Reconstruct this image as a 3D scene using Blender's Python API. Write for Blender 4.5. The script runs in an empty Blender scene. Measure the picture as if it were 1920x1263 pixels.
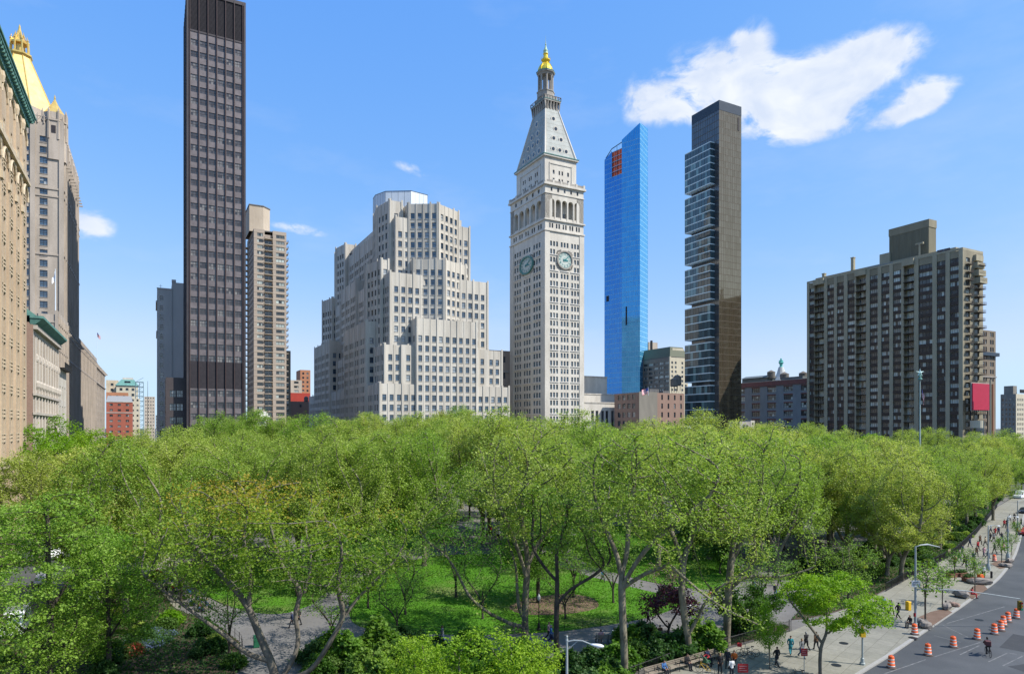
import bpy, math, random
import numpy as np
from mathutils import Vector, Matrix
R = math.radians
random.seed(7)
# ------------------------------------------------------------------ camera
F, HY, CH = 1250.0, 800.0, 21.0        # focal length in px of a 1920 px wide frame, horizon row, camera height
scene = bpy.context.scene
col = scene.collection
cam_d = bpy.data.cameras.new('camera'); cam = bpy.data.objects.new('camera', cam_d); col.objects.link(cam)
cam.location = (0, 0, CH); cam.rotation_euler = (R(90), 0, 0)
cam_d.sensor_width = 36; cam_d.lens = F/1920*36; cam_d.shift_y = (HY-631.5)/1920
cam_d.clip_start = 0.5; cam_d.clip_end = 12000
scene.camera = cam
scene.view_settings.view_transform = 'Standard'
scene.view_settings.look = 'None'
scene.view_settings.exposure = 0.42
scene.view_settings.gamma = 1.0
# ------------------------------------------------------------------ sun and sky
SUN_EL = R(48)
sun_h = Vector((1.0, -0.30, 0)).normalized()
sun_dir = Vector((sun_h.x*math.cos(SUN_EL), sun_h.y*math.cos(SUN_EL), math.sin(SUN_EL)))
sl = bpy.data.lights.new('sun', 'SUN'); sl.energy = 5.0; sl.angle = R(0.53); sl.color = (1.0, 0.955, 0.89)
so = bpy.data.objects.new('sun', sl); col.objects.link(so)
so.rotation_euler = sun_dir.to_track_quat('Z', 'Y').to_euler()
world = bpy.data.worlds.new('World'); scene.world = world; world.use_nodes = True

class NT:
    """small helper for node trees"""
    def __init__(s, nt): s.nt = nt; s.n = nt.nodes; s.l = nt.links
    def node(s, typ, **kw):
        nd = s.n.new(typ)
        for k, v in kw.items(): setattr(nd, k, v)
        return nd
    def set(s, inp, v):
        if hasattr(v, 'is_output'): s.l.new(v, inp)
        elif v is not None:
            if isinstance(v, (tuple, list)) and len(v) == 3 and inp.type == 'RGBA': v = (*v, 1)
            inp.default_value = v
    def math(s, op, a, b=None, c=None, clamp=False):
        nd = s.node('ShaderNodeMath', operation=op); nd.use_clamp = clamp
        s.set(nd.inputs[0], a)
        if b is not None: s.set(nd.inputs[1], b)
        if c is not None: s.set(nd.inputs[2], c)
        return nd.outputs[0]
    def vmath(s, op, a, b=None):
        nd = s.node('ShaderNodeVectorMath', operation=op); s.set(nd.inputs[0], a)
        if b is not None: s.set(nd.inputs[1], b)
        return nd.outputs[0]
    def mix(s, f, a, b, mode='MIX'):
        nd = s.node('ShaderNodeMix', data_type='RGBA', blend_type=mode)
        s.set(nd.inputs[0], f); s.set(nd.inputs[6], a); s.set(nd.inputs[7], b)
        return nd.outputs[2]
    def noise(s, vec, scale, detail=4, rough=.55):
        nd = s.node('ShaderNodeTexNoise'); s.set(nd.inputs['Vector'], vec)
        nd.inputs['Scale'].default_value = scale; nd.inputs['Detail'].default_value = detail
        nd.inputs['Roughness'].default_value = rough
        return nd.outputs['Fac']
    def mapr(s, v, a, b, c, d, smooth=False):
        nd = s.node('ShaderNodeMapRange'); nd.clamp = True
        if smooth: nd.interpolation_type = 'SMOOTHSTEP'
        s.set(nd.inputs[0], v)
        for i, q in enumerate((a, b, c, d)): nd.inputs[i+1].default_value = q
        return nd.outputs[0]
    def scale(s, vec, sc):
        nd = s.node('ShaderNodeMapping'); s.set(nd.inputs[0], vec); nd.inputs[3].default_value = sc
        return nd.outputs[0]

w = NT(world.node_tree); w.n.clear()
sky = w.node('ShaderNodeTexSky', sky_type='NISHITA'); sky.sun_disc = False
sky.sun_elevation = SUN_EL; sky.sun_rotation = math.atan2(sun_h.x, sun_h.y)
sky.altitude = 0; sky.air_density = 1.0; sky.dust_density = 0.35; sky.ozone_density = 2.2
tc = w.node('ShaderNodeTexCoord').outputs['Generated']
sep = w.node('ShaderNodeSeparateXYZ'); w.set(sep.inputs[0], tc)
az = w.math('ARCTAN2', sep.outputs[0], sep.outputs[1]); el = w.math('ARCSINE', sep.outputs[2])
def azel(x, y):
    u, v = (x-960)/F, (HY-y)/F
    return math.atan(u), math.atan(v/math.sqrt(1+u*u))
# clouds by compass bearing and elevation: (px x, px y, half width, half height, tilt, weight)
blobs = [(1330,148,78,52,.35,1),(1440,170,120,46,0,1.05),(1560,160,110,62,-.45,1.1),(1655,105,85,34,-.1,1),(1412,86,34,46,.2,.72),(1385,70,16,10,0,.5),
         (1520,222,95,30,.1,.8),(1470,205,70,38,0,.85),(1205,190,42,36,0,1.0),(1265,208,45,22,.2,.8),(1715,198,78,26,-.30,1.0),(1735,174,44,28,0,.85),
         (174,420,40,32,.1,1.3),(560,430,52,11,.1,1.0),(768,314,44,12,.3,.75),(320,380,40,10,0,.12),(1150,110,40,16,.2,.10)]
tot = None
for (bx, by, hw, hh, tl, wt) in blobs:
    a0, e0 = azel(bx, by)
    k = math.cos(a0)**2/F
    dx = w.math('SUBTRACT', az, a0); dy = w.math('SUBTRACT', e0, el)
    c_, s_ = math.cos(tl), math.sin(tl)
    p = w.math('ADD', w.math('MULTIPLY', dx, c_/(hw*k)), w.math('MULTIPLY', dy, s_/(hw*k)))
    q = w.math('ADD', w.math('MULTIPLY', dx, -s_/(hh*k)), w.math('MULTIPLY', dy, c_/(hh*k)))
    r2 = w.math('ADD', w.math('MULTIPLY', p, p), w.math('MULTIPLY', q, q))
    g = w.math('MULTIPLY', w.math('EXPONENT', w.math('MULTIPLY', r2, -.9)), wt)
    tot = g if tot is None else w.math('ADD', tot, g)
nv = w.scale(tc, (1, 1, 1.5))
wv = w.node('ShaderNodeTexNoise'); w.set(wv.inputs['Vector'], nv); wv.inputs['Scale'].default_value = 7; wv.inputs['Detail'].default_value = 3
warp = w.vmath('ADD', nv, w.vmath('MULTIPLY', w.vmath('SUBTRACT', wv.outputs['Color'], (.5,.5,.5)), (.09,.09,.09)))
n1 = w.noise(warp, 20, 10, .60)
shape = w.math('MULTIPLY', tot, w.mapr(n1, .28, .70, .22, 1.4))
dens = w.mapr(shape, .22, .84, 0, 1, True)
n2 = w.noise(warp, 22, 5, .5)
ccol = w.mix(w.mapr(n2, .35, .7, 0, 1), (7.1, 7.9, 9.4), (9.4, 9.7, 10.0))
hsv = w.node('ShaderNodeHueSaturation'); hsv.inputs['Saturation'].default_value = 1.12; hsv.inputs['Value'].default_value = 1.0
w.l.new(sky.outputs[0], hsv.inputs['Color'])
tint = w.mix(1.0, hsv.outputs[0], (1.12, 1.18, 1.32), 'MULTIPLY')
sp3 = w.node('ShaderNodeSeparateColor'); w.l.new(tint, sp3.inputs[0]); cb3 = w.node('ShaderNodeCombineColor')
for i, (i0, o0, g) in enumerate(((.81, 1.41, .93), (1.74, 3.77, .557), (3.91, 9.1, .15))):
    v_ = w.math('MULTIPLY', w.math('POWER', w.math('DIVIDE', sp3.outputs[i], i0), g), o0)
    w.set(cb3.inputs[i], w.math('SMOOTH_MIN', v_, (6.0, 8.2, 20)[i], 1.6))
tint = cb3.outputs[0]
wispy = w.math('MULTIPLY', w.mapr(w.noise(w.scale(tc, (1,1,3)), 3.2, 6, .6), .52, .8, 0, .16), 1)
skyc = w.mix(w.math('MAXIMUM', w.math('MULTIPLY', dens, .94), wispy), tint, ccol)
bg = w.node('ShaderNodeBackground'); bg.inputs['Strength'].default_value = 0.078
w.l.new(skyc, bg.inputs['Color'])
wo = w.node('ShaderNodeOutputWorld'); w.l.new(bg.outputs[0], wo.inputs['Surface'])

# ------------------------------------------------------------------ helpers
TH = R(28.19); C_, S_ = math.cos(TH), math.sin(TH)     # the street grid: local x runs south, local y runs east
def S_of(px, e): u = (px-960)/F; t = e/(C_-S_*u); return t*(C_*u+S_)
def E_of(px, s): u = (px-960)/F; t = s/(C_*u+S_); return t*(C_-S_*u)
def Z_of(y, s, e): return CH+(HY-y)/F*(s*S_+e*C_)
def W(s, e, z=0): return Vector((s*C_-e*S_, s*S_+e*C_, z))
def G(px, py, h=0.0):
    """point of the ground seen at this spot of the photograph"""
    t = F*(CH-h)/(py-HY); return Vector(((px-960)/F*t, t, h))
def at(px, py, t): return Vector(((px-960)/F*t, t, CH+(HY-py)/F*t))

def tag(o, label=None, cat=None, group=None, kind=None):
    if label: o['label'] = label
    if cat: o['category'] = cat
    if group: o['group'] = group
    if kind: o['kind'] = kind
    return o
def empty(name, loc, rz=0, label=None, cat=None, group=None, parent=None):
    o = bpy.data.objects.new(name, None); col.objects.link(o); o.empty_display_size = .5
    o.location = loc; o.rotation_euler = (0, 0, rz)
    if parent: o.parent = parent
    return tag(o, label, cat, group)
def link(name, me, parent=None, mats=()):
    o = bpy.data.objects.new(name, me); col.objects.link(o)
    if parent: o.parent = parent
    return o
def dup(root, children, loc, rz=0, sc=1.0, label=None, group=None):
    """copy of a thing with copies of its parts (children: list of (object, [sub objects]))"""
    r = root.copy(); col.objects.link(r); r.location = loc; r.rotation_euler = (0, 0, rz)
    r.scale = (sc,)*3 if not isinstance(sc, tuple) else sc
    if label: r['label'] = label
    if group: r['group'] = group
    out = []
    for ch in children:
        c = ch.copy(); col.objects.link(c); c.parent = r; out.append(c)
    return r, out

class MB:
    """collects faces and links them as one mesh object"""
    def __init__(s): s.v = []; s.f = []; s.m = []; s.r = []
    def quad(s, a, b, c, d, m=0, r=0.):
        i = len(s.v); s.v += [a, b, c, d]; s.f.append((i, i+1, i+2, i+3)); s.m.append(m); s.r.append(r)
    def poly(s, pts, m=0, r=0.):
        i = len(s.v); s.v += list(pts); s.f.append(tuple(range(i, i+len(pts)))); s.m.append(m); s.r.append(r)
    def box(s, x0, x1, y0, y1, z0, z1, m=0, r=0.):
        i = len(s.v)
        s.v += [(x0,y0,z0),(x1,y0,z0),(x1,y1,z0),(x0,y1,z0),(x0,y0,z1),(x1,y0,z1),(x1,y1,z1),(x0,y1,z1)]
        for q in ((0,3,2,1),(4,5,6,7),(0,1,5,4),(1,2,6,5),(2,3,7,6),(3,0,4,7)):
            s.f.append(tuple(i+k for k in q)); s.m.append(m); s.r.append(r)
    def obox(s, c, ax, hx, hy, hz, m=0, r=0.):
        """box about c turned so that its x axis follows ax (horizontal direction or any vector)"""
        ax = Vector(ax).normalized(); up = Vector((0,0,1)) if abs(ax.z) < .95 else Vector((0,1,0))
        ay = up.cross(ax).normalized(); az_ = ax.cross(ay); i = len(s.v); c = Vector(c)
        for sx, sy, sz in ((-1,-1,-1),(1,-1,-1),(1,1,-1),(-1,1,-1),(-1,-1,1),(1,-1,1),(1,1,1),(-1,1,1)):
            s.v.append(tuple(c+ax*hx*sx+ay*hy*sy+az_*hz*sz))
        for q in ((0,3,2,1),(4,5,6,7),(0,1,5,4),(1,2,6,5),(2,3,7,6),(3,0,4,7)):
            s.f.append(tuple(i+k for k in q)); s.m.append(m); s.r.append(r)
    def prism(s, pts, z0, z1, m=0, mt=None, bottom=False):
        """pts counter-clockwise in x, y"""
        n = len(pts); i = len(s.v)
        zb = z0 if isinstance(z0, (list, tuple)) else [z0]*n; zt = z1 if isinstance(z1, (list, tuple)) else [z1]*n
        s.v += [(p[0], p[1], zb[k]) for k, p in enumerate(pts)]+[(p[0], p[1], zt[k]) for k, p in enumerate(pts)]
        for k in range(n):
            j = (k+1) % n; s.f.append((i+k, i+j, i+n+j, i+n+k)); s.m.append(m); s.r.append(0.)
        s.f.append(tuple(i+n+k for k in range(n))); s.m.append(m if mt is None else mt); s.r.append(0.)
        if bottom: s.f.append(tuple(i+k for k in reversed(range(n)))); s.m.append(m); s.r.append(0.)
    def frustum(s, a, b, za, zb, m=0):
        """a, b: equal-length rings"""
        n = len(a); i = len(s.v)
        s.v += [(p[0], p[1], za) for p in a]+[(p[0], p[1], zb) for p in b]
        for k in range(n):
            j = (k+1) % n; s.f.append((i+k, i+j, i+n+j, i+n+k)); s.m.append(m); s.r.append(0.)
        s.f.append(tuple(i+n+k for k in range(n))); s.m.append(m); s.r.append(0.)
    def lathe(s, prof, cx=0, cy=0, n=16, m=0, ph=0., sx=1., sy=1.):
        """prof: list of (radius, z)"""
        i = len(s.v)
        for r, z in prof:
            for k in range(n):
                a = 2*math.pi*k/n+ph; s.v.append((cx+r*math.cos(a)*sx, cy+r*math.sin(a)*sy, z))
        for j in range(len(prof)-1):
            for k in range(n):
                q = (k+1) % n
                s.f.append((i+j*n+k, i+j*n+q, i+(j+1)*n+q, i+(j+1)*n+k)); s.m.append(m); s.r.append(0.)
        s.f.append(tuple(i+(len(prof)-1)*n+k for k in range(n))); s.m.append(m); s.r.append(0.)
        s.f.append(tuple(i+k for k in reversed(range(n)))); s.m.append(m); s.r.append(0.)
    def tube(s, pts, rads, n=6, m=0, cap=True):
        pts = [Vector(p) for p in pts]; i = len(s.v); k = len(pts)
        if not isinstance(rads, (list, tuple)): rads = [rads]*k
        ref = None
        for j, p in enumerate(pts):
            d = (pts[min(j+1, k-1)]-pts[max(j-1, 0)])
            if d.length < 1e-6: d = Vector((0,0,1))
            d.normalize()
            if ref is None: ref = Vector((1,0,0)) if abs(d.x) < .8 else Vector((0,1,0))
            a = (ref-d*ref.dot(d)).normalized(); b = d.cross(a); ref = a
            for q in range(n):
                t = 2*math.pi*q/n; s.v.append(tuple(p+(a*math.cos(t)+b*math.sin(t))*rads[j]))
        for j in range(k-1):
            for q in range(n):
                r = (q+1) % n
                s.f.append((i+j*n+q, i+j*n+r, i+(j+1)*n+r, i+(j+1)*n+q)); s.m.append(m); s.r.append(0.)
        if cap:
            s.f.append(tuple(i+(k-1)*n+q for q in range(n))); s.m.append(m); s.r.append(0.)
            s.f.append(tuple(i+q for q in reversed(range(n)))); s.m.append(m); s.r.append(0.)
    def mesh(s, name, mats, smooth=False):
        me = bpy.data.meshes.new(name)
        me.from_pydata([tuple(v) for v in s.v], [], s.f)
        for mt in mats: me.materials.append(mt)
        me.polygons.foreach_set('material_index', s.m)
        a = me.attributes.new('rnd', 'FLOAT', 'FACE'); a.data.foreach_set('value', s.r)
        if smooth: me.polygons.foreach_set('use_smooth', [True]*len(s.f))
        me.update(); return me
    def build(s, name, mats, parent=None, smooth=False):
        if not isinstance(mats, (list, tuple)): mats = [mats]
        return link(name, s.mesh(name, mats, smooth), parent)

# ------------------------------------------------------------------ materials
MATS = {}
def M(name, c, rough=.8, c2=None, scale=.25, streak=None, bump=0., metal=0., spec=.3, amt=.5, fine=None):
    """surface colour c varying towards c2 by noise; streak stretches the noise vertically (rain stains)"""
    if name in MATS: return MATS[name]
    m = bpy.data.materials.new(name); m.use_nodes = True; t = NT(m.node_tree); b = t.n['Principled BSDF']
    tcn = t.node('ShaderNodeTexCoord').outputs['Object']
    base = (*c, 1)
    if c2 is not None:
        f = t.noise(tcn if streak is None else t.scale(tcn, (1, 1, streak)), scale, 6, .6)
        f = t.mapr(f, .5-.5*amt*.6, .5+.5*amt*.6, 0, 1)
        base = t.mix(f, c, c2)
        if fine:
            f2 = t.noise(tcn, fine, 3, .6)
            base = t.mix(1., base, t.mix(f2, (.78,.78,.78), (1.2,1.2,1.2)), 'MULTIPLY')
    t.set(b.inputs['Base Color'], base)
    b.inputs['Roughness'].default_value = rough; b.inputs['Metallic'].default_value = metal
    b.inputs['Specular IOR Level'].default_value = spec
    if bump:
        bn = t.node('ShaderNodeBump'); bn.inputs['Strength'].default_value = bump; bn.inputs['Distance'].default_value = .05
        t.set(bn.inputs['Height'], t.noise(tcn, (fine or scale*8), 4)); t.l.new(bn.outputs[0], b.inputs['Normal'])
    MATS[name] = m; return m
def M_glass(name, dark, light, rough=.06, spec=.9, blinds=.3, metal=0.):
    """window glass: each pane gets its own depth of tone (curtains, blinds, dark rooms)"""
    m = bpy.data.materials.new(name); m.use_nodes = True; t = NT(m.node_tree); b = t.n['Principled BSDF']
    at_ = t.node('ShaderNodeAttribute', attribute_name='rnd').outputs['Fac']
    f = t.mapr(at_, 1-blinds, 1.0, 0, 1)
    t.set(b.inputs['Base Color'], t.mix(f, t.mix(t.mapr(at_, 0, 1-blinds, 0, 1), tuple(x*.45 for x in dark), dark), light))
    b.inputs['Roughness'].default_value = rough; b.inputs['Specular IOR Level'].default_value = spec; b.inputs['Metallic'].default_value = metal
    b.inputs['IOR'].default_value = 1.6
    bn = t.node('ShaderNodeBump'); bn.inputs['Strength'].default_value = .12; bn.inputs['Distance'].default_value = .2
    tcn = t.node('ShaderNodeTexCoord').outputs['Object']
    t.set(bn.inputs['Height'], t.noise(tcn, .35, 1)); t.l.new(bn.outputs[0], b.inputs['Normal'])
    MATS[name] = m; return m
def M_brick(name, c1, c2, mortar, scale=1.0, rough=.9):
    m = bpy.data.materials.new(name); m.use_nodes = True; t = NT(m.node_tree); b = t.n['Principled BSDF']
    tcn = t.node('ShaderNodeTexCoord').outputs['Object']
    sp = t.node('ShaderNodeSeparateXYZ'); t.set(sp.inputs[0], tcn)
    cb = t.node('ShaderNodeCombineXYZ'); t.set(cb.inputs[0], t.math('ADD', sp.outputs[0], sp.outputs[1])); t.set(cb.inputs[1], sp.outputs[2])
    br = t.node('ShaderNodeTexBrick'); t.set(br.inputs['Vector'], cb.outputs[0]); br.inputs['Scale'].default_value = scale
    for i, c in enumerate((c1, c2, mortar)): br.inputs[i+1].default_value = (*c, 1)
    br.inputs['Mortar Size'].default_value = .012
    st = t.noise(t.scale(tcn, (1,1,.2)), .18, 5)
    t.set(b.inputs['Base Color'], t.mix(1., br.outputs['Color'], t.mix(st, (.7,.7,.7), (1.25,1.25,1.25)), 'MULTIPLY'))
    b.inputs['Roughness'].default_value = rough
    MATS[name] = m; return m
lime = M('pale limestone', (.58,.54,.465), .85, (.41,.375,.315), .3, .10, .15, fine=3., amt=.5)
limeD = M('weathered limestone', (.38,.35,.30), .85, (.25,.225,.195), .25, .2, .1, fine=3.)
marble = M('white marble', (.62,.58,.50), .7, (.50,.46,.39), .3, .3, .05, fine=2.)
marbleP = M('marble panel', (.69,.665,.61), .7, (.60,.57,.52), .5, .4)
tanstone = M('tan terracotta', (.50,.39,.27), .8, (.40,.305,.205), .4, .2, .1, fine=2.)
tanlight = M('cream terracotta', (.60,.50,.36), .8, (.46,.37,.25), .5, .3, .1, fine=2.)
copper = M('copper patina', (.13,.29,.25), .7, (.08,.19,.17), .8)
gold = M('gold leaf tile', (.86,.60,.17), .34, (.70,.46,.12), .5, None, 0, .55, .6)
goldpale = M('pale gold tile', (.86,.68,.28), .5, (.74,.55,.2), .4, None, 0, .15, .5)
nylstone = M('buff limestone', (.44,.38,.315), .85, (.31,.265,.215), .25, .2, .1, fine=2.5)
bronze = M('dark bronze metal', (.06,.05,.052), .5, (.045,.037,.038), .3, None, 0, .2, .5)
bronzeP = M('bronze spandrel panel', (.18,.155,.155), .45, (.125,.105,.105), .5, None, 0, .1, .5)
mullbrown = M('brown mullion', (.07,.035,.03), .5, None)
louvre = M('dark louvre', (.025,.022,.026), .7, (.035,.03,.034), .8)
steelgrey = M('blue grey render', (.42,.42,.40), .8, (.36,.36,.345), .15, .4)
tanbrick = M_brick('tan brick', (.40,.34,.28), (.34,.285,.235), (.36,.31,.27), 2.2)
tanbrickD = M_brick('brown brick', (.27,.215,.17), (.22,.17,.135), (.24,.2,.165), 2.2)
concrete = M('beige concrete', (.50,.43,.34), .85, (.40,.335,.26), .2, .3)
whitemetal = M('white metal cladding', (.66,.72,.76), .5, (.58,.64,.69), .2, .3)
redbrick = M_brick('red brick', (.36,.10,.055), (.29,.075,.045), (.25,.13,.1), 2.0)
orangebrick = M_brick('orange brick', (.45,.2,.1), (.38,.16,.08), (.35,.2,.13), 2.0)
pinkbrick = M_brick('faded brick', (.31,.20,.15), (.26,.165,.125), (.27,.2,.16), 2.0)
olive = M('olive brown brick', (.27,.24,.165), .85, (.22,.195,.135), .3, .3, .1, fine=3.)
oliveL = M('olive concrete', (.37,.335,.235), .85, (.30,.27,.19), .3, .3)
brownpanel = M('brown spandrel', (.05,.036,.028), .6, (.065,.048,.038), .6)
slate = M('slate metal', (.03,.045,.065), .4, (.04,.055,.075), .3)
goldglassW = M('bronze tinted panel', (.22,.175,.11), .16, (.17,.135,.085), .12, None, 0, .75, .8)
greyglass = M('smoky panel', (.10,.105,.11), .12, (.075,.08,.085), .2, None, 0, .6, .8)
creamwall = M('cream brick', (.56,.51,.38), .85, (.47,.42,.31), .3, .3)
greywall = M('grey and shaded brick', (.24,.22,.18), .85, (.19,.175,.145), .3, .3)
bluegrey = M('blue grey painted brick', (.23,.25,.255), .8, (.19,.205,.21), .4, .4)
redtrim = M('red painted cornice', (.20,.085,.075), .7, (.16,.07,.06), .5)
tankwood = M('tank boards', (.19,.175,.15), .9, (.12,.11,.095), 1.5, .3)
roofgrey = M('roof felt', (.12,.12,.12), .9, (.17,.16,.15), .3)
iron = M('black iron', (.012,.013,.014), .5)
tealpaint = M('teal paint', (.03,.22,.22), .5)
shadeblind = None
g_dark = M_glass('window glass', (.035,.05,.065), (.30,.31,.30), blinds=.26)
g_sky = M_glass('sky reflecting glass', (.05,.09,.14), (.34,.36,.36), .05, 1.0, .22)
g_bronze = M_glass('smoked window glass', (.085,.08,.083), (.24,.225,.205), .12, .6, .30)
g_blind = M_glass('blind backed glass', (.06,.07,.072), (.50,.56,.51), .15, .6, .5)
fr_white = M('white window frame', (.55,.55,.52), .5)
fr_dark = M('dark window frame', (.03,.03,.032), .5)
fr_green = M('green window frame', (.08,.13,.12), .5)

# ------------------------------------------------------------------ buildings
class Bld:
    def __init__(s, name, label, cat, s0, e0, group=None):
        s.s0, s.e0 = s0, e0
        s.root = empty(name, W(s0, e0), TH, label, cat, group)
        s.p = {}; s.win = []; s.stuff = {}
    def mb(s, name, *mats):
        if name not in s.p: s.p[name] = (MB(), mats)
        return s.p[name][0]
    def L(s, a, e, z): return (a-s.s0, e-s.e0, z)
    def ring(s, pts): return [(a-s.s0, e-s.e0) for a, e in pts]
    def facade(s, part, mats, p0, p1, z0, z1, cols=(), rows=(), d=.3, win=None, skip=None, m=0):
        """wall from p0 (left, seen from outside) to p1 with real openings at cols x rows"""
        mb = s.mb(part, *mats) if mats else s.mb(part)
        p0 = Vector(p0); p1 = Vector(p1); Wd = (p1-p0).length
        u = (p1-p0)/Wd; n = Vector((u.y, -u.x))
        def P(a, z, dep=0.): q = p0+u*a-n*dep; return (q.x-s.s0, q.y-s.e0, z)
        cols = sorted(c for c in cols if c[0] > .02 and c[1] < Wd-.02); rows = sorted(r for r in rows if r[0] > z0 and r[1] < z1)
        if not cols or not rows: mb.quad(P(0,z0), P(Wd,z0), P(Wd,z1), P(0,z1), m); return
        zc = z0
        for (ra, rb) in rows:
            mb.quad(P(0,zc), P(Wd,zc), P(Wd,ra), P(0,ra), m); zc = rb
            uc = 0
            for (ca, cb) in cols:
                if skip and skip((ca+cb)/2, (ra+rb)/2): continue
                mb.quad(P(uc,ra), P(ca,ra), P(ca,rb), P(uc,rb), m); uc = cb
                mb.quad(P(ca,ra), P(cb,ra), P(cb,ra,d), P(ca,ra,d), m); mb.quad(P(ca,rb,d), P(cb,rb,d), P(cb,rb), P(ca,rb), m)
                mb.quad(P(ca,ra), P(ca,ra,d), P(ca,rb,d), P(ca,rb), m); mb.quad(P(cb,ra,d), P(cb,ra), P(cb,rb), P(cb,rb,d), m)
                if win: s.win.append((win, tuple(p0), tuple(u), tuple(n), ca, cb, ra, rb, d))
            mb.quad(P(uc,ra), P(Wd,ra), P(Wd,rb), P(uc,rb), m)
        mb.quad(P(0,zc), P(Wd,zc), P(Wd,z1), P(0,z1), m)
    def wingeo(s, mb, wn):
        (win, p0, u, n, a, b, ra, rb, d) = wn
        p0 = Vector(p0); u = Vector(u); n = Vector(n)
        def P(q, z, dep): r = p0+u*q-n*dep; return (r.x-s.s0, r.y-s.e0, z)
        nx, ny, fw = win['nx'], win['ny'], win.get('fw', .07)
        dp = d-.002; df = d-.07
        rr = random.random()
        for i in range(nx):
            for j in range(ny):
                xa, xb = a+(b-a)*i/nx, a+(b-a)*(i+1)/nx; za, zb = ra+(rb-ra)*j/ny, ra+(rb-ra)*(j+1)/ny
                r = rr if random.random() < .7 else random.random()
                mb.quad(P(xa,za,dp), P(xb,za,dp), P(xb,zb,dp), P(xa,zb,dp), 0, r)
        def bar(xa, xb, za, zb):
            mb.quad(P(xa,za,df), P(xb,za,df), P(xb,zb,df), P(xa,zb,df), 1)
            mb.quad(P(xa,za,dp), P(xa,za,df), P(xa,zb,df), P(xa,zb,dp), 1); mb.quad(P(xb,za,df), P(xb,za,dp), P(xb,zb,dp), P(xb,zb,df), 1)
            mb.quad(P(xa,zb,df), P(xb,zb,df), P(xb,zb,dp), P(xa,zb,dp), 1)
        for i in range(nx+1):
            c = a+(b-a)*i/nx; bar(max(a, c-fw/2), min(b, c+fw/2), ra, rb)
        for j in range(ny+1):
            c = ra+(rb-ra)*j/ny; bar(a, b, max(ra, c-fw/2), min(rb, c+fw/2))
        if win.get('sill'):
            so, sh = .14, .16
            xa, xb = a-.1, b+.1
            mb.quad(P(xa,ra-sh,-so), P(xb,ra-sh,-so), P(xb,ra,-so), P(xa,ra,-so), 2); mb.quad(P(xa,ra,-so), P(xb,ra,-so), P(xb,ra,.1), P(xa,ra,.1), 2)
            mb.quad(P(xa,ra-sh,.0), P(xa,ra-sh,-so), P(xa,ra,-so), P(xa,ra,0), 2); mb.quad(P(xb,ra-sh,-so), P(xb,ra-sh,0), P(xb,ra,0), P(xb,ra,-so), 2)
            mb.quad(P(xa,ra-sh,0.), P(xb,ra-sh,0.), P(xb,ra-sh,-so), P(xa,ra-sh,-so), 2)
    def block(s, part, mats, poly, z0, z1, specs, roof=None, **kw):
        """poly counter-clockwise in (south, east); specs[i] = (cols, rows, win) or None per edge"""
        n = len(poly)
        for i in range(n):
            sp = specs.get(i) if isinstance(specs, dict) else None
            a, b = poly[i], poly[(i+1) % n]
            if sp:
                W_ = math.dist(a, b); c = sp[0](W_) if callable(sp[0]) else sp[0]
                s.facade(part, mats, a, b, z0, z1, c, sp[1], win=sp[2], **kw)
            else: s.facade(part, mats, a, b, z0, z1)
        s.mb('roof', roof or roofgrey).poly([s.L(a, e, z1-.004) for a, e in poly])
    def finish(s, limit=96):
        for nm, (mb, mats) in s.p.items():
            if mb.f: mb.build(nm, list(mats), s.root)
        if not s.win: return
        def score(wn):
            (win, p0, u, n, a, b, ra, rb, d) = wn
            c = Vector(p0)+Vector(u)*(a+b)/2; zc = (ra+rb)/2
            to = Vector((-c.x, -c.y)); dist = to.length
            f = max(0, to.dot(Vector(n))/dist)
            v = (b-a)*(rb-ra)*f/(dist*dist+(zc-21)**2)
            wp = W(c.x, c.y); px = 960+F*wp.x/wp.y
            if zc < 23 or px < -5 or px > 1925: v *= .001
            return -v
        s.win.sort(key=score)
        for wn in s.win[:limit]:
            mb = MB(); s.wingeo(mb, wn); wi = wn[0]
            mb.build('window', [wi['glass'], wi['frame'], wi.get('sill') or wi['frame']], s.root)
        rest = s.win[limit:]
        groups = {}
        for wn in rest: groups.setdefault(id(wn[0]), []).append(wn)
        if groups:
            mb = MB(); mats = []
            for gl in groups.values():
                b0 = MB(); wi = gl[0][0]
                for wn in gl: s.wingeo(b0, wn)
                base = len(mats); mats += [wi['glass'], wi['frame'], wi.get('sill') or wi['frame']]
                i = len(mb.v); mb.v += b0.v; mb.f += [tuple(i+k for k in f) for f in b0.f]; mb.m += [base+k for k in b0.m]; mb.r += b0.r
            o = mb.build('window', mats, s.root); o['kind'] = 'stuff'
def even(n, w_, m0=1.5, m1=None):
    m1 = m0 if m1 is None else m1
    def f(W_):
        if n == 1: c = [(m0+W_-m1)/2]
        else: c = [m0+w_/2+(W_-m0-m1-w_)*i/(n-1) for i in range(n)]
        return [(x-w_/2, x+w_/2) for x in c]
    return f
def pitch(p, w_, m0=1.2):
    def f(W_):
        n = max(1, int((W_-2*m0+p-w_)/p)); tot = (n-1)*p+w_; x0 = (W_-tot)/2
        return [(x0+i*p, x0+i*p+w_) for i in range(n)]
    return f
def groups(ng, per, w_, gap, m0):
    """ng groups of per windows"""
    def f(W_):
        gw = per*w_+(per-1)*gap; out = []
        for g in range(ng):
            c = m0+gw/2+(W_-2*m0-gw)*(g/(ng-1) if ng > 1 else .5)
            for k in range(per):
                x = c-gw/2+k*(w_+gap); out.append((x, x+w_))
        return out
    return f
def rows(z0, z1, p, h, sill=.9):
    out = []; z = z0
    while z+sill+h < z1-.3: out.append((z+sill, z+sill+h)); z += p
    return out
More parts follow.
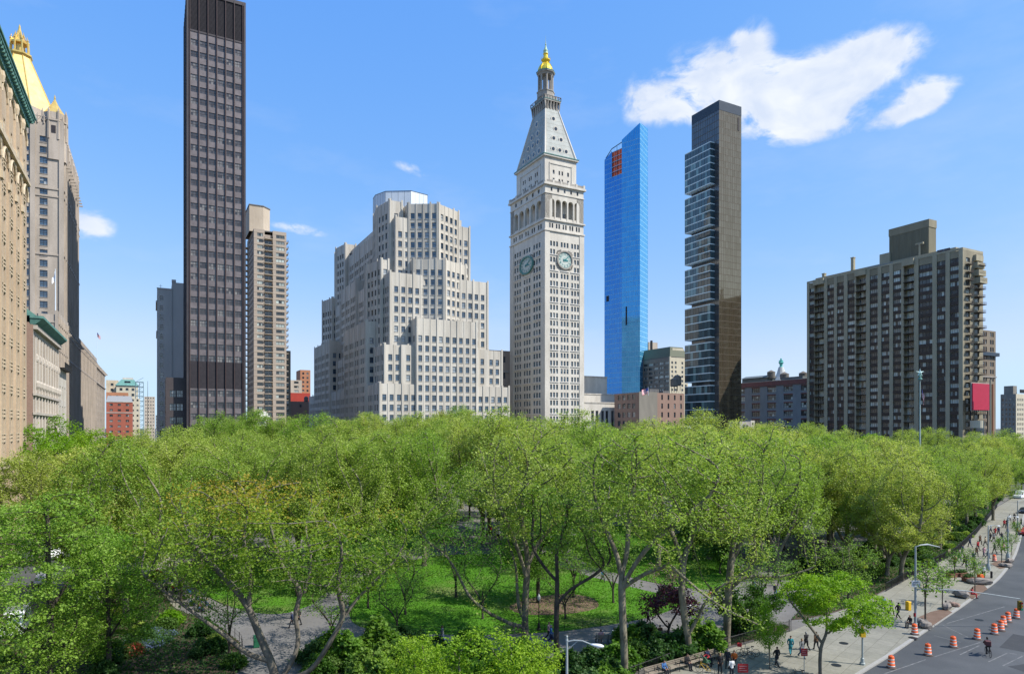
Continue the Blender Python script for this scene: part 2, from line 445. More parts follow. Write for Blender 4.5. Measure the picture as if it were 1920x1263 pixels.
# ================================================================== the clock tower
w_slim = dict(nx=1, ny=2, glass=g_dark, frame=fr_dark, fw=.12)
w_tow = dict(nx=1, ny=2, glass=g_sky, frame=fr_green, fw=.16)
def band(B, part, mats, s0, s1, e0, e1, z0, z1, o):
    B.mb(part, *mats).box(s0-o-B.s0, s1+o-B.s0, e0-o-B.e0, e1+o-B.e0, z0, z1)
class BX:
    def __init__(s, n, m, p): s.n, s.m, s.p = n, m, p
    def box(s, *a): mb = MB(); mb.box(*a); mb.build(s.n, s.m, s.p)
def clock_tower():
    s0, s1, e0, e1 = 171.9, 195.0, 285.7, 322.5
    B = Bld('clock_tower', 'white marble tower with a clock on each face, steep pyramid roof and golden lantern', 'tower', (s0+s1)/2, (e0+e1)/2)
    mt = (marble, marbleP)
    rs = [r for r in rows(0, 116, 4.0, 2.5, 1.0)]
    rs = [(113.2-4.0*k-2.5+1.2, 113.2-4.0*k+1.2) for k in range(28)]
    rs = [(a, b) for a, b in rs if a > 2][::-1]
    c3w = groups(3, 3, 1.15, .62, 2.9); c3n = groups(3, 3, 1.75, .95, 4.6)
    cw = [(Vector((0,0)))]
    def skipW(u, z): return abs(u-(s1-s0)/2) < 4.6 and 100.6 < z < 110.6
    def skipN(u, z): return abs(u-(e1-e0)/2) < 7.2 and 100.6 < z < 110.6
    top = 119.2
    B.facade('wall', mt, (s0, e0), (s1, e0), 0, top, c3w(s1-s0), rs, .42, w_tow, skipW)
    B.facade('wall', mt, (s0, e1), (s0, e0), 0, top, c3n(e1-e0), rs, .42, w_tow, skipN)
    B.facade('wall', mt, (s1, e0), (s1, e1), 0, top); B.facade('wall', mt, (s1, e1), (s0, e1), 0, top)
    # panels of the shaft between the corner piers stand 15 cm proud; sills under every other row of windows
    cp = B.mb('corner_pier', marble)
    for (a, b) in ((s0, e0), (s1, e0), (s0, e1)):
        w1, w2 = (2.3, 3.7)
        a0 = a if a == s0 else a-w1; b0 = b if b == e0 else b-w2
        cp.box(a0-.25-B.s0, a0+w1+.25-B.s0, b0-.25-B.e0, b0+w2+.25-B.e0, 0, 118.9)
    for k, (a, b) in enumerate(rs):
        if k % 2 or a < 20: continue
        sl_ = BX('sill_course', marbleP, B.root)
        for (u0, u1) in ((2.7, 7.9), (9., 14.1), (15.2, 20.4)):
            if 100 < a < 111 and u0 == 9.: continue
            sl_.box(s0+u0-B.s0, s0+u1-B.s0, e0-.34-B.e0, e0-.003-B.e0, a-.45, a-.12)
        for (u0, u1) in ((4.2, 12.2), (14.4, 22.4), (24.6, 32.6)):
            if 100 < a < 111 and u0 == 14.4: continue
            sl_.box(s0-.34-B.s0, s0-.003-B.s0, e0+36.8-u1-B.e0, e0+36.8-u0-B.e0, a-.45, a-.12)
    # frieze storeys under the arcade
    band(B, 'cornice', (marble,), s0, s1, e0, e1, 119.2, 119.9, .55)
    f1 = groups(10, 1, 1.05, 0, 2.4); f1n = groups(10, 1, 1.6, 0, 3.6)
    f2 = groups(5, 2, .95, .55, 2.3); f2n = groups(5, 2, 1.4, .9, 3.4)
    B.facade('wall', mt, (s0, e0), (s1, e0), 119.9, 124.6, f2(s1-s0), [(120.9, 123.3)], .4, w_slim)
    B.facade('wall', mt, (s0, e1), (s0, e0), 119.9, 124.6, f2n(e1-e0), [(120.9, 123.3)], .4, w_slim)
    B.facade('wall', mt, (s1, e0), (s1, e1), 119.9, 124.6); B.facade('wall', mt, (s1, e1), (s0, e1), 119.9, 124.6)
    band(B, 'cornice', (marble,), s0, s1, e0, e1, 124.6, 125.3, .7)
    # arcade: corner blocks, columns, arches, and an inner core with windows
    zb, zs, zt = 125.3, 134.6, 138.0
    cx, cy = B.s0, B.e0
    B.mb('wall').box(s0+3.2-cx, s1-3.2-cx, e0+4.-cy, e1-4.-cy, zb, zt+.2)
    def arcade(p0, u, n, Wd, m0, nar, cw_):
        p0 = Vector(p0); u = Vector(u); n = Vector(n)
        mb = B.mb('arcade', marble); 
        def P(a, z, dep=0.): q = p0+u*a-n*dep; return (q.x-cx, q.y-cy, z)
        aw = (Wd-2*m0-(nar-1)*cw_)/nar
        def slab(a, b, za, zb_, d0=0., d1=1.3):
            mb.quad(P(a,za,d0), P(b,za,d0), P(b,zb_,d0), P(a,zb_,d0)); mb.quad(P(a,zb_,d0), P(b,zb_,d0), P(b,zb_,d1), P(a,zb_,d1))
            mb.quad(P(a,za,d1), P(a,za,d0), P(a,zb_,d0), P(a,zb_,d1)); mb.quad(P(b,za,d0), P(b,za,d1), P(b,zb_,d1), P(b,zb_,d0))
            mb.quad(P(b,za,d1), P(a,za,d1), P(a,zb_,d1), P(b,zb_,d1)); mb.quad(P(a,za,d1), P(b,za,d1), P(b,za,d0), P(a,za,d0))
        slab(0, m0, zb, zt, 0, 4.2); slab(Wd-m0, Wd, zb, zt, 0, 4.2)
        x = m0
        for k in range(nar):
            if k: slab(x, x+cw_, zb, zt)
            if k: x += cw_
            # balustrade and arch head
            slab(x, x+aw, zb, zb+1.3, .25, .6)
            r = aw/2; N = 10
            prev = (x, zs-.0)
            zsp = zs-r
            pts = [(x+r-r*math.cos(math.pi*i/N), zsp+1.0+r*math.sin(math.pi*i/N)) for i in range(N+1)]
            for i in range(N):
                (a, za), (b, zc_) = pts[i], pts[i+1]
                mb.quad(P(a,za), P(b,zc_), P(b,zt), P(a,zt)); mb.quad(P(a,za,1.3), P(b,zc_,1.3), P(b,zc_), P(a,za))
            x += aw
    arcade((s0, e0), (1, 0), (0, -1), s1-s0, 2.6, 5, .75); arcade((s0, e1), (0, -1), (-1, 0), e1-e0, 3.8, 5, 1.2)
    arcade((s1, e0), (0, 1), (1, 0), e1-e0, 3.8, 5, 1.2); arcade((s1, e1), (-1, 0), (0, 1), s1-s0, 2.6, 5, .75)
    for k in range(5):
        if k in (0, 1, 3): 
            u0 = s0+3.6+k*3.75
            B.win.append((w_slim, (s0+3.2, e0+4.), (1, 0), (0, -1), .6+k*3.1, 1.5+k*3.1, zb+2.2, zb+5, -.06)); B.win.append((w_slim, (s0+3.2, e0+4.), (1, 0), (0, -1), 1.8+k*3.1, 2.7+k*3.1, zb+2.2, zb+5, -.06))
    band(B, 'cornice', (marble,), s0, s1, e0, e1, 138.0, 138.5, .3)
    f5 = groups(5, 1, 1.1, 0, 3.2); f5n = groups(5, 1, 1.8, 0, 5.4)
    B.facade('wall', mt, (s0, e0), (s1, e0), 138.5, 142.2, f5(s1-s0), [(139.4, 141.4)], .4, w_slim)
    B.facade('wall', mt, (s0, e1), (s0, e0), 138.5, 142.2, f5n(e1-e0), [(139.4, 141.4)], .4, w_slim)
    B.facade('wall', mt, (s1, e0), (s1, e1), 138.5, 142.2); B.facade('wall', mt, (s1, e1), (s0, e1), 138.5, 142.2)
    band(B, 'cornice', (marble,), s0, s1, e0, e1, 142.2, 143.1, 1.0)
    band(B, 'cornice', (marble,), s0, s1, e0, e1, 143.1, 143.5, .6)
    bl = B.mb('balustrade', limeD)
    for (x0, x1, y0, y1) in ((s0-.4, s1+.4, e0-.5, e0-.1), (s0-.4, s1+.4, e1+.1, e1+.5), (s0-.5, s0-.1, e0, e1), (s1+.1, s1+.5, e0, e1)):
        bl.box(x0-cx, x1-cx, y0-cy, y1-cy, 143.5, 144.7)
    for k in range(6):
        x = s0+(s1-s0)*k/5; bp = MB(); bp.box(x-.55-cx, x+.55-cx, e0-.62-cy, e0+.02-cy, 143.5, 145.1); bp.build('balustrade_pier', marble, B.root)
        y = e0+(e1-e0)*k/5; bp = MB(); bp.box(s0-.62-cx, s0+.02-cx, y-.8-cy, y+.8-cy, 143.5, 145.12); bp.build('balustrade_pier', marble, B.root)
    # set back block
    a0, a1, b0, b1 = 173.7, 192.7, 289.0, 318.8
    B.mb('roof', limeD).box(s0-cx, s1-cx, e0-cy, e1-cy, 143.2, 143.52)
    ub = groups(3, 1, 1.15, 0, 4.5)
    cW = sorted([(4.7, 5.8), (8.2, 9.1), (10.0, 10.9), (13.4, 14.5)]); cN = groups(3, 2, 1.1, .8, 7.)
    B.facade('wall', mt, (a0, b0), (a1, b0), 143.5, 158.0, cW, [(145.6, 147.6), (149.6, 151.7)], .4, w_slim)
    B.facade('wall', mt, (a0, b1), (a0, b0), 143.5, 158.0, cN(b1-b0), [(145.8, 147.9), (150.1, 152.2)], .4, w_slim)
    B.facade('wall', mt, (a1, b0), (a1, b1), 143.5, 158.0); B.facade('wall', mt, (a1, b1), (a0, b1), 143.5, 158.0)
    fr = B.mb('panel_frame', marble)
    for (x0, x1, z0_, z1_) in ((a0+2.6, a0+3.1, 144, 155), (a1-3.1, a1-2.6, 144, 155), (a0+2.6, a1-2.6, 154.6, 155.3)): fr.box(x0-cx, x1-cx, b0-.28-cy, b0-cy, z0_, z1_)
    for (x0, x1, z0_, z1_) in ((b0+4., b0+4.7, 144, 155), (b1-4.7, b1-4., 144, 155), (b0+4., b1-4., 154.6, 155.3)): fr.box(a0-.28-cx, a0-cx, x0-cy, x1-cy, z0_, z1_)
    band(B, 'cornice', (marble,), a0, a1, b0, b1, 158.0, 158.8, .9)
    band(B, 'eaves', (copper,), a0, a1, b0, b1, 158.8, 159.15, 1.15)
    # pyramid roof
    pr = B.mb('pyramid_roof', M('grey marble roof', (.36,.375,.345), .7, (.27,.285,.262), .3, .3, .1))
    ms, me_ = (a0+a1)/2-cx, (b0+b1)/2-cy
    zb_, zt_ = 159.15, 187.5
    hb = ((a1-a0)/2-.1, (b1-b0)/2-.1); ht = (3.9, 6.0)
    rb = [(ms-hb[0], me_-hb[1]), (ms+hb[0], me_-hb[1]), (ms+hb[0], me_+hb[1]), (ms-hb[0], me_+hb[1])]
    rt = [(ms-ht[0], me_-ht[1]), (ms+ht[0], me_-ht[1]), (ms+ht[0], me_+ht[1]), (ms-ht[0], me_+ht[1])]
    pr.frustum(rb, rt, zb_, zt_)
    hip = B.mb('roof_rib', marble)
    for i in range(4): hip.tube([(*rb[i], zb_), (*rt[i], zt_)], [.55, .35], 6)
    def onface(face, q, k):  # q in -1..1 across, k 0..1 up
        hs = hb[0]+(ht[0]-hb[0])*k; he = hb[1]+(ht[1]-hb[1])*k; z = zb_+(zt_-zb_)*k
        return Vector((ms+q*hs, me_-he, z)) if face == 0 else Vector((ms-hs, me_-q*he, z))
    for face in (0, 1):      # seams of the roof slabs
        for k in range(1, 12):
            a, b = onface(face, -.97, k/12), onface(face, .97, k/12)
            hip.tube([a, b], .07, 4)
        for q in (-.9, .9): hip.tube([onface(face, q, .02), onface(face, q, .96)], .16, 4)
    for face, lst in ((0, ((-.45,.13),(0.,.13),(.45,.13),(-.32,.36),(.28,.36),(0.,.57),(-.05,.78))), (1, ((-.6,.13),(-.2,.13),(.2,.13),(.6,.13),(-.42,.34),(0,.34),(.42,.34),(-.3,.53),(.3,.53),(0,.75)))):
        for q, k in lst:
            c = onface(face, q, k); out = Vector((0,-1,0)) if face == 0 else Vector((-1,0,0)); ax = Vector((1,0,0)) if face == 0 else Vector((0,1,0))
            dm = MB(); r = 1.45 if face == 0 else 1.7; N = 14
            for (rr, dd, mm) in ((r, .35, 0), (r*.62, .42, 1)):
                ring = [c+out*dd+ax*rr*math.cos(2*math.pi*i/N)+Vector((0,0,1))*rr*math.sin(2*math.pi*i/N) for i in range(N)]
                bk = [p-out*(2.2 if mm == 0 else .2) for p in ring]
                dm.poly([tuple(p) for p in ring] if face == 1 else [tuple(p) for p in ring], mm, .1)
                for i in range(N): j = (i+1) % N; dm.quad(tuple(bk[i]), tuple(bk[j]), tuple(ring[j]), tuple(ring[i]), mm, .1)
            dm.build('dormer', [marble, g_dark], B.root)
    # bracketed gallery
    gal = B.mb('gallery', limeD)
    hs, he = 5.0, 7.2
    r1 = [(ms-ht[0]-.1, me_-ht[1]-.1), (ms+ht[0]+.1, me_-ht[1]-.1), (ms+ht[0]+.1, me_+ht[1]+.1), (ms-ht[0]-.1, me_+ht[1]+.1)]
    r2 = [(ms-hs, me_-he), (ms+hs, me_-he), (ms+hs, me_+he), (ms-hs, me_+he)]
    gal.frustum(r1, r1, zt_-.8, zt_+4.1)
    for i in range(6):
        x = ms-hs+.5+(2*hs-1)*i/5; gal.frustum([(x-.3, me_-ht[1]-.3), (x+.3, me_-ht[1]-.3), (x+.3, me_-ht[1]), (x-.3, me_-ht[1])], [(x-.3, me_-he+.1), (x+.3, me_-he+.1), (x+.3, me_-ht[1]), (x-.3, me_-ht[1])], zt_-.6, zt_+3.4)
    for i in range(8):
        y = me_-he+.5+(2*he-1)*i/7; gal.frustum([(ms-ht[0]-.3, y-.35), (ms-ht[0], y-.35), (ms-ht[0], y+.35), (ms-ht[0]-.3, y+.35)], [(ms-hs+.1, y-.35), (ms-ht[0], y-.35), (ms-ht[0], y+.35), (ms-hs+.1, y+.35)], zt_-.6, zt_+3.4)
    gal.prism(r2, zt_+3.4, zt_+4.2); B.mb('eaves').prism([(x*1.0+(x-ms)*.02, y+(y-me_)*.02) for x, y in r2], zt_+4.2, zt_+4.5)
    for i in range(4):
        (xa, ya), (xb, yb) = r2[i], r2[(i+1) % 4]; gal.tube([(xa, ya, zt_+6.1), (xb, yb, zt_+6.1)], .22, 4)
        for k in range(7): gal.tube([(xa+(xb-xa)*k/6, ya+(yb-ya)*k/6, zt_+4.4), (xa+(xb-xa)*k/6, ya+(yb-ya)*k/6, zt_+6.1)], .28, 4)
    # octagonal lantern
    ln = B.mb('lantern', limeD); ph = math.pi/8
    z0 = zt_+4.5
    ln.box(ms-3.9, ms+3.9, me_-5.2, me_+5.2, z0, z0+3.); ln.lathe([(4.6, z0+3.), (4.6, z0+5.6), (4.9, z0+5.8), (4.9, z0+6.3), (4.2, z0+6.4)], ms, me_, 8, 0, ph)
    zc0 = z0+6.4; zc1 = zc0+8.6
    ln.lathe([(1.5, zc0), (1.5, zc1)], ms, me_, 8, 0, ph)
    cm = MB()
    for k in range(8):
        a = 2*math.pi*k/8+ph; x, y = ms+3.75*math.cos(a), me_+3.75*math.sin(a)
        cm = MB(); cm.tube([(x, y, zc0), (x, y, zc0+.4), (x, y, zc1-.5), (x, y, zc1)], [.75, .5, .45, .75], 8); cm.build('lantern_column', [limeD], B.root)
    ln.lathe([(4.1, zc1), (4.3, zc1+.6), (5.0, zc1+1.1), (5.0, zc1+1.6), (4.4, zc1+1.7)], ms, me_, 8, 0, ph)
    zd = zc1+1.7
    B.mb('eaves').lathe([(5.15, zd-.1), (5.15, zd+.25), (4.4, zd+.3)], ms, me_, 8, 0, ph)
    gd = B.mb('golden_dome', M('bright gold', (.92,.68,.06), .3, (.80,.56,.04), .8, None, 0, .45, .6))
    gd.lathe([(4.0, zd+.25), (3.95, zd+1.3), (3.6, zd+2.6), (2.9, zd+3.9), (2.1, zd+4.9), (1.5, zd+5.5), (1.35, zd+6.)], ms, me_, 20)
    for k in range(8):
        a = 2*math.pi*k/8+ph; gd.tube([(ms+rr*math.cos(a), me_+rr*math.sin(a), z) for rr, z in ((4.1, zd+.2), (4.05, zd+1.3), (3.7, zd+2.6), (3.0, zd+3.9), (2.2, zd+4.9), (1.6, zd+5.5))], .2, 4)
    gt = B.mb('golden_turret', MATS['bright gold'])
    zz = zd+5.6
    gt.lathe([(1.3, zz), (2.0, zz+.8), (2.4, zz+1.1), (2.4, zz+1.6), (1.7, zz+1.9), (1.3, zz+2.6), (1.1, zz+4.2), (1.4, zz+4.5), (1.4, zz+4.8)], ms, me_, 12)
    sp = B.mb('spire', M('verdigris gold', (.42,.50,.28), .5, (.25,.42,.34), .7))
    sp.lathe([(1.3, zz+4.8), (1.2, zz+5.6), (1.3, zz+6.4), (.9, zz+7.2), (.5, zz+8.2), (.28, zz+9.2), (.42, zz+9.7), (.22, zz+10.2), (.09, zz+11.6), (.04, zz+14.4)], ms, me_, 10)
    rl = B.mb('lantern_rail', gold)
    for k in range(16):
        a = 2*math.pi*k/16; rl.tube([(ms+2.3*math.cos(a), me_+2.3*math.sin(a), zz+1.6), (ms+2.6*math.cos(a), me_+2.6*math.sin(a), zz+2.6)], .09, 4)
    # clocks
    cf = M('clock face stone', (.52,.56,.50), .6, (.43,.475,.425), 1.2)
    for face in (0, 1):
        c = Vector(((s0+s1)/2-cx-.1, e0-.02-cy, 105.5)) if face == 0 else Vector((s0-.02-cx, (e0+e1)/2-cy, 105.5))
        ax = Vector((1,0,0)) if face == 0 else Vector((0,-1,0)); out = Vector((0,-1,0)) if face == 0 else Vector((-1,0,0)); k = 1.0 if face == 0 else 1.5
        up = Vector((0,0,1))
        def pt(x, y, d): return tuple(c+ax*x*k+up*y+out*d)
        def disc(r0, r1, d, mb, m, N=40):
            for i in range(N):
                a, b = 2*math.pi*i/N, 2*math.pi*(i+1)/N
                mb.quad(pt(r0*math.cos(a), r0*math.sin(a), d), pt(r1*math.cos(a), r1*math.sin(a), d), pt(r1*math.cos(b), r1*math.sin(b), d), pt(r0*math.cos(b), r0*math.sin(b), d), m)
        ck = MB(); disc(.01, 4.1, .3, ck, 0)
        def rim(r, d0, d1, m, N=40):
            for i in range(N):
                a, b = 2*math.pi*i/N, 2*math.pi*(i+1)/N
                ck.quad(pt(r*math.cos(a), r*math.sin(a), d0), pt(r*math.cos(b), r*math.sin(b), d0), pt(r*math.cos(b), r*math.sin(b), d1), pt(r*math.cos(a), r*math.sin(a), d1), m)
        disc(4.05, 4.75, .75, ck, 1); rim(4.75, -.1, .75, 1); rim(4.05, .3, .75, 1)
        disc(1.0, 1.12, .33, ck, 2); disc(2.5, 2.6, .33, ck, 2); disc(3.75, 3.9, .33, ck, 2)
        for i in range(60):
            a = 2*math.pi*i/60; ck.quad(*[pt(r*math.sin(a+da), r*math.cos(a+da), .335) for r, da in ((3.55, -.01), (3.75, -.01), (3.75, .01), (3.55, .01))], 2)
        face_o = ck.build('clock_face', [cf, copper if face else limeD, tealpaint], B.root)
        # scroll work in the four corners
        for sx in (-1, 1):
            for sy in (-1, 1):
                sc_ = MB()
                for q in range(5):
                    a = math.pi/4+(q-2)*.16; rr = 5.2+.5*(1-abs(q-2)/2)
                    sc_.tube([pt(sx*(rr+.5*math.cos(t))*math.cos(a), sy*(rr+.5*math.sin(t))*math.sin(a), .12) for t in [x*1.05 for x in range(7)]], .11, 4)
                sc_.build('clock_scrollwork', [limeD], B.root)
        cu = bpy.data.curves
        for h in range(12):
            a = math.pi*2*(h+1)/12
            tx = cu.new('numeral', 'FONT'); tx.body = str(h+1); tx.size = 1.3; tx.align_x = 'CENTER'; tx.align_y = 'CENTER'; tx.extrude = .03
            to = bpy.data.objects.new('tmp', tx); col.objects.link(to); dg = bpy.context.evaluated_depsgraph_get()
            me = bpy.data.meshes.new_from_object(to.evaluated_get(dg)); bpy.data.objects.remove(to)
            for v in me.vertices: v.co = Vector(pt(3.08*math.sin(a)+v.co.x, 3.08*math.cos(a)+v.co.y, .36+v.co.z))
            me.materials.clear(); me.materials.append(tealpaint); link('numeral', me, face_o)
        def hand(ang, ln_, wd):
            m = MB(); dx, dy = math.sin(ang), math.cos(ang); nx_, ny_ = dy, -dx
            q = [(-.9, wd*1.4), (0, wd*1.2), (ln_*.7, wd), (ln_, .04)]
            for i in range(3):
                (l0, w0), (l1, w1) = q[i], q[i+1]
                m.quad(pt(dx*l0-nx_*w0, dy*l0-ny_*w0, .5), pt(dx*l0+nx_*w0, dy*l0+ny_*w0, .5), pt(dx*l1+nx_*w1, dy*l1+ny_*w1, .5), pt(dx*l1-nx_*w1, dy*l1-ny_*w1, .5))
                m.quad(pt(dx*l0-nx_*w0, dy*l0-ny_*w0, .42), pt(dx*l0-nx_*w0, dy*l0-ny_*w0, .5), pt(dx*l1-nx_*w1, dy*l1-ny_*w1, .5), pt(dx*l1-nx_*w1, dy*l1-ny_*w1, .42))
                m.quad(pt(dx*l0+nx_*w0, dy*l0+ny_*w0, .5), pt(dx*l0+nx_*w0, dy*l0+ny_*w0, .42), pt(dx*l1+nx_*w1, dy*l1+ny_*w1, .42), pt(dx*l1+nx_*w1, dy*l1+ny_*w1, .5))
            m.build('clock_hand', [tealpaint], face_o)
        hand(R(96), 2.2, .30); hand(R(48), 3.6, .19)
    B.finish()
clock_tower()

# ================================================================== stepped limestone block
def stepped_block():
    B = Bld('stepped_office_block', 'huge pale limestone office block stepping back tier by tier to a white penthouse', 'building', 119, 361)
    mt = (lime,)
    win = dict(nx=1, ny=2, glass=g_sky, frame=fr_dark, fw=.14, sill=lime); winN = dict(nx=1, ny=2, glass=g_dark, frame=fr_dark, fw=.14)
    P_ = 4.5
    def rws(z0, z1, cut=4.6): return [(r0, r0+2.75) for r0 in [1.2+P_*k for k in range(30)] if r0 > z0+.4 and r0+2.75 < z1-cut+1.2]
    def mir(poly): return [(a, 722-b) for a, b in poly][::-1]
    def tier(poly, z0, z1, wspec=None, ribs=True, par=2.4):
        """body with windows on the faces towards the park and the north side street, ribbed parapet"""
        n = len(poly)
        for i in range(n):
            a, b = Vector(poly[i]), Vector(poly[(i+1) % n]); d = (b-a); W_ = d.length; u = d/W_; nrm = Vector((u.y, -u.x))
            vis = (nrm.y < -.3 or nrm.x < -.3)
            if vis and W_ > 3.2:
                g = max(1, int((W_-1.2)/3.35)); c = pitch(3.35, 1.85, .9)(W_) if W_ > 4.5 else [(W_/2-.9, W_/2+.9)]
                rw = rws(z0, z1)
                B.facade('wall', mt, tuple(a), tuple(b), z0, z1, c, rw, .38, win if nrm.y < -.5 and nrm.x > -.8 else winN)
                if ribs:
                    rb = B.mb('pier', lime)
                    xs = [0.45]+[(c[k][1]+c[k+1][0])/2 for k in range(len(c)-1)]+[W_-.45]
                    for k, x in enumerate(xs):
                        major = k % 3 == 0 or k == len(xs)-1
                        hw, pr_ = (.42, .32) if major else (.2, .16)
                        q = a+u*x+nrm*(pr_/2-.01)
                        zt = z1+(1.5 if major else .8)
                        rb.obox((q.x-B.s0, q.y-B.e0, (z0+zt)/2), (u.x, u.y, 0), hw, pr_/2, (zt-z0)/2)
            else: B.facade('wall', mt, tuple(a), tuple(b), z0, z1)
            q0, q1 = a-nrm*.3, b-nrm*.3
            pm = B.mb('parapet', lime)
            pm.obox((((q0+q1)/2).x-B.s0, ((q0+q1)/2).y-B.e0, z1+.35), (u.x, u.y, 0), W_/2, .28, .35)
        B.mb('roof', roofgrey).poly([B.L(a, e, z1-.01) for a, e in poly])
    rect = lambda s0, s1, e0, e1: [(s0, e0), (s1, e0), (s1, e1), (s0, e1)]
    tier(rect(87, 152, 286, 436), 0, 39.5)
    tier(rect(89.8, 149.2, 288, 434), 39.5, 57)
    # pavilions standing forward on the west and north fronts
    tier([(104, 285.4), (134.5, 285.4), (134.5, 292), (104, 292)], 0, 69.5)
    tier([(97.5, 287.0), (104, 287.0), (104, 292), (97.5, 292)], 39.6, 57.2, ribs=False)
    tier([(134.5, 287.0), (141, 287.0), (141, 292), (134.5, 292)], 39.6, 57.2, ribs=False)
    tier([(86.4, 345), (86.4, 305), (95, 305), (95, 345)][::1], 0, 69.5) if False else None
    npav = [(86.4, 304.5), (95, 304.5), (95, 345), (86.4, 345)]
    tier(npav, 0, 69.5); tier([(86.4, 377), (95, 377), (95, 417.5), (86.4, 417.5)], 0, 68.5)
    tier(rect(93.6, 143.5, 292, 424), 57, 90.5)
    cW = [(105.5, 294), (119, 287.8), (132.5, 294), (132.5, 300), (105.5, 300)]
    tier(cW, 57.2, 98)
    nb = [(89.6, 299.5), (96, 299.5), (96, 326), (89.6, 326)]
    tier([(92, 299.5), (96, 299.5), (96, 327), (92, 327), (89.2, 313)], 57.2, 97.5)
    tier([(92, 395), (96, 395), (96, 422), (92, 422), (89.2, 409)], 57.2, 96)
    tier(rect(92.6, 100, 345, 377), 57.2, 97.)
    tier(rect(98.3, 136.5, 298, 424-14), 90.5, 117.8)
    tier([(104.5, 298), (117, 291), (130.5, 298), (130.5, 305), (104.5, 305)], 90.6, 124.6)
    tier([(96.5, 301), (103, 301), (103, 327), (96.5, 327), (94.2, 314)], 90.6, 126.)
    tier([(96.5, 383), (103, 383), (103, 408), (96.5, 408), (94.2, 396)], 90.6, 125.5)
    tier(rect(100.5, 134, 303, 404), 119.6, 122.5, ribs=False)
    wm = B.mb('penthouse', whitemetal)
    pts = [(103.5, 347), (106.5, 339), (118, 332), (128, 334), (132, 345), (131, 353), (104, 353)]
    wm.prism([(a-B.s0, b-B.e0) for a, b in pts], 119, 144.2)
    wr = B.mb('penthouse_edge', fr_dark)
    for i in range(7):
        (xa, ya), (xb, yb) = pts[i], pts[(i+1) % 7]
        wr.tube([(xa-B.s0, ya-B.e0, 144.25), (xb-B.s0, yb-B.e0, 144.25)], .16, 4)
        for q in range(4): wr.tube([(xa+(xb-xa)*q/4-B.s0, ya+(yb-ya)*q/4-B.e0, 119), (xa+(xb-xa)*q/4-B.s0, ya+(yb-ya)*q/4-B.e0, 144.2)], .05, 4)
    B.finish(100)
stepped_block()

# ================================================================== dark bronze slab on the avenue
def dark_slab():
    s0, s1, e0, e1 = 11.2, 31.8, 286, 315.5
    B = Bld('bronze_office_tower', 'tall dark brown office tower cut off by the top of the photo', 'tower', (s0+s1)/2, (e0+e1)/2)
    top = 190.0; W_ = s1-s0; P_ = 4.53
    win = dict(nx=3, ny=2, glass=g_bronze, frame=bronze, fw=.13)
    bays = [(.75+(W_-1.5)*k/6+.3, .75+(W_-1.5)*(k+1)/6-.3) for k in range(6)]
    zt = Z_of(55, s0, e0)
    rw = [(zt-3.2-P_*k-2.35, zt-3.2-P_*k) for k in range(38)]
    rw = [(a, b) for a, b in rw if not (Z_of(728, s0, e0) < b < Z_of(672, s0, e0)) and a > 3][::-1]
    B.facade('wall', (bronzeP,), (s0, e0), (s1, e0), 0, zt, bays, rw, .25, win)
    nb = [(2+(e1-e0-4)*k/8+.4, 2+(e1-e0-4)*(k+1)/8-.4) for k in range(8)]
    B.facade('wall', (bronzeP,), (s0, e1), (s0, e0), 0, top, nb, rw, .25, win)
    B.facade('wall', (bronzeP,), (s1, e0), (s1, e1), 0, top); B.facade('wall', (bronzeP,), (s1, e1), (s0, e1), 0, top)
    cx, cy = B.s0, B.e0
    lv = B.mb('louvre_screen', louvre); lv.box(s0+.02-cx, s1-.02-cx, e0+.05-cy, e0+.6-cy, zt, top)
    for k in range(34): lv.box(s0+.3-cx, s1-.3-cx, e0-.06-cy, e0+.05-cy, zt+.4+k*(top-zt)/34, zt+.62+k*(top-zt)/34)
    B.mb('plain_panel', louvre).box(s0+.6-cx, s1-.6-cx, e0-.03-cy, e0+.0-cy, Z_of(727, s0, e0), Z_of(676, s0, e0))
    B.mb('roof', roofgrey).box(s0-cx, s1-cx, e0-cy, e1-cy, top, top+.3)
    mu = B.mb('mullion', bronze, mullbrown)
    for k in range(7):
        x = s0+.75+(W_-1.5)*k/6; mu.box(x-.16-cx, x+.16-cx, e0-.5-cy, e0-.003-cy, 0, top, 0); mu.box(x-.07-cx, x+.07-cx, e0-.58-cy, e0-.5-cy, 0, top-1, 1)
    mu.box(s0-.35-cx, s0+.3-cx, e0-.45-cy, e0+.3-cy, 0, top+.6); mu.box(s1-.3-cx, s1+.35-cx, e0-.45-cy, e0+.3-cy, 0, top+.6)
    mu.box(s0-cx, s1-cx, e0-.4-cy, e0-.002-cy, top-.8, top+.6)
    for k in range(9):
        y = e0+2+(e1-e0-4)*k/8; mu.box(s0-.5-cx, s0-.003-cx, y-.16-cy, y+.16-cy, 0, top, 0)
    for (z) in (zt,): mu.box(s0-cx, s1-cx, e0-.2-cy, e0-.004-cy, z-.3, z+.3)
    B.finish()
    # its low wing
    wingm = M('dark brown panel', (.075,.062,.06), .5, (.06,.05,.05), .3)
    B = Bld('low_brown_wing', 'low brown glazed wing at the left foot of the tall dark tower', 'building', 6, 300)
    a0 = S_of(311, 290); zt = Z_of(707, a0, 290)
    B.block('wall', (wingm,), [(a0, 290), (11.0, 290), (11.0, 312), (a0, 312)], 0, zt, {0: (pitch(2.45, 2.1, .3), rows(0, zt, 5.2, 2.6, 1.4), dict(nx=3, ny=2, glass=g_dark, frame=bronze, fw=.12))})
    B.finish()
dark_slab()
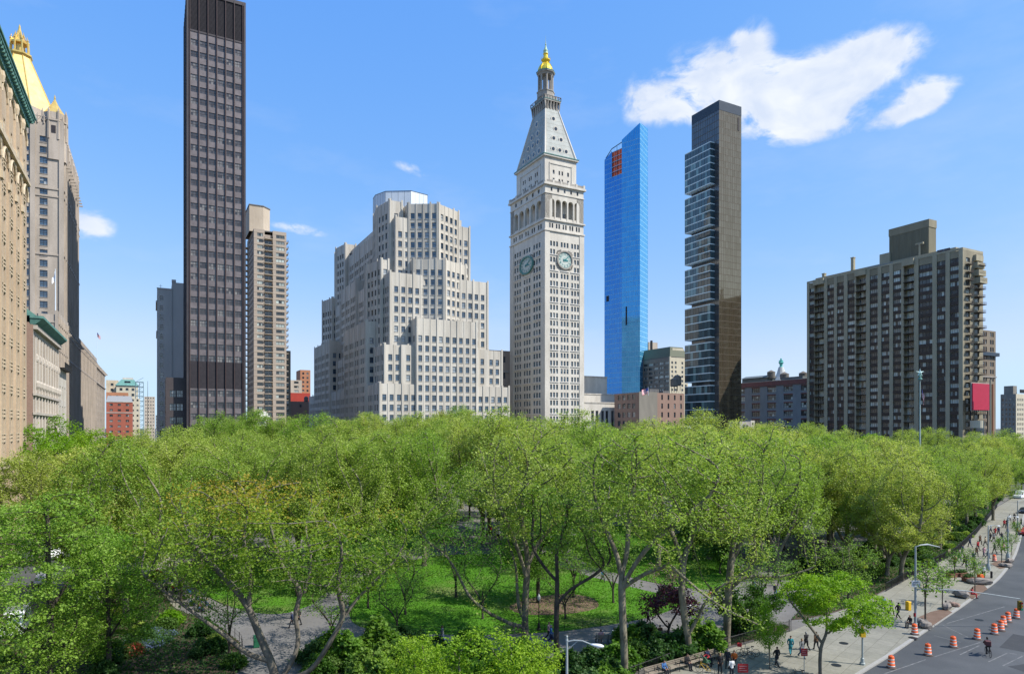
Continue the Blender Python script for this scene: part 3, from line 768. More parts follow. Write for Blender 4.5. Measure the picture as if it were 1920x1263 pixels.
def grey_slab():
    e = 330; a0, a1 = S_of(294.5, e), S_of(350, e); zt = Z_of(541, a0, e); z2 = Z_of(528, a0+4, e)
    B = Bld('grey_party_wall_block', 'blank blue grey block with one column of windows left of the dark tower', 'building', (a0+a1)/2, e+12)
    am = a0+(a1-a0)*.50
    B.block('wall', (steelgrey,), [(a0, e), (am, e), (am, e+24), (a0, e+24)], 0, zt, {0: ([(1.1, 2.4)], rows(8, zt, 4.2, 2.3), dict(nx=1, ny=2, glass=g_dark, frame=fr_dark, fw=.1)), 3: (pitch(3.4, 1.4, 1.5), rows(8, zt, 4.2, 2.3), w_slim)})
    B.block('wall', None, [(am, e+.3), (a1, e+.3), (a1, e+24), (am, e+24)], 0, z2, {})
    cx, cy = B.s0, B.e0
    B.mb('cornice', steelgrey).box(a0-.5-cx, a0+.02-cx, e-.2-cy, e+24-cy, zt-6, zt-5.2)
    B.mb('cornice').box(a0-.35-cx, a0+.02-cx, e-.2-cy, e+24-cy, zt-19, zt-18.4)
    B.mb('coping', steelgrey).box(a0-.15-cx, am+.1-cx, e-.2-cy, e-.002-cy, zt, zt+.5); B.mb('bulkhead', steelgrey).box(am-.1-cx, am+1.6-cx, e+.1-cy, e+2-cy, z2, z2+1.2)
    B.mb('antenna', iron).tube([(a0+1.4-cx, e+1-cy, zt), (a0+1.4-cx, e+1-cy, zt+2.2)], .06, 4); B.mb('antenna').tube([(a0+.7-cx, e+1-cy, zt+1.5), (a0+2.1-cx, e+1-cy, zt+1.5)], .05, 4)
    B.finish()
grey_slab()

# ================================================================== tan apartment slab with a stack of balconies
def balcony(B, c, u, n, wd, dp, h=1.05, name='balcony', mt=None):
    """slab and railing, c = centre of the wall edge (s, e, z)"""
    m = MB(); c = Vector(c); u = Vector((*u, 0)); n = Vector((*n, 0)); o = Vector((B.s0, B.e0, 0))
    q = c-o+n*dp/2
    m.obox(q, u, wd/2, dp/2, .11, 0)
    for k in (0, 1):
        z = .5+k*.55
        for (a, b) in ((c+u*-wd/2, c+u*-wd/2+n*dp), (c+u*-wd/2+n*dp, c+u*wd/2+n*dp), (c+u*wd/2+n*dp, c+u*wd/2)):
            m.tube([a-o+Vector((0,0,z)), b-o+Vector((0,0,z))], .035, 4, 1)
    N = max(3, int(wd/.35))
    for i in range(N+1):
        p = c+u*(-wd/2+wd*i/N)+n*dp-o; m.tube([p+Vector((0,0,.1)), p+Vector((0,0,1.05))], .022, 3, 1)
    for sd in (-1, 1):
        for i in range(3): p = c+u*(sd*wd/2)+n*dp*i/3-o; m.tube([p+Vector((0,0,.1)), p+Vector((0,0,1.05))], .022, 3, 1)
    m.build(name, mt or [concrete, iron], B.root)
def tan_slab():
    e0 = 330.; s0, s1 = S_of(476, e0), S_of(537, e0); e1 = E_of(463.5, s0); zt = Z_of(428, s0, e0)
    B = Bld('tan_balcony_tower', 'slim tan brick apartment tower with a central stack of balconies right of the dark tower', 'tower', (s0+s1)/2, (e0+e1)/2)
    P_ = 2.79; W_ = s1-s0; cx, cy = B.s0, B.e0
    wn = dict(nx=3, ny=1, glass=g_blind, frame=fr_dark, fw=.08)
    c = [(W_*.10, W_*.27), (W_*.68, W_*.94)]
    rw = [(zt-1.4-P_*(k+1)+.9, zt-1.4-P_*(k+1)+2.4) for k in range(38)]; rw = [r for r in rw if r[0] > 1][::-1]
    B.facade('wall', (tanbrick,), (s0, e0), (s0+W_*.325, e0), 0, zt, [c[0]], rw, .22, wn)
    B.facade('wall', None, (s0+W_*.575, e0), (s1, e0), 0, zt, [(c[1][0]-W_*.575, c[1][1]-W_*.575)], rw, .22, wn)
    B.facade('wall', None, (s0+W_*.325, e0+.9), (s0+W_*.575, e0+.9), 0, zt-2, [(.3, W_*.25-.3)], [(a-.6, b) for a, b in rw], .15, dict(nx=2, ny=1, glass=g_dark, frame=fr_white, fw=.1))
    for a in (W_*.325, W_*.575): B.mb('wall').quad(*[(s0+a-cx, y-cy, z) for y, z in ((e0, 0), (e0+.9, 0), (e0+.9, zt), (e0, zt))])
    B.facade('wall', None, (s0, e1), (s0, e0), 0, zt, pitch(3.2, 1.6, 2)(e1-e0), rw, .22, wn)
    B.facade('wall', None, (s1, e0), (s1, e1), 0, zt); B.facade('wall', None, (s1, e1), (s0, e1), 0, zt)
    B.mb('roof', roofgrey).box(s0+.01-cx, s1-.01-cx, e0+.95-cy, e1-.01-cy, zt-.6, zt-.1)
    sl_ = B.mb('floor_band', concrete)
    for k in range(39):
        z = zt-1.4-P_*k
        if z > 2:
            for (a, b) in ((0, .325), (.575, 1)): sl_.box(s0+W_*a-cx, s0+W_*b-cx, e0-.07-cy, e0-.002-cy, z-.12, z+.12)
            balcony(B, (s0+W_*.45, e0+.9, z-P_ if z > 6 else z), (1, 0), (0, -1), W_*.25-.1, 1.9)
            sl_.box(s0-.07-cx, s0-.002-cx, e0-cy, e1-cy, z-.12, z+.12)
    for k in range(36):
        z = zt-1.4-P_*(k+1)
        if z > 14: balcony(B, (s0, e1-3, z), (0, -1), (-1, 0), 4.5, 1.7); balcony(B, (s1, e0+4, z), (0, 1), (1, 0), 4.2, 1.3)
    pa = S_of(467.5, e0+4); pb = S_of(508, e0+4); z2 = Z_of(384, pa, e0+4)
    ph_ = [(pa, e0+4), (pb-3.4, e0+4), (pb, e0+7.4), (pb, e0+20), (pa, e0+20)]
    B.mb('penthouse', concrete).prism([(a-cx, b-cy) for a, b in ph_], zt-.3, z2)
    B.mb('penthouse_coping', roofgrey).prism([(a-cx, b-cy) for a, b in [(pa-.2, e0+3.8), (pb-3.3, e0+3.8), (pb+.2, e0+7.3), (pb+.2, e0+20.2), (pa-.2, e0+20.2)]], z2, z2+.5)
    B.finish(100)
    # dark neighbour peeping out on the right
    a0 = S_of(534, 352); zt = Z_of(657, a0, 352)
    B = Bld('narrow_dark_block', 'narrow dark brick block just right of the slim tan balcony tower', 'building', a0+2, 358)
    B.block('wall', (greywall,), [(a0, 352), (S_of(545, 352), 352), (S_of(545, 352), 366), (a0, 366)], 0, zt, {0: (pitch(2.6, 1.1, .5), rows(6, zt, 3.2, 1.7), w_slim)})
    B.finish()
tan_slab()

# ================================================================== office block and gilded tower on the left
def arch_top(mb, P, a, b, z, m=0, N=8, dep=.3):
    r = (b-a)/2
    return
def gilded_tower():
    s0, s1, e0, e1 = -64., -32.0, 318., 379.
    B = Bld('gilded_pyramid_tower', 'buff stone gothic tower under a golden octagonal pyramid, upper left', 'tower', -48, 345)
    cx, cy = B.s0, B.e0
    wn = dict(nx=2, ny=2, glass=g_sky, frame=fr_dark, fw=.1, sill=nylstone)
    zt = Z_of(236, s1, e0)
    rw = [(zt-8-4.05*k, zt-8-4.05*k+2.6) for k in range(31)]; rw = [r for r in rw if r[0] > 4][::-1]
    Wd = s1-s0
    B.facade('wall', (nylstone,), (s0, e0), (s1, e0), 0, zt, sorted([(Wd-7.8, Wd-5.2), (Wd-16.4, Wd-14.2), (Wd-13.4, Wd-11.2), (4, 6.4)]), rw, .5, wn)
    B.facade('wall', None, (s1, e0), (s1, e1), 0, zt-7, [c for k, c in enumerate(pitch(5.2, 1.9, 6)(e1-e0))], rw, .5, dict(wn, sill=None))
    B.facade('wall', None, (s1, e1), (s0, e1), 0, zt); B.facade('wall', None, (s0, e1), (s0, e0), 0, zt)
    B.mb('roof', roofgrey).box(s0+.1-cx, s1-.1-cx, e0+.1-cy, e1-.1-cy, zt-8, zt-7.4)
    pb = B.mb('buttress', nylstone)
    for x in (s1-.6, s1-10., s1-18.5, s0+1): pb.box(x-.8-cx, x+.8-cx, e0-.55-cy, e0+.01-cy, 0, zt+1.5)
    for k in range(11): y = e0+3+k*5.3; pb.box(s1-.01-cx, s1+.5-cx, y-.5-cy, y+.5-cy, 0, zt-4+(k % 2))
    for z in (zt-26, zt-29, zt-52): B.mb('string_course', nylstone).box(s0-.3-cx, s1+.35-cx, e0-.3-cy, e1+.3-cy, z, z+.7)
    # gothic parapet with openwork and pinnacles
    pp = B.mb('gothic_parapet', nylstone)
    for k in range(16):
        x = s0+1+k*2.05; pp.tube([(x-cx, e0-.2-cy, zt-.5), (x-cx, e0-.2-cy, zt+2.6), (x-cx, e0-.2-cy, zt+3.6)], [.3, .22, .02], 4)
        if k < 15: pp.tube([(x-cx, e0-.2-cy, zt+.3), (x+1-cx, e0-.2-cy, zt+1.9), (x+2.05-cx, e0-.2-cy, zt+.3)], .14, 4); pp.tube([(x-cx, e0-.2-cy, zt+2.2), (x+2.05-cx, e0-.2-cy, zt+2.2)], .16, 4)
    for k in range(13):
        y = e0+5+k*4.4; zz = zt-7
        pp.lathe([(.75, zz-1), (.7, zz+3), (.9, zz+3.2), (.25, zz+6), (.02, zz+8)], s1-.3-cx, y-cy, 6)
        pp.obox((s1+.7-cx, y-cy, zz-8), (1, 0, 0), 1.2, .3, .25)
    # corner turret with gilded cap
    tx, ty = s1-3.2, e0+3.4
    tu = B.mb('corner_turret', nylstone)
    tu.lathe([(4.3, zt-14), (4.3, zt+1), (4.7, zt+1.2), (4.7, zt+1.8), (4.0, zt+1.9), (4.0, zt+4.8)], tx-cx, ty-cy, 8, 0, math.pi/8)
    for k in range(8):
        a = 2*math.pi*k/8+math.pi/8; tu.tube([(tx+4.2*math.cos(a)-cx, ty+4.2*math.sin(a)-cy, zt-6), (tx+4.2*math.cos(a)-cx, ty+4.2*math.sin(a)-cy, zt+5.2), (tx+4.2*math.cos(a)-cx, ty+4.2*math.sin(a)-cy, zt+6.6)], [.5, .4, .03], 5)
        a += math.pi/8; B.mb('turret_opening', louvre).obox((tx+3.95*math.cos(a)-cx, ty+3.95*math.sin(a)-cy, zt-2.2), (-math.sin(a), math.cos(a), 0), .75, .12, 1.5)
    B.mb('turret_cap', gold).lathe([(3.9, zt+4.8), (2.6, zt+6.6), (1.2, zt+9), (.3, zt+11), (.35, zt+11.6), (.05, zt+13)], tx-cx, ty-cy, 8, 0, math.pi/8)
    # the pyramid: octagonal, tile courses as fine ribs
    ps, pe = -49.2, 339.; ph = math.pi/8
    z0 = Z_of(222, ps, pe); z1 = Z_of(108, ps, pe)
    ob = B.mb('octagon_base', nylstone); ob.lathe([(17.5, zt-8), (17.5, zt+1.5), (14.8, zt+1.6), (14.8, z0+1)], ps-cx, pe-cy, 8, 0, ph)
    py = B.mb('golden_pyramid', goldpale, gold)
    N = 8; r0, r1 = 14.3, 3.7
    py.lathe([(r0, z0), (r1, z1)], ps-cx, pe-cy, 8, 0, ph)
    for k in range(8):
        a = 2*math.pi*k/8+ph; py.tube([(ps-cx+r0*math.cos(a), pe-cy+r0*math.sin(a), z0), (ps-cx+r1*math.cos(a), pe-cy+r1*math.sin(a), z1)], .28, 4, 1)
    py.lathe([(4.0, z1-.3), (4.6, z1+.4), (4.6, z1+1.0), (3.9, z1+1.1)], ps-cx, pe-cy, 8, 1, ph)
    lz = z1+1.1
    ln = B.mb('golden_lantern', gold)
    ln.lathe([(1.5, lz), (1.5, lz+6)], ps-cx, pe-cy, 8, 0, ph)
    ztop = Z_of(46, ps, pe); h = ztop-lz
    for k in range(8):
        a = 2*math.pi*k/8+ph; c_, s_ = math.cos(a), math.sin(a)
        ln.tube([(ps-cx+r*c_, pe-cy+r*s_, lz+z*h) for r, z in ((3.3, 0), (3.1, .42), (3.2, .45), (3.0, .50), (2.8, .60))], [.36, .32, .42, .2, .03], 5)
        ln.tube([(ps-cx+r*c_, pe-cy+r*s_, lz+z*h) for r, z in ((2.7, .40), (2.0, .55), (1.6, .62), (1.4, .74))], [.26, .2, .25, .03], 5)
    ln.lathe([(3.0, lz+.34*h), (3.1, lz+.40*h), (2.6, lz+.42*h), (1.8, lz+.50*h), (1.5, lz+.56*h), (1.5, lz+.6*h), (1.05, lz+.66*h), (.5, lz+.82*h), (.35, lz+.92*h), (.05, lz+h)], ps-cx, pe-cy, 8, 0, ph)
    B.finish()
    # base block of the same building
    zA = 61.; zB = 57.
    B = Bld('buff_gothic_base_block', 'long buff stone base block with a flagpole in front of the gilded tower', 'building', -48, 350)
    cx, cy = B.s0, B.e0; s1 = -30.7
    rw = [(4+4.05*k, 4+4.05*k+2.3) for k in range(13)]
    B.facade('wall', (nylstone,), (-70, 286), (s1, 286), 0, zA, pitch(3.6, 1.6, 1.6)(s1+70), rw, .4, dict(wn, sill=None))
    B.facade('wall', None, (s1, 286), (s1, 320), 0, zA, pitch(3.4, 1.5, 3)(34), rw, .4, dict(wn, sill=None))
    B.mb('roof', roofgrey).box(-70-cx, s1-.01-cx, 286.01-cy, 478-cy, zA-1.5, zA-1.)
    e3 = 478
    B.facade('wall', None, (s1-.6, 320), (s1-.6, e3), 0, zA-1, pitch(3.9, 1.6, 3)(e3-320), rw, .4, dict(wn, sill=None))
    B.facade('wall', None, (s1, 320), (s1-.6, 320), 0, zA)
    B.facade('wall', None, (s1-1.2, e3), (s1-1.2, 565), 0, zB+3, pitch(3.9, 1.6, 3)(565-e3), rw, .4, dict(wn, sill=None))
    B.facade('wall', None, (s1-.6, e3), (s1-1.2, e3), 0, zA)
    pb = B.mb('buttress', nylstone)
    for k in range(56):
        y = 288+k*4.9
        if y < 562: pb.box(s1-.7-cx, s1+.35-(.6 if y > 320 else 0)-(.6 if y > e3 else 0)-cx, y-.45-cy, y+.45-cy, 0, zA+1.4-(2 if y > e3 else 0)); pb.obox((s1+.2-cx, y-cy, zA-3), (1, 0, 0), .9, .22, .25)
    for k in range(9): x = -70+k*4.9; pb.box(x-.45-cx, x+.45-cx, 286-.4-cy, 286.01-cy, 0, zA+1.4)
    for z in (48.5, 58): B.mb('string_course', nylstone).box(-70-cx, s1+.25-cx, 285.75-cy, 320-cy, z, z+.6); B.mb('string_course').box(s1-1-cx, s1-.3-cx, 320-cy, 563-cy, z-.5, z+.1)
    B.finish(60)
gilded_tower()

def tan_block():
    """the tan facade at the left edge, seen almost along its length"""
    s1 = -21.; eE = 152.
    zc = Z_of(222, s1, eE)
    B = Bld('tan_terracotta_block', 'tan terracotta office block with green copper eaves at the far left edge', 'building', -31, 110)
    cx, cy = B.s0, B.e0
    e0_ = 72.
    rw = [(zc-11-3.95*k, zc-11-3.95*k+2.45) for k in range(16)]; rw = [r for r in rw if r[0] > 3][::-1]
    wn = dict(nx=1, ny=2, glass=g_dark, frame=fr_green, fw=.12, sill=tanlight)
    cl = []
    x = 1.6
    while x < eE-e0_-4: cl += [(x, x+1.25), (x+2.05, x+3.3)]; x += 6.1
    B.facade('wall', (tanstone,), (s1, e0_), (s1, eE), 0, zc, cl, rw, .28, wn)
    B.facade('wall', None, (s1, eE), (s1-22, eE), 0, zc, pitch(4, 1.5, 2)(22), rw, .4, wn); B.facade('wall', None, (s1-22, eE), (s1-22, e0_), 0, zc); B.facade('wall', None, (s1-22, e0_), (s1, e0_), 0, zc)
    B.mb('roof', roofgrey).box(s1-21.9-cx, s1-.1-cx, e0_+.1-cy, eE-.1-cy, zc-.6, zc-.05)
    pr = B.mb('pilaster', tanstone); lt = B.mb('terracotta_trim', tanlight)
    y = e0_
    za = zc-13.2
    while y < eE-1:
        pr.box(s1-.02-cx, s1+.16-cx, y-.05-cy, y+1.25-cy, 0, zc-2.2)
        pr.box(s1+.16-cx, s1+.28-cx, y+.3-cy, y+.9-cy, 0, zc-3)
        for z in (za+1.5, za-6): lt.box(s1+.1-cx, s1+.5-cx, y-.1-cy, y+1.3-cy, z, z+1.2)
        lt.lathe([(.3, zc-4.4), (.5, zc-3.4), (.35, zc-2.6)], s1+.25-cx, y+.6-cy, 6)
        # arched heads of the top bays and the arched cornice lower down
        for zz, o in ((zc-3.2, .12), (za-.4, .3)):
            pts = [(s1+o-cx, y+3.67-2.45*math.cos(math.pi*i/8)-cy, zz-2.2+2.4*math.sin(math.pi*i/8)) for i in range(9)]
            lt.tube(pts, .22, 5)
        y += 6.1
    for (a, b) in rw:
        for (c, d_) in cl: pass
    for k, (a, b) in enumerate(rw):      # ribbed spandrels
        for (c, d_) in cl: lt.box(s1-.01-cx, s1+.12-cx, e0_+c-.1-cy, e0_+d_+.1-cy, a-1.35, a-1.15); lt.box(s1-.01-cx, s1+.12-cx, e0_+c-.1-cy, e0_+d_+.1-cy, a-.75, a-.55)
    lt.box(s1-.02-cx, s1+.6-cx, e0_-cy, eE+.3-cy, za+.6, za+1.2); lt.box(s1-.02-cx, s1+.4-cx, e0_-cy, eE+.2-cy, za+1.2, za+2.)
    lt.box(s1-.02-cx, s1+.5-cx, e0_-cy, eE+.3-cy, 14.5, 15.6)
    co = B.mb('copper_eaves', copper)
    co.box(s1-.3-cx, s1+.4-cx, e0_-cy, eE+.4-cy, zc-1.6, zc-.2); co.box(s1-.3-cx, s1+1.15-cx, e0_-cy, eE+1.1-cy, zc-.2, zc+.3); co.box(s1-.3-cx, s1+1.35-cx, e0_-cy, eE+1.3-cy, zc+.3, zc+.65)
    y = e0_+.4
    while y < eE+.5: co.box(s1+.3-cx, s1+1.05-cx, y-cy, y+.4-cy, zc-.85, zc-.2); y += 1.22
    B.finish()
tan_block()
nylstone2 = M('pale buff stone', (.50,.45,.385), .85, (.38,.335,.285), .4, .2, .15, fine=3.)
def ornate():
    s1 = -21.; e0_, e1_ = 159.5, 199.; zt = Z_of(604, s1, e0_)
    B = Bld('ornate_stone_house', 'narrow ornate stone front with brick side wall and green copper cornice', 'building', -30, 180)
    cx, cy = B.s0, B.e0
    rw = [(3+3.75*k, 3+3.75*k+2.4) for k in range(10)]; rw = [r for r in rw if r[1] < zt-2]
    cl = pitch(4.3, 1.5, 1.5)(e1_-e0_)
    B.facade('wall', (nylstone2, pinkbrick), (s1, e0_), (s1, e1_), 0, zt, cl, rw, .5, dict(nx=1, ny=2, glass=g_dark, frame=fr_dark, fw=.1, sill=tanlight))
    B.facade('wall', None, (s1-15, e0_), (s1, e0_), 0, zt, m=1)
    B.facade('wall', None, (s1, e1_), (s1-15, e1_), 0, zt); B.mb('roof', roofgrey).box(s1-15-cx, s1-.05-cx, e0_+.05-cy, e1_-cy, zt-.5, zt)
    lt = B.mb('stone_trim', nylstone2)
    for z in (12.2, 23.4, 27.2): lt.box(s1-.02-cx, s1+.5-cx, e0_-.1-cy, e1_-cy, z, z+.5)
    for (a, b) in cl:
        lt.lathe([(.2, 28.4), (.5, 29.), (.55, 29.8), (.3, 30.2)], s1+.35-cx, e0_+(a+b)/2-cy, 8)
        lt.obox((s1+.25-cx, e0_+(a+b)/2-cy, 34.2), (0, 1, 0), .9, .25, .2); lt.lathe([(.4, 34.4), (.3, 35.2), (.1, 35.6)], s1+.25-cx, e0_+(a+b)/2-cy, 6)
        lt.tube([(s1+.15-cx, e0_+a-.5-cy, 3), (s1+.15-cx, e0_+a-.5-cy, zt-3)], .2, 5)
    co = B.mb('copper_cornice', copper)
    co.frustum([(s1-.5-cx, e0_-cy), (s1+.3-cx, e0_-cy), (s1+.3-cx, e1_-cy), (s1-.5-cx, e1_-cy)], [(s1-.5-cx, e0_-.3-cy), (s1+1.6-cx, e0_-.3-cy), (s1+1.6-cx, e1_+.4-cy), (s1-.5-cx, e1_+.4-cy)], zt-.4, zt+.8)
    co.box(s1-.5-cx, s1+1.7-cx, e0_-.4-cy, e1_+.5-cy, zt+.8, zt+1.3); co.frustum([(s1-3-cx, e0_-cy), (s1+.6-cx, e0_-cy), (s1+.6-cx, e1_-cy), (s1-3-cx, e1_-cy)], [(s1-3-cx, e0_-cy), (s1-1.5-cx, e0_-cy), (s1-1.5-cx, e1_-cy), (s1-3-cx, e1_-cy)], zt+1.3, zt+3.)
    lt.box(s1-.02-cx, s1+.7-cx, e0_-cy, e1_-cy, zt-1.3, zt-.5)
    B.finish()
    e0_, e1_ = 199.5, 215.; zt = Z_of(688, s1, e0_)
    B = Bld('plain_stone_house', 'pale stone house with an iron balcony between the ornate front and the gothic base', 'building', -30, 207)
    cx, cy = B.s0, B.e0
    B.facade('wall', (lime,), (s1, e0_), (s1, e1_), 0, zt, pitch(5, 2.1, 1.4)(e1_-e0_), rows(2, zt, 5, 3.4), .5, dict(nx=1, ny=2, glass=g_dark, frame=fr_dark, fw=.12))
    B.facade('wall', None, (s1, e1_), (s1-10, e1_), 0, zt); B.facade('wall', None, (s1-10, e0_), (s1, e0_), 0, zt); B.mb('roof', roofgrey).box(s1-10-cx, s1-.05-cx, e0_-cy, e1_-cy, zt-.5, zt-.01)
    rl = B.mb('iron_balcony', iron)
    rl.box(s1-.2-cx, s1+1.3-cx, e0_-cy, e1_-cy, zt-.3, zt-.02)
    for k in range(40): y = e0_+(e1_-e0_)*k/39; rl.tube([(s1+1.2-cx, y-cy, zt), (s1+1.2-cx, y-cy, zt+1.3)], .05, 3)
    rl.tube([(s1+1.2-cx, e0_-cy, zt+1.3), (s1+1.2-cx, e1_-cy, zt+1.3)], .07, 4); rl.tube([(s1+1.2-cx, e0_-cy, zt+.8), (s1+1.2-cx, e1_-cy, zt+.8)], .05, 4)
    B.finish()
ornate()
# ================================================================== blue glass tower
def M_curtain(name, c1, c2, rough, cell, lines=(.3,.4,.45), metal=.55, spec=1.):
    """curtain wall glass whose panes differ a little"""
    m = bpy.data.materials.new(name); m.use_nodes = True; t = NT(m.node_tree); b = t.n['Principled BSDF']
    a = t.node('ShaderNodeAttribute', attribute_name='rnd').outputs['Fac']
    t.set(b.inputs['Base Color'], t.mix(a, c1, c2)); b.inputs['Roughness'].default_value = rough
    b.inputs['Metallic'].default_value = metal; b.inputs['Specular IOR Level'].default_value = spec
    bn = t.node('ShaderNodeBump'); bn.inputs['Strength'].default_value = .08; bn.inputs['Distance'].default_value = .3
    tcn = t.node('ShaderNodeTexCoord').outputs['Object']; t.set(bn.inputs['Height'], t.noise(tcn, .13, 2)); t.l.new(bn.outputs[0], b.inputs['Normal'])
    MATS[name] = m; return m
blueglassD = M_curtain('shaded blue curtain glass', (.02,.20,.56), (.03,.24,.60), .06, 1)  # same glass darkened; the dimmer light on the left face is in the colour
blueglass = M_curtain('blue curtain glass', (.04,.30,.62), (.055,.36,.68), .06, 1)
blueglassL = M_curtain('lit blue curtain glass', (.06,.36,.64), (.09,.42,.70), .08, 1)  # lighter copy for the right face, its brighter reflection painted into the colour
bluemull = M('blue grey mullion', (.30,.58,.74), .4)
def panelwall(B, part, mats, p0, p1, z0, z1a, z1b, nx, dz, gap, mi=0, skip=None, dep=.05, gv=2.6):
    """glass panes (one quad each, set 5 cm behind thin mullions); the top may slope from z1a to z1b"""
    mb = B.mb(part, *mats); gm = B.mb('mullion_grid')
    p0, p1 = Vector(p0), Vector(p1); u = (p1-p0); W_ = u.length; u /= W_; n = Vector((u.y, -u.x))
    def P(a, z, d): q = p0+u*a-n*d; return (q.x-B.s0, q.y-B.e0, z)
    ztop = lambda a: z1a+(z1b-z1a)*a/W_
    nz = int((max(z1a, z1b)-z0)/dz)+1
    for i in range(nx):
        a, b = W_*i/nx, W_*(i+1)/nx
        for j in range(nz):
            za = z0+dz*j; zb = za+dz
            if za >= min(ztop(a), ztop(b)): 
                if za >= max(ztop(a), ztop(b)): continue
            if skip and skip((a+b)/2, (za+zb)/2): continue
            t0, t1 = min(zb, ztop(a)), min(zb, ztop(b))
            mb.quad(P(a, min(za, ztop(a)), dep), P(b, min(za, ztop(b)), dep), P(b, t1, dep), P(a, t0, dep), mi, random.random())
        gm.quad(P(a-gap, z0, 0), P(a+gap, z0, 0), P(a+gap, ztop(a), 0), P(a-gap, ztop(a), 0))
    for j in range(nz):
        z = z0+dz*j
        if z < min(z1a, z1b): gm.quad(P(0, z-gap*gv, 0), P(W_, z-gap*gv, 0), P(W_, z+gap*gv, 0), P(0, z+gap*gv, 0))
def blue_tower():
    def se(px, t): u = (px-960)/F; x, y = u*t, t; return (x*C_+y*S_, -x*S_+y*C_)
    P1, P2, P3, P4 = se(1133.5, 483), se(1166, 470), se(1200, 461), se(1214.5, 476)
    P5 = se(1190, 505); P6 = se(1158, 508)
    B = Bld('blue_glass_tower', 'slender blue glass tower with a pointed sloping top and an orange opening', 'tower', P2[0], P2[1]+15)
    B.mb('mullion_grid', bluemull)
    z = lambda y, p: Z_of(y, *p)
    zz = [z(300, P1), z(262, P2), z(230, P3), z(241, P4)]
    def hole(a, zc): W1 = math.dist(P1, P2); return a > W1*.36 and z(327, P2) < zc < z(262, P2)
    panelwall(B, 'curtain_wall', (blueglassD, blueglass, blueglassL), P1, P2, 0, zz[0], zz[1], 7, 3.5, .055, 0, hole)
    panelwall(B, 'curtain_wall', (), P2, P3, 0, zz[1], zz[2], 8, 3.5, .055, 1)
    panelwall(B, 'curtain_wall', (), P3, P4, 0, zz[2], zz[3], 5, 3.5, .055, 2)
    cw = B.mb('curtain_wall')
    for (a, b, za, zb) in ((P4, P5, zz[3], 205), (P5, P6, 205, 200), (P6, P1, 200, zz[0])): cw.quad(B.L(*a, 0), B.L(*b, 0), B.L(*b, zb), B.L(*a, za), 0, .5)
    B.mb('roof', roofgrey).poly([B.L(*P1, 196), B.L(*P2, 196), B.L(*P3, 196), B.L(*P4, 196), B.L(*P5, 196), B.L(*P6, 196)])
    # open orange storeys near the top and the bent steel frame over them
    og = B.mb('orange_panel', M('orange netting', (.90,.15,.05), .7, (.75,.11,.04), .6))
    a = Vector(P1); b = Vector(P2); d = (b-a); n = Vector((d.y, -d.x)).normalized()
    def P(k, zc, dep): q = a+d*k-n*dep; return (q.x-B.s0, q.y-B.e0, zc)
    zl, zh = z(327, P2), z(277, P2)
    og.quad(P(.36, zl, 1.2), P(1, zl, 1.2), P(1, zh, 1.2), P(.36, zh, 1.2)); og.quad(P(.36, zl, 0), P(1, zl, 0), P(1, zl, 1.2), P(.36, zl, 1.2))
    st = B.mb('steel_frame', iron)
    for k in range(6): zc = zl+(zh-zl)*k/5; st.tube([P(.36, zc, .8), P(1, zc, .8)], .16, 4)
    for k in (.36, .68, 1.): st.tube([P(k, zl, .8), P(k, zh+(3 if k > .5 else 1), .8)], .2, 4)
    st.tube([P(.05, zz[0]+1, .5), P(.4, zh+2.5, .5), P(.98, zz[1]-1.5, .5)], .3, 5)
    op = B.mb('dark_vent', louvre); c = Vector(P2)+(Vector(P3)-Vector(P2))*.25
    op.obox((c.x-B.s0, c.y-B.e0-.0, z(593, P2)), (P3[0]-P2[0], P3[1]-P2[1], 0), .55, .12, 6.5)
    c = Vector(P1)+(Vector(P2)-Vector(P1))*.18; op.obox((c.x-B.s0, c.y-B.e0, z(561, P1)), (P2[0]-P1[0], P2[1]-P1[1], 0), 1.2, .15, 2.)
    B.finish()
blue_tower()

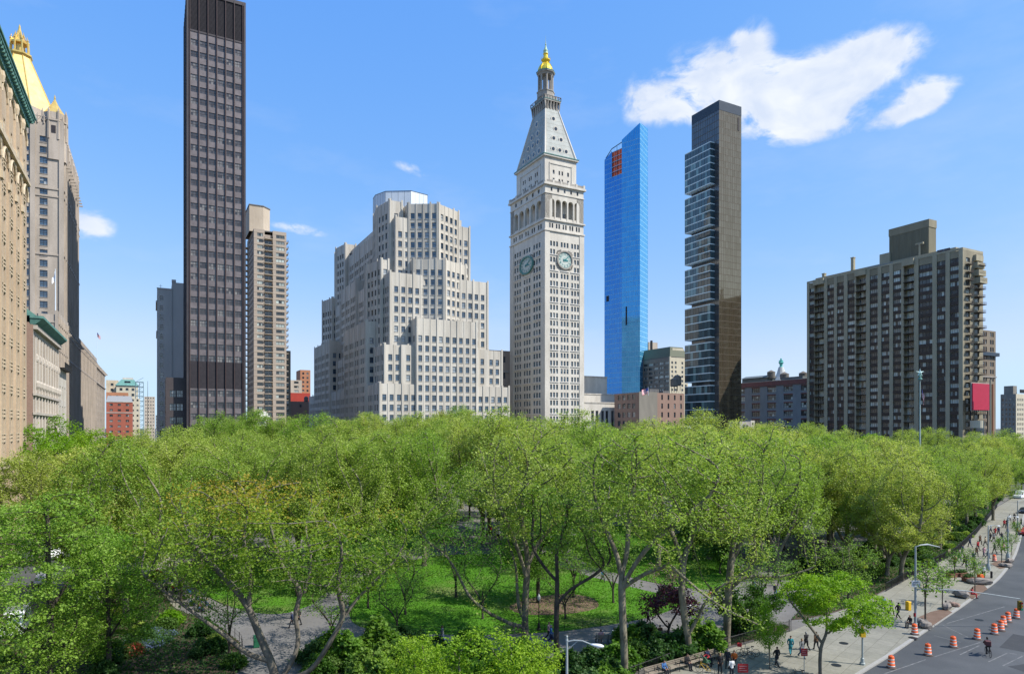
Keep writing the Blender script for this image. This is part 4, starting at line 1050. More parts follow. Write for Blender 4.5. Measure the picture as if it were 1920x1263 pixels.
# ================================================================== bronze tower with projecting glass boxes
def box_tower():
    s0, s1, e0, e1 = 255., 270.8, 251., 270.8
    B = Bld('bronze_glass_tower', 'thin bronze glass tower with seven stacked glazed boxes jutting from its left side', 'tower', (s0+s1)/2, (e0+e1)/2)
    cx, cy = B.s0, B.e0
    zt = Z_of(187.5, s0, e0); zb = Z_of(205.5, s0, e0)
    bg = M_curtain('bronze curtain glass', (.24,.19,.12), (.29,.235,.155), .07, 1, metal=.8)
    sg = M_curtain('smoke curtain glass', (.10,.105,.115), (.135,.135,.135), .07, 1, metal=.6)
    B.mb('mullion_grid', M('bronze mullion', (.10,.08,.055), .5))
    panelwall(B, 'curtain_wall', (bg, sg), (s0, e0), (s1, e0), 0, zb, zb, 10, 3.43, .05, 0)
    panelwall(B, 'curtain_wall', (), (s0, e1), (s0, e0), 0, zb, zb, 12, 3.43, .05, 1)
    cw = B.mb('curtain_wall'); cw.quad(B.L(s1, e0, 0), B.L(s1, e1, 0), B.L(s1, e1, zb), B.L(s1, e0, zb), 0, .5); cw.quad(B.L(s1, e1, 0), B.L(s0, e1, 0), B.L(s0, e1, zb), B.L(s1, e1, zb), 1, .5)
    B.mb('crown', slate).box(s0-.05-cx, s1+.05-cx, e0-.05-cy, e1+.05-cy, zb, zt)
    B.mb('crown_vent', louvre).box(s1-2.6-cx, s1-1.5-cx, e0-.12-cy, e0+.1-cy, zb-8, zb-1.2)
    pods = [(265.5,343),(354.5,420.5),(430.5,483),(494,559.5),(570,631),(641,713),(722,797)]; nf = [6,5,4,5,4,5,5]
    gp = M_glass('box window glass', (.045,.085,.095), (.16,.27,.27), .06, .8, .14)
    fm = M('pale slab edge', (.62,.72,.72), .5)
    for (ya, yb), n in zip(pods, nf):
        z1_, z0_ = Z_of(ya, 252, 254), Z_of(yb, 252, 254)
        pm = MB()
        a0, a1, b0, b1 = 252.-cx, 258.-cx, 254.2-cy, 272.8-cy
        h = (z1_-z0_)/n; fl = MB()
        for k in range(n+1):
            z = z0_+h*k; fl.box(a0-.06, a1, b0-.06, b1+.06, z-.22, z+.22, 0)
        po = fl.build('glazed_box', [fm], B.root)
        for k in range(n):
            za, zb_ = z0_+h*k+.22, z0_+h*(k+1)-.22
            gl = MB()
            N = 9
            for i in range(N):
                ya_, yb_ = b0+(b1-b0)*i/N, b0+(b1-b0)*(i+1)/N
                if (k*7+i*3+n) % 9 == 0: r = .97
                else: r = random.random()
                gl.quad((a0, yb_, za), (a0, ya_, za), (a0, ya_, zb_), (a0, yb_, zb_), 0, r)
                gl.box(a0-.05, a0+.05, yb_-.05, yb_+.05, za, zb_, 1)
            for i in range(3):
                xa, xb = a0+(a1-a0)*i/3, a0+(a1-a0)*(i+1)/3
                gl.quad((xa, b0, za), (xb, b0, za), (xb, b0, zb_), (xa, b0, zb_), 0, random.random()*.6)
                gl.quad((xb, b1, za), (xa, b1, za), (xa, b1, zb_), (xb, b1, zb_), 0, random.random())
            gl.build('window_band', [gp, fr_dark], po)
    B.finish()
box_tower()

# ================================================================== olive brown apartment slab, right
def green_slab():
    s0 = 295.; e1_ = E_of(1513.5, s0); e0_ = 155.; zt = 94.3
    B = Bld('brown_apartment_slab', 'wide brown brick apartment slab with stacks of balconies, right', 'building', s0+8, (e0_+e1_)/2)
    cx, cy = B.s0, B.e0; P_ = 3.27
    X = lambda v: 1500+v/5.333
    cols_ = [(95,142,0),(147,243,1),(275,343,0),(372,442,0),(477,550,0),(563,663,1),(700,780,0),(815,897,0),(932,1015,0),(1040,1143,1),(1187,1327,0),(1370,1458,0),(1500,1590,0)]
    toU = lambda v: e1_-E_of(X(v), s0)           # along the facade from its left end
    rw = [(zt-2.6-P_*(k+1)+1.25, zt-2.6-P_*(k+1)+3.05) for k in range(28)]; rw = [r for r in rw if r[0] > 1][::-1]
    wn = dict(nx=4, ny=1, glass=g_blind, frame=fr_dark, fw=.09)
    xs = [0.]+[v for c in cols_ if c[2] for v in (toU(c[0]), toU(c[1]))]+[e1_-e0_]
    segs = [(xs[i], xs[i+1]) for i in range(0, len(xs), 2)]
    for (a, b) in segs:
        cl = [(toU(c[0])-a, toU(c[1])-a) for c in cols_ if not c[2] and a-.1 <= toU(c[0]) and toU(c[1]) <= b+.1]
        B.facade('wall', (olive, oliveL), (s0, e1_-a), (s0, e1_-b), 0, zt, cl, rw, .35, wn)
        sp = B.mb('spandrel', brownpanel)
        for (ca, cb) in cl:
            for (ra, rb) in rw: sp.box(s0-.06-cx, s0-.002-cx, e1_-a-cb-cy, e1_-a-ca-cy, ra-1.42, ra-.02)
        pr = B.mb('pier', oliveL)
        eg = [0]+[v for c in cl for v in c]+[b-a]
        for i in range(0, len(eg), 2):
            if eg[i+1]-eg[i] > .5: pr.box(s0-.28-cx, s0-.001-cx, e1_-a-eg[i+1]-cy, e1_-a-eg[i]-cy, 0, zt+.2)
    for c in cols_:
        if not c[2]: continue
        a, b = toU(c[0]), toU(c[1]); W_ = b-a
        B.facade('wall', None, (s0+1.6, e1_-a), (s0+1.6, e1_-b), 0, zt, [(.5, W_-.5)], [(r[0]-1, r[1]) for r in rw], .1, dict(nx=4, ny=1, glass=g_blind, frame=fr_white, fw=.07))
        for q in (a, b): B.mb('wall').quad(*[(x-cx, e1_-q-cy, z) for x, z in ((s0, 0), (s0+1.6, 0), (s0+1.6, zt), (s0, zt))])
        for k, r in enumerate(rw[2:]):
            z = r[0]-1.2
            balcony(B, (s0+1.6, e1_-(a+b)/2, z), (0, -1), (-1, 0), W_-.1, 2.5, mt=[brownpanel, oliveL])
        pr = B.mb('balcony_hood', oliveL); pr.box(s0-1.2-cx, s0+1.6-cx, e1_-b-.2-cy, e1_-a+.2-cy, zt-1.8, zt+.9)
    # end wall towards the avenue with its own stack of balconies
    sw = 310.
    B.facade('wall', None, (s0, e0_), (sw, e0_), 0, zt, [(2.0, 5.0), (8.5, 12.0)], rw, .3, wn)
    for k, r in enumerate(rw[2:]):
        for (ca, wd, dp) in ((3.4, 3.6, 1.4), (10.2, 4.6, 2.2+(k % 3)*.25)):
            balcony(B, (s0+ca, e0_, r[0]-1.2), (1, 0), (0, -1), wd, dp, mt=[brownpanel, M('railing tan metal', (.16,.10,.065), .6)])
    for k in range(4):
        z = zt-3.2*k-2.2; B.mb('corner_box', oliveL).box(s0+7.5-cx, s0+13-cx, e0_-1.2-k*.5-cy, e0_+.1-cy, z-1.5, z+.9)
    B.facade('wall', None, (sw, e0_), (sw, e1_), 0, zt); B.facade('wall', None, (sw, e1_), (s0, e1_), 0, zt)
    B.mb('roof', roofgrey).box(s0+1.65-cx, sw-.05-cx, e0_+.05-cy, e1_-.05-cy, zt-.6, zt-.05)
    B.mb('parapet', oliveL).box(s0-.3-cx, s0+.3-cx, e0_-.02-cy, e1_+.02-cy, zt+.21, zt+1.0); B.mb('parapet').box(s0+.3-cx, sw-cx, e0_-.02-cy, e0_+.5-cy, zt, zt+1.0)
    def ph(v0, v1, s_, y, dep, z0=None, name='penthouse', m=oliveL):
        a, b = E_of(X(v0), s_), E_of(X(v1), s_); z1_ = Z_of(y, s_, b)
        B.mb(name, m).box(s_-cx, s_+dep-cx, b-cy, a-cy, z0 or zt-.1, z1_); return a, b, z1_
    ph(155, 1558, 298.2, 455+8, 11); 
    wb = B.mb('penthouse_glazing', g_sky); a, b = E_of(X(1370), 298.1), E_of(X(1500), 298.1); wb.box(298.1-cx, 298.2-cx, b-cy, a-cy, zt+1.2, zt+2.9)
    a, b = E_of(X(680), 298.1), E_of(X(930), 298.1); wb.box(298.1-cx, 298.2-cx, b-cy, a-cy, zt+1.0, zt+2.2)
    ph(795, 895, 300, 473, 8); a, b, zz = ph(892, 1288, 301, 424, 5.5, name='water_tower_house', m=M('ribbed concrete', (.19,.175,.12), .85, (.155,.14,.095), .5, .1))
    B.mb('house_band', olive).box(300.85-cx, 306.7-cx, b-.2-cy, a+.2-cy, zz-.2, zz+3.2)
    for k in range(24): y = b+(a-b)*(k+.5)/24; B.mb('water_tower_house').box(300.9-cx, 300.999-cx, y-.12-cy, y+.12-cy, zt, zz-.3)
    fl = B.mb('flue', oliveL)
    for v, y1 in ((232, 518), (521, 488)):
        ee = E_of(X(v), 300); fl.box(300-cx, 301.4-cx, ee-.7-cy, ee+.7-cy, zt, Z_of(y1-12+8, 300, ee)); fl.box(299.9-cx, 301.5-cx, ee-.85-cy, ee+.85-cy, Z_of(y1-12+8, 300, ee), Z_of(y1-12+8, 300, ee)+.5)
    ee = E_of(X(1195), 299); fl.tube([(299-cx, ee-cy, zt), (299-cx, ee-cy, zt+7.5)], .4, 8); fl.box(298.6-cx, 299.4-cx, ee-1.7-cy, ee+1.7-cy, zt+7.5, zt+8.3)
    B.finish(100)
green_slab()

# ================================================================== lesser buildings
def simple(name, label, cat, pxl, pxr, e, ytop, depth, walls, cols_=None, rws=None, win=None, side=None, north=True, extras=None, cornice=None, limit=40, wside=None, seg='west'):
    """block whose west front runs from pxl to pxr on the plane e"""
    a0, a1 = S_of(pxl, e), S_of(pxr, e); zt = Z_of(ytop, a0, e)
    B = Bld(name, label, cat, (a0+a1)/2, e+depth/2); cx, cy = B.s0, B.e0
    poly = [(a0, e), (a1, e), (a1, e+depth), (a0, e+depth)]
    sp = {}
    if cols_: sp[0] = (cols_, rws if not callable(rws) else rws(zt), win)
    if side: sp[3] = (side, rws if not callable(rws) else rws(zt), wside or win)
    B.block('wall', walls, poly, 0, zt, sp)
    if cornice: B.mb('cornice', cornice[0]).box(a0-cornice[1]-cx, a1+cornice[1]-cx, e-cornice[1]-cy, e+depth+cornice[1]-cy, zt-cornice[2], zt+.3)
    if extras: extras(B, a0, a1, e, zt)
    B.finish(limit); return B
wsm = dict(nx=1, ny=2, glass=g_dark, frame=fr_dark, fw=.1)
wwd = dict(nx=3, ny=1, glass=g_blind, frame=fr_dark, fw=.08)
# annex of the clock tower, three steps
annex_w = dict(nx=2, ny=3, glass=g_dark, frame=fr_dark, fw=.14)
def ax(B, a0, a1, e, zt):
    c = B.mb('coping', lime); c.box(a0-.2-B.s0, a1+.2-B.s0, e-.25-B.e0, e+.4-B.e0, zt, zt+.6)
    tn = B.mb('rooftop_tank', tankwood); s_ = S_of(1187, e+6)
    if zt < 37: tn.lathe([(2.2, zt), (2.2, zt+1.2), (2.9, zt+1.3), (.2, zt+2.8)], s_-B.s0, 8-B.e0+e, 10)
simple('marble_annex', 'low pale stone annex with tall dark windows right of the clock tower', 'building', 1095, 1207, 286.4, 755, 40, (marble,), groups(5, 2, 1.7, 1.1, 4.5), [(3, 12), (15, 29.5)], annex_w, extras=ax, limit=30)
simple('marble_annex_tier', 'second setback tier behind the low pale annex', 'building', 1094, 1171, 294, 739, 30, (marble,), pitch(5.5, 2.0, 2), [(37.5, 39)], wsm, limit=12, extras=ax)
simple('marble_annex_block', 'tall pale stone block with two high windows behind the annex, beside the clock tower', 'building', 1092, 1138, 304, 706, 22, (marble,), groups(2, 1, 2.6, 0, 2.6), [(42, 49)], annex_w, limit=8, extras=ax)
simple('stone_wall_block', 'brown stone block between the stepped office block and the clock tower', 'building', 905, 958, 330, 655, 26, (M('brown sandstone', (.36,.29,.23), .85, (.28,.22,.18), .2, .3),), pitch(9, 1.6, 3), lambda z: rows(20, z, 9, 3.4), wsm, limit=10,
       extras=lambda B, a0, a1, e, zt: B.mb('cornice', limeD).box(a0-B.s0-.4, a1-B.s0, e-.5-B.e0, e-B.e0-.002, zt-12, zt-11.2))
# brick row and cream apartments between the two glass towers
def tanks(B, lst):
    for (px, e, y0, r, h) in lst:
        s_ = S_of(px, e); z = Z_of(y0, s_, e); x, y = s_-B.s0, e-B.e0
        m = MB(); m.lathe([(r, z), (r, z+h), (r*1.05, z+h), (.15, z+h+r*.55)], x, y, 16); m.build('water_tank', [tankwood], B.root)
        m = MB()
        for k in range(4): a = math.pi/4+k*math.pi/2; m.tube([(x+r*.7*math.cos(a), y+r*.7*math.sin(a), z-3.), (x+r*.7*math.cos(a), y+r*.7*math.sin(a), z)], .14, 4)
        m.tube([(x-r, y, z-.1), (x+r, y, z-.1)], .15, 4); m.build('tank_stand', [iron], B.root)
def ex1(B, a0, a1, e, zt):
    sp = S_of(1232, e); B.mb('corner_front', greywall).box(a0-.02-B.s0, sp-B.s0, e-.25-B.e0, e-.002-B.e0, 0, zt+.3)
    tanks(B, [(1264, e+7, 724, 2.0, 3.6), (1270, e+11, 722, 2.1, 4.6)])
    bk = B.mb('bulkhead', roofgrey); b0 = S_of(1218, e+5); bk.box(b0-B.s0, b0+6-B.s0, e+5-B.e0, e+9-B.e0, zt, zt+2.2); bk.box(b0+8-B.s0, b0+12-B.s0, e+4-B.e0, e+7-B.e0, zt, zt+1.4)
    rl = B.mb('roof_rail', iron)
    for k in range(12): x = b0+k*1.6-B.s0; rl.tube([(x, e+1-B.e0, zt), (x, e+1-B.e0, zt+1.3)], .05, 3)
simple('brown_brick_house', 'brown brick house with grey corner and two water tanks between the glass towers', 'building', 1198, 1283, 262, 735, 20, (pinkbrick,), pitch(4.2, 1.1, 1.5), lambda z: rows(3, z, 4.4, 2.6), wsm, pitch(4, 2.4, 1), extras=ex1)
def ex2(B, a0, a1, e, zt):
    B.mb('mansard', M('dark mansard', (.12,.13,.09), .8)).frustum(B.ring([(a0, e), (a1, e), (a1, e+40), (a0, e+40)]), B.ring([(a0+3, e+3), (a1-2, e+3), (a1-2, e+37), (a0+3, e+37)]), zt, zt+7)
    B.mb('penthouse', creamwall).box(a0+4-B.s0, a1-2-B.s0, e+2-B.e0, e+12-B.e0, zt, zt+6)
    B.mb('corner_strip', creamwall).box(a0-.3-B.s0, a0+.6-B.s0, e-.3-B.e0, e+.6-B.e0, 0, zt)
def mk_cream():
    e = 340; a0, a1 = S_of(1256, e), S_of(1290, e); zt = Z_of(668, a0, e); e1_ = E_of(1205, a0)
    B = Bld('cream_apartment_block', 'cream brick apartment block with a green roof storey behind the brown brick house', 'building', a0, e+10)
    rw = rows(8, zt, 3.0, 1.6)
    B.facade('wall', (creamwall, greywall), (a0, e), (a1, e), 0, zt, groups(2, 2, 1.5, 1.6, 1.2)(a1-a0), rw, .3, wsm)
    B.facade('wall', None, (a0, e1_), (a0, e), 0, zt, pitch(5.4, 4.1, 1)(e1_-e), rw, .3, wwd, m=1)  # north wall takes the darker brick: its shade is put into the colour
    B.facade('wall', None, (a1, e), (a1, e1_), 0, zt); B.facade('wall', None, (a1, e1_), (a0, e1_), 0, zt); B.mb('roof', roofgrey).box(a0-B.s0, a1-B.s0, e-B.e0, e1_-B.e0, zt-.5, zt-.01)
    ex2(B, a0, a1, e, zt); B.finish(50)
mk_cream()
simple('beige_bulkhead_block', 'beige chimney like block just right of the blue glass tower', 'building', 1216, 1233, 430, 641, 12, (concrete,), extras=lambda B, a0, a1, e, zt: B.mb('duct', iron).box(a0+2.2-B.s0, a0+3.8-B.s0, e-.6-B.e0, e+.5-B.e0, zt-14, zt+1.4))
# loft building right of the bronze tower: its north front
def loft():
    s0 = 300.; e1_, e0_ = E_of(1380, s0), 231.; zt = Z_of(717, s0, E_of(1452, s0))+.4
    B = Bld('blue_grey_loft_building', 'blue grey loft building with red cornice and roof garden under water tanks', 'building', s0+10, (e0_+e1_)/2)
    cx, cy = B.s0, B.e0; W_ = e1_-e0_
    rw = [(zt-2.9-4.45*k-2.6, zt-2.9-4.45*k) for k in range(8)]; rw = [r for r in rw if r[0] > 2][::-1]
    cl = groups(5, 1, 5.8, 0, .8)
    B.facade('wall', (bluegrey, redtrim), (s0, e1_), (s0, e0_), 0, zt, cl(W_), rw, .4, dict(nx=4, ny=2, glass=g_blind, frame=fr_dark, fw=.12))
    B.facade('wall', None, (s0, e0_), (s0+22, e0_), 0, zt, pitch(4, 1.6, 1)(22), rw, .4, wsm); B.facade('wall', None, (s0+22, e0_), (s0+22, e1_), 0, zt); B.facade('wall', None, (s0+22, e1_), (s0, e1_), 0, zt)
    B.mb('roof', roofgrey).box(s0-cx, s0+22-cx, e0_-cy, e1_-cy, zt-.5, zt-.01)
    B.mb('red_cornice', redtrim).box(s0-.5-cx, s0-.003-cx, e0_-.3-cy, e1_-cy, zt-2.0, zt+.5)
    B.mb('coping', lime).box(s0-.55-cx, s0+.3-cx, e0_-.3-cy, e1_-cy, zt+.5, zt+.7)
    for i, r in enumerate(rw):
        for (a, b) in cl(W_): li = MB(); li.box(s0-.12-cx, s0-.002-cx, e1_-b-cy, e1_-a-cy, r[1]+.05, r[1]+.6); li.build('red_lintel', redtrim, B.root)
    ph = B.mb('penthouse', M('roof house cladding', (.12,.14,.14), .7)); ph.box(s0+5-cx, s0+12-cx, E_of(1438, s0+5)-cy, e1_-cy, zt, zt+3.4); ph.frustum(B.ring([(s0+4, E_of(1440, s0+5)), (s0+13, E_of(1440, s0+5)), (s0+13, e1_), (s0+4, e1_)]), B.ring([(s0+8, E_of(1440, s0+5)), (s0+9, E_of(1440, s0+5)), (s0+9, e1_), (s0+8, e1_)]), zt+3.4, zt+4.8)
    ph.box(s0+4-cx, s0+10-cx, E_of(1505, s0+4)-cy, E_of(1465, s0+4)-cy, zt, zt+2.4)
    def tk(px, s_, y0, r, h):
        e = E_of(px, s_); z = Z_of(y0, s_, e); m = MB(); m.lathe([(r, z), (r, z+h), (r*1.06, z+h), (.15, z+h+r*.55)], s_-cx, e-cy, 18); m.build('water_tank', [tankwood], B.root)
        m = MB()
        for k in range(4): a = math.pi/4+k*math.pi/2; m.tube([(s_-cx+r*.7*math.cos(a), e-cy+r*.7*math.sin(a), zt), (s_-cx+r*.7*math.cos(a), e-cy+r*.7*math.sin(a), z)], .14, 4)
        m.build('tank_stand', [iron], B.root)
    tk(1446, s0+8, 709, 2.2, 3.5); tk(1471, s0+9, 711, 2.4, 2.9); tk(1506, s0+8, 708, 2.2, 2.4)
    B.finish(60)
    # statue topped dome
    s_ = 335.; e = E_of(1464.5, s_); B = Bld('statue_dome', 'white conical dome carrying a green statue between the water tanks', 'dome', s_, e)
    z0 = Z_of(712, s_, e); z1 = Z_of(688, s_, e); 
    B.mb('drum', limeD).box(-8, 8, -8, 8, 0, z0-1); B.mb('dome', M('pale dome', (.50,.52,.50), .6)).lathe([(4.8, z0-1), (4.6, z0), (3.6, z0+1.8), (2.6, z0+3.8), (1.5, z1)], 0, 0, 12)
    st = B.mb('statue', tealpaint if False else M('verdigris statue', (.09,.40,.36), .6)); st.lathe([(1.2, z1), (.8, z1+.6), (.95, z1+1.8), (1.6, z1+2.8), (1.0, z1+3.4), (1.1, z1+4.), (.5, z1+4.3), (.55, z1+5.), (.1, z1+5.5)], 0, 0, 10)
    st.tube([(-1.4, 0, z1+2.6), (-1.5, 0, z1+4.)], .3, 5); st.tube([(1.4, 0, z1+2.6), (1.5, 0, z1+4.)], .3, 5)
    B.finish()
loft()
# small rooftop hut showing over the trees
def ex3(B, a0, a1, e, zt):
    B.mb('side_hut', lime).box(a1-B.s0+.2, a1-B.s0+2.6, e-B.e0, e+3-B.e0, 0, zt+.5); B.mb('side_window', g_dark).box(a1-B.s0+.9, a1-B.s0+1.8, e-B.e0-.05, e-B.e0-.002, zt-1.4, zt-.5)
simple('white_roof_hut', 'small white flat roofed pavilion above the treetops right of the bronze tower', 'pavilion', 1387, 1407, 205, 790, 6, (limeD,), groups(1, 2, 1.4, .4, 1.5), [(20.3, 21.9)], wsm, extras=ex3)
def court_cap():
    B = Bld('white_stone_lantern_house', 'small white stone structure with a stepped cap above the trees below the dark tower', 'pavilion', S_of(491, 260), 260)
    z = Z_of(800, B.s0, 260); m = B.mb('wall', marbleP); m.box(-2.1, 2.1, -2, 2, 0, z+3.6); B.mb('cornice', marbleP).box(-2.5, 2.5, -2.4, 2.4, z+3.6, z+4.1); m2 = B.mb('cap', marbleP); m2.box(-1.9, 1.9, -1.8, 1.8, z+4.1, z+5.1); m2.box(-1.4, 1.4, -1.3, 1.3, z+5.1, z+5.7)
    B.mb('window', g_dark).box(-.7, .7, -2.05, -1.98, z+1, z+2.8); B.mb('balustrade', marbleP).box(-6, 8, -2.2, -1.9, z-2.5, z-1.6)
    for k in range(12): B.mb('balustrade').box(-6+k*1.2, -5.8+k*1.2, -2.2, -2., z-4, z-2.5)
    B.finish()
court_cap()
# right of the brown slab
def ex4(B, a0, a1, e, zt):
    z = Z_of(658, a0, e); B.mb('bracket_cornice', slate).box(a0-1-B.s0, a1+1.2-B.s0, e-1.3-B.e0, e+20-B.e0, z-1.8, z)
    B.mb('string_course', limeD).box(a0-.3-B.s0, a1+.4-B.s0, e-.35-B.e0, e+20-B.e0, Z_of(704, a0, e)-.4, Z_of(704, a0, e)+.2)
simple('brown_masonry_tower', 'brown masonry tower with a dark bracket cornice behind the right end of the apartment slab', 'building', 1826, 1867, 190, 616, 24, (M('brown masonry', (.22,.18,.13), .85, (.17,.135,.10), .3, .3),), groups(3, 2, 1.5, .6, 2.), lambda z: rows(5, z, 3.9, 2.3), wsm, extras=ex4)
def billboard():
    e = 150.; a0, a1 = S_of(1823, e), S_of(1855, e); z1, z0 = Z_of(718, a0, e), Z_of(768, a0, e)
    r = Bld('billboard', 'plain crimson billboard beside the balcony stack of the apartment slab', 'billboard', (a0+a1)/2, e); cx, cy = r.s0, r.e0
    r.mb('panel', M('crimson paint', (.42,.022,.055), .5, (.38,.02,.05), .5)).box(a0-cx, a1-cx, -.2, .2, z0, z1)
    r.mb('frame', limeD).box(a0-.3-cx, a1+.3-cx, .2, .5, z0-.4, z1+.4)
    f = r.mb('truss', iron)
    for k in range(9): x = a0+(a1-a0)*k/8-cx; f.tube([(x, 0, z0-2.2), (x, 0, z0)], .08, 4)
    f.tube([(a0-cx, .6, 0), (a0-cx, .6, z1)], .25, 5); f.tube([(a1-cx, .6, 0), (a1-cx, .6, z1)], .25, 5)
    r.finish()
    e = 146; s_ = S_of(1847, e); B = Bld('rounded_white_bay', 'white rounded structure with a dark band under the crimson billboard', 'building', s_, e+3)
    z1, z0 = Z_of(788, s_, e), Z_of(826, s_, e)
    B.mb('wall', creamwall).lathe([(2.4, 0), (2.4, z1)], 0, 0, 20); B.mb('dark_band', g_dark).lathe([(2.44, (z0+z1)/2-.9), (2.44, (z0+z1)/2+1.1)], 0, 0, 20)
    B.finish()
    e = 145; s_ = S_of(1860, e); B = Bld('slim_brown_pier', 'tall slim brown pier with a pole right of the crimson billboard', 'pier', s_, e)
    B.mb('shaft', M('rusty brown', (.20,.10,.06), .8)).box(-.45, .45, -.5, .5, 0, Z_of(720, s_, e)); B.mb('pole', oliveL).tube([(-1.2, 0, 0), (-1.2, 0, Z_of(712, s_, e))], .35, 8); B.finish()
billboard()
def ex5(B, a0, a1, e, zt):
    B.mb('bulkhead', greywall).box(a0+8-B.s0, a0+16-B.s0, e+2-B.e0, e+10-B.e0, zt, zt+9); B.mb('railing', iron).box(a0+17-B.s0, a1-B.s0-5, e+2-B.e0, e+3-B.e0, zt+1, zt+4)
    B.mb('setback', greywall).box(a0-4-B.s0, a0-.01-B.s0, e+1-B.e0, e+20-B.e0, 0, zt-10)
def far_right():
    t = 560
    def se(px, tt): u = (px-960)/F; x, y = u*tt, tt; return (x*C_+y*S_, -x*S_+y*C_)
    sN = se(1905, t)[0]; e0_ = se(1905, t)[1]; e1_ = E_of(1876, sN); zt = Z_of(738, sN, e0_)
    B = Bld('far_beige_block', 'distant beige block with rows of small windows at the right edge', 'building', sN, e0_)
    rw = rows(5, zt, 4.1, 2.2)
    B.facade('wall', (greywall, creamwall), (sN, e1_), (sN, e0_), 0, zt, pitch(2.7, 1.3, 1)(e1_-e0_), rw, .3, wsm)
    B.facade('wall', None, (sN, e0_), (sN+30, e0_), 0, zt, pitch(3.4, 1.6, 1)(30), rw, .3, wsm, m=1); B.facade('wall', None, (sN+30, e0_), (sN+30, e1_), 0, zt); B.facade('wall', None, (sN+30, e1_), (sN, e1_), 0, zt)
    B.mb('bulkhead', greywall).box(2, 8, 3, 10, zt, zt+7); B.mb('railing', iron).box(9, 22, 1, 1.4, zt+1, zt+4)
    B.finish(50)
far_right()
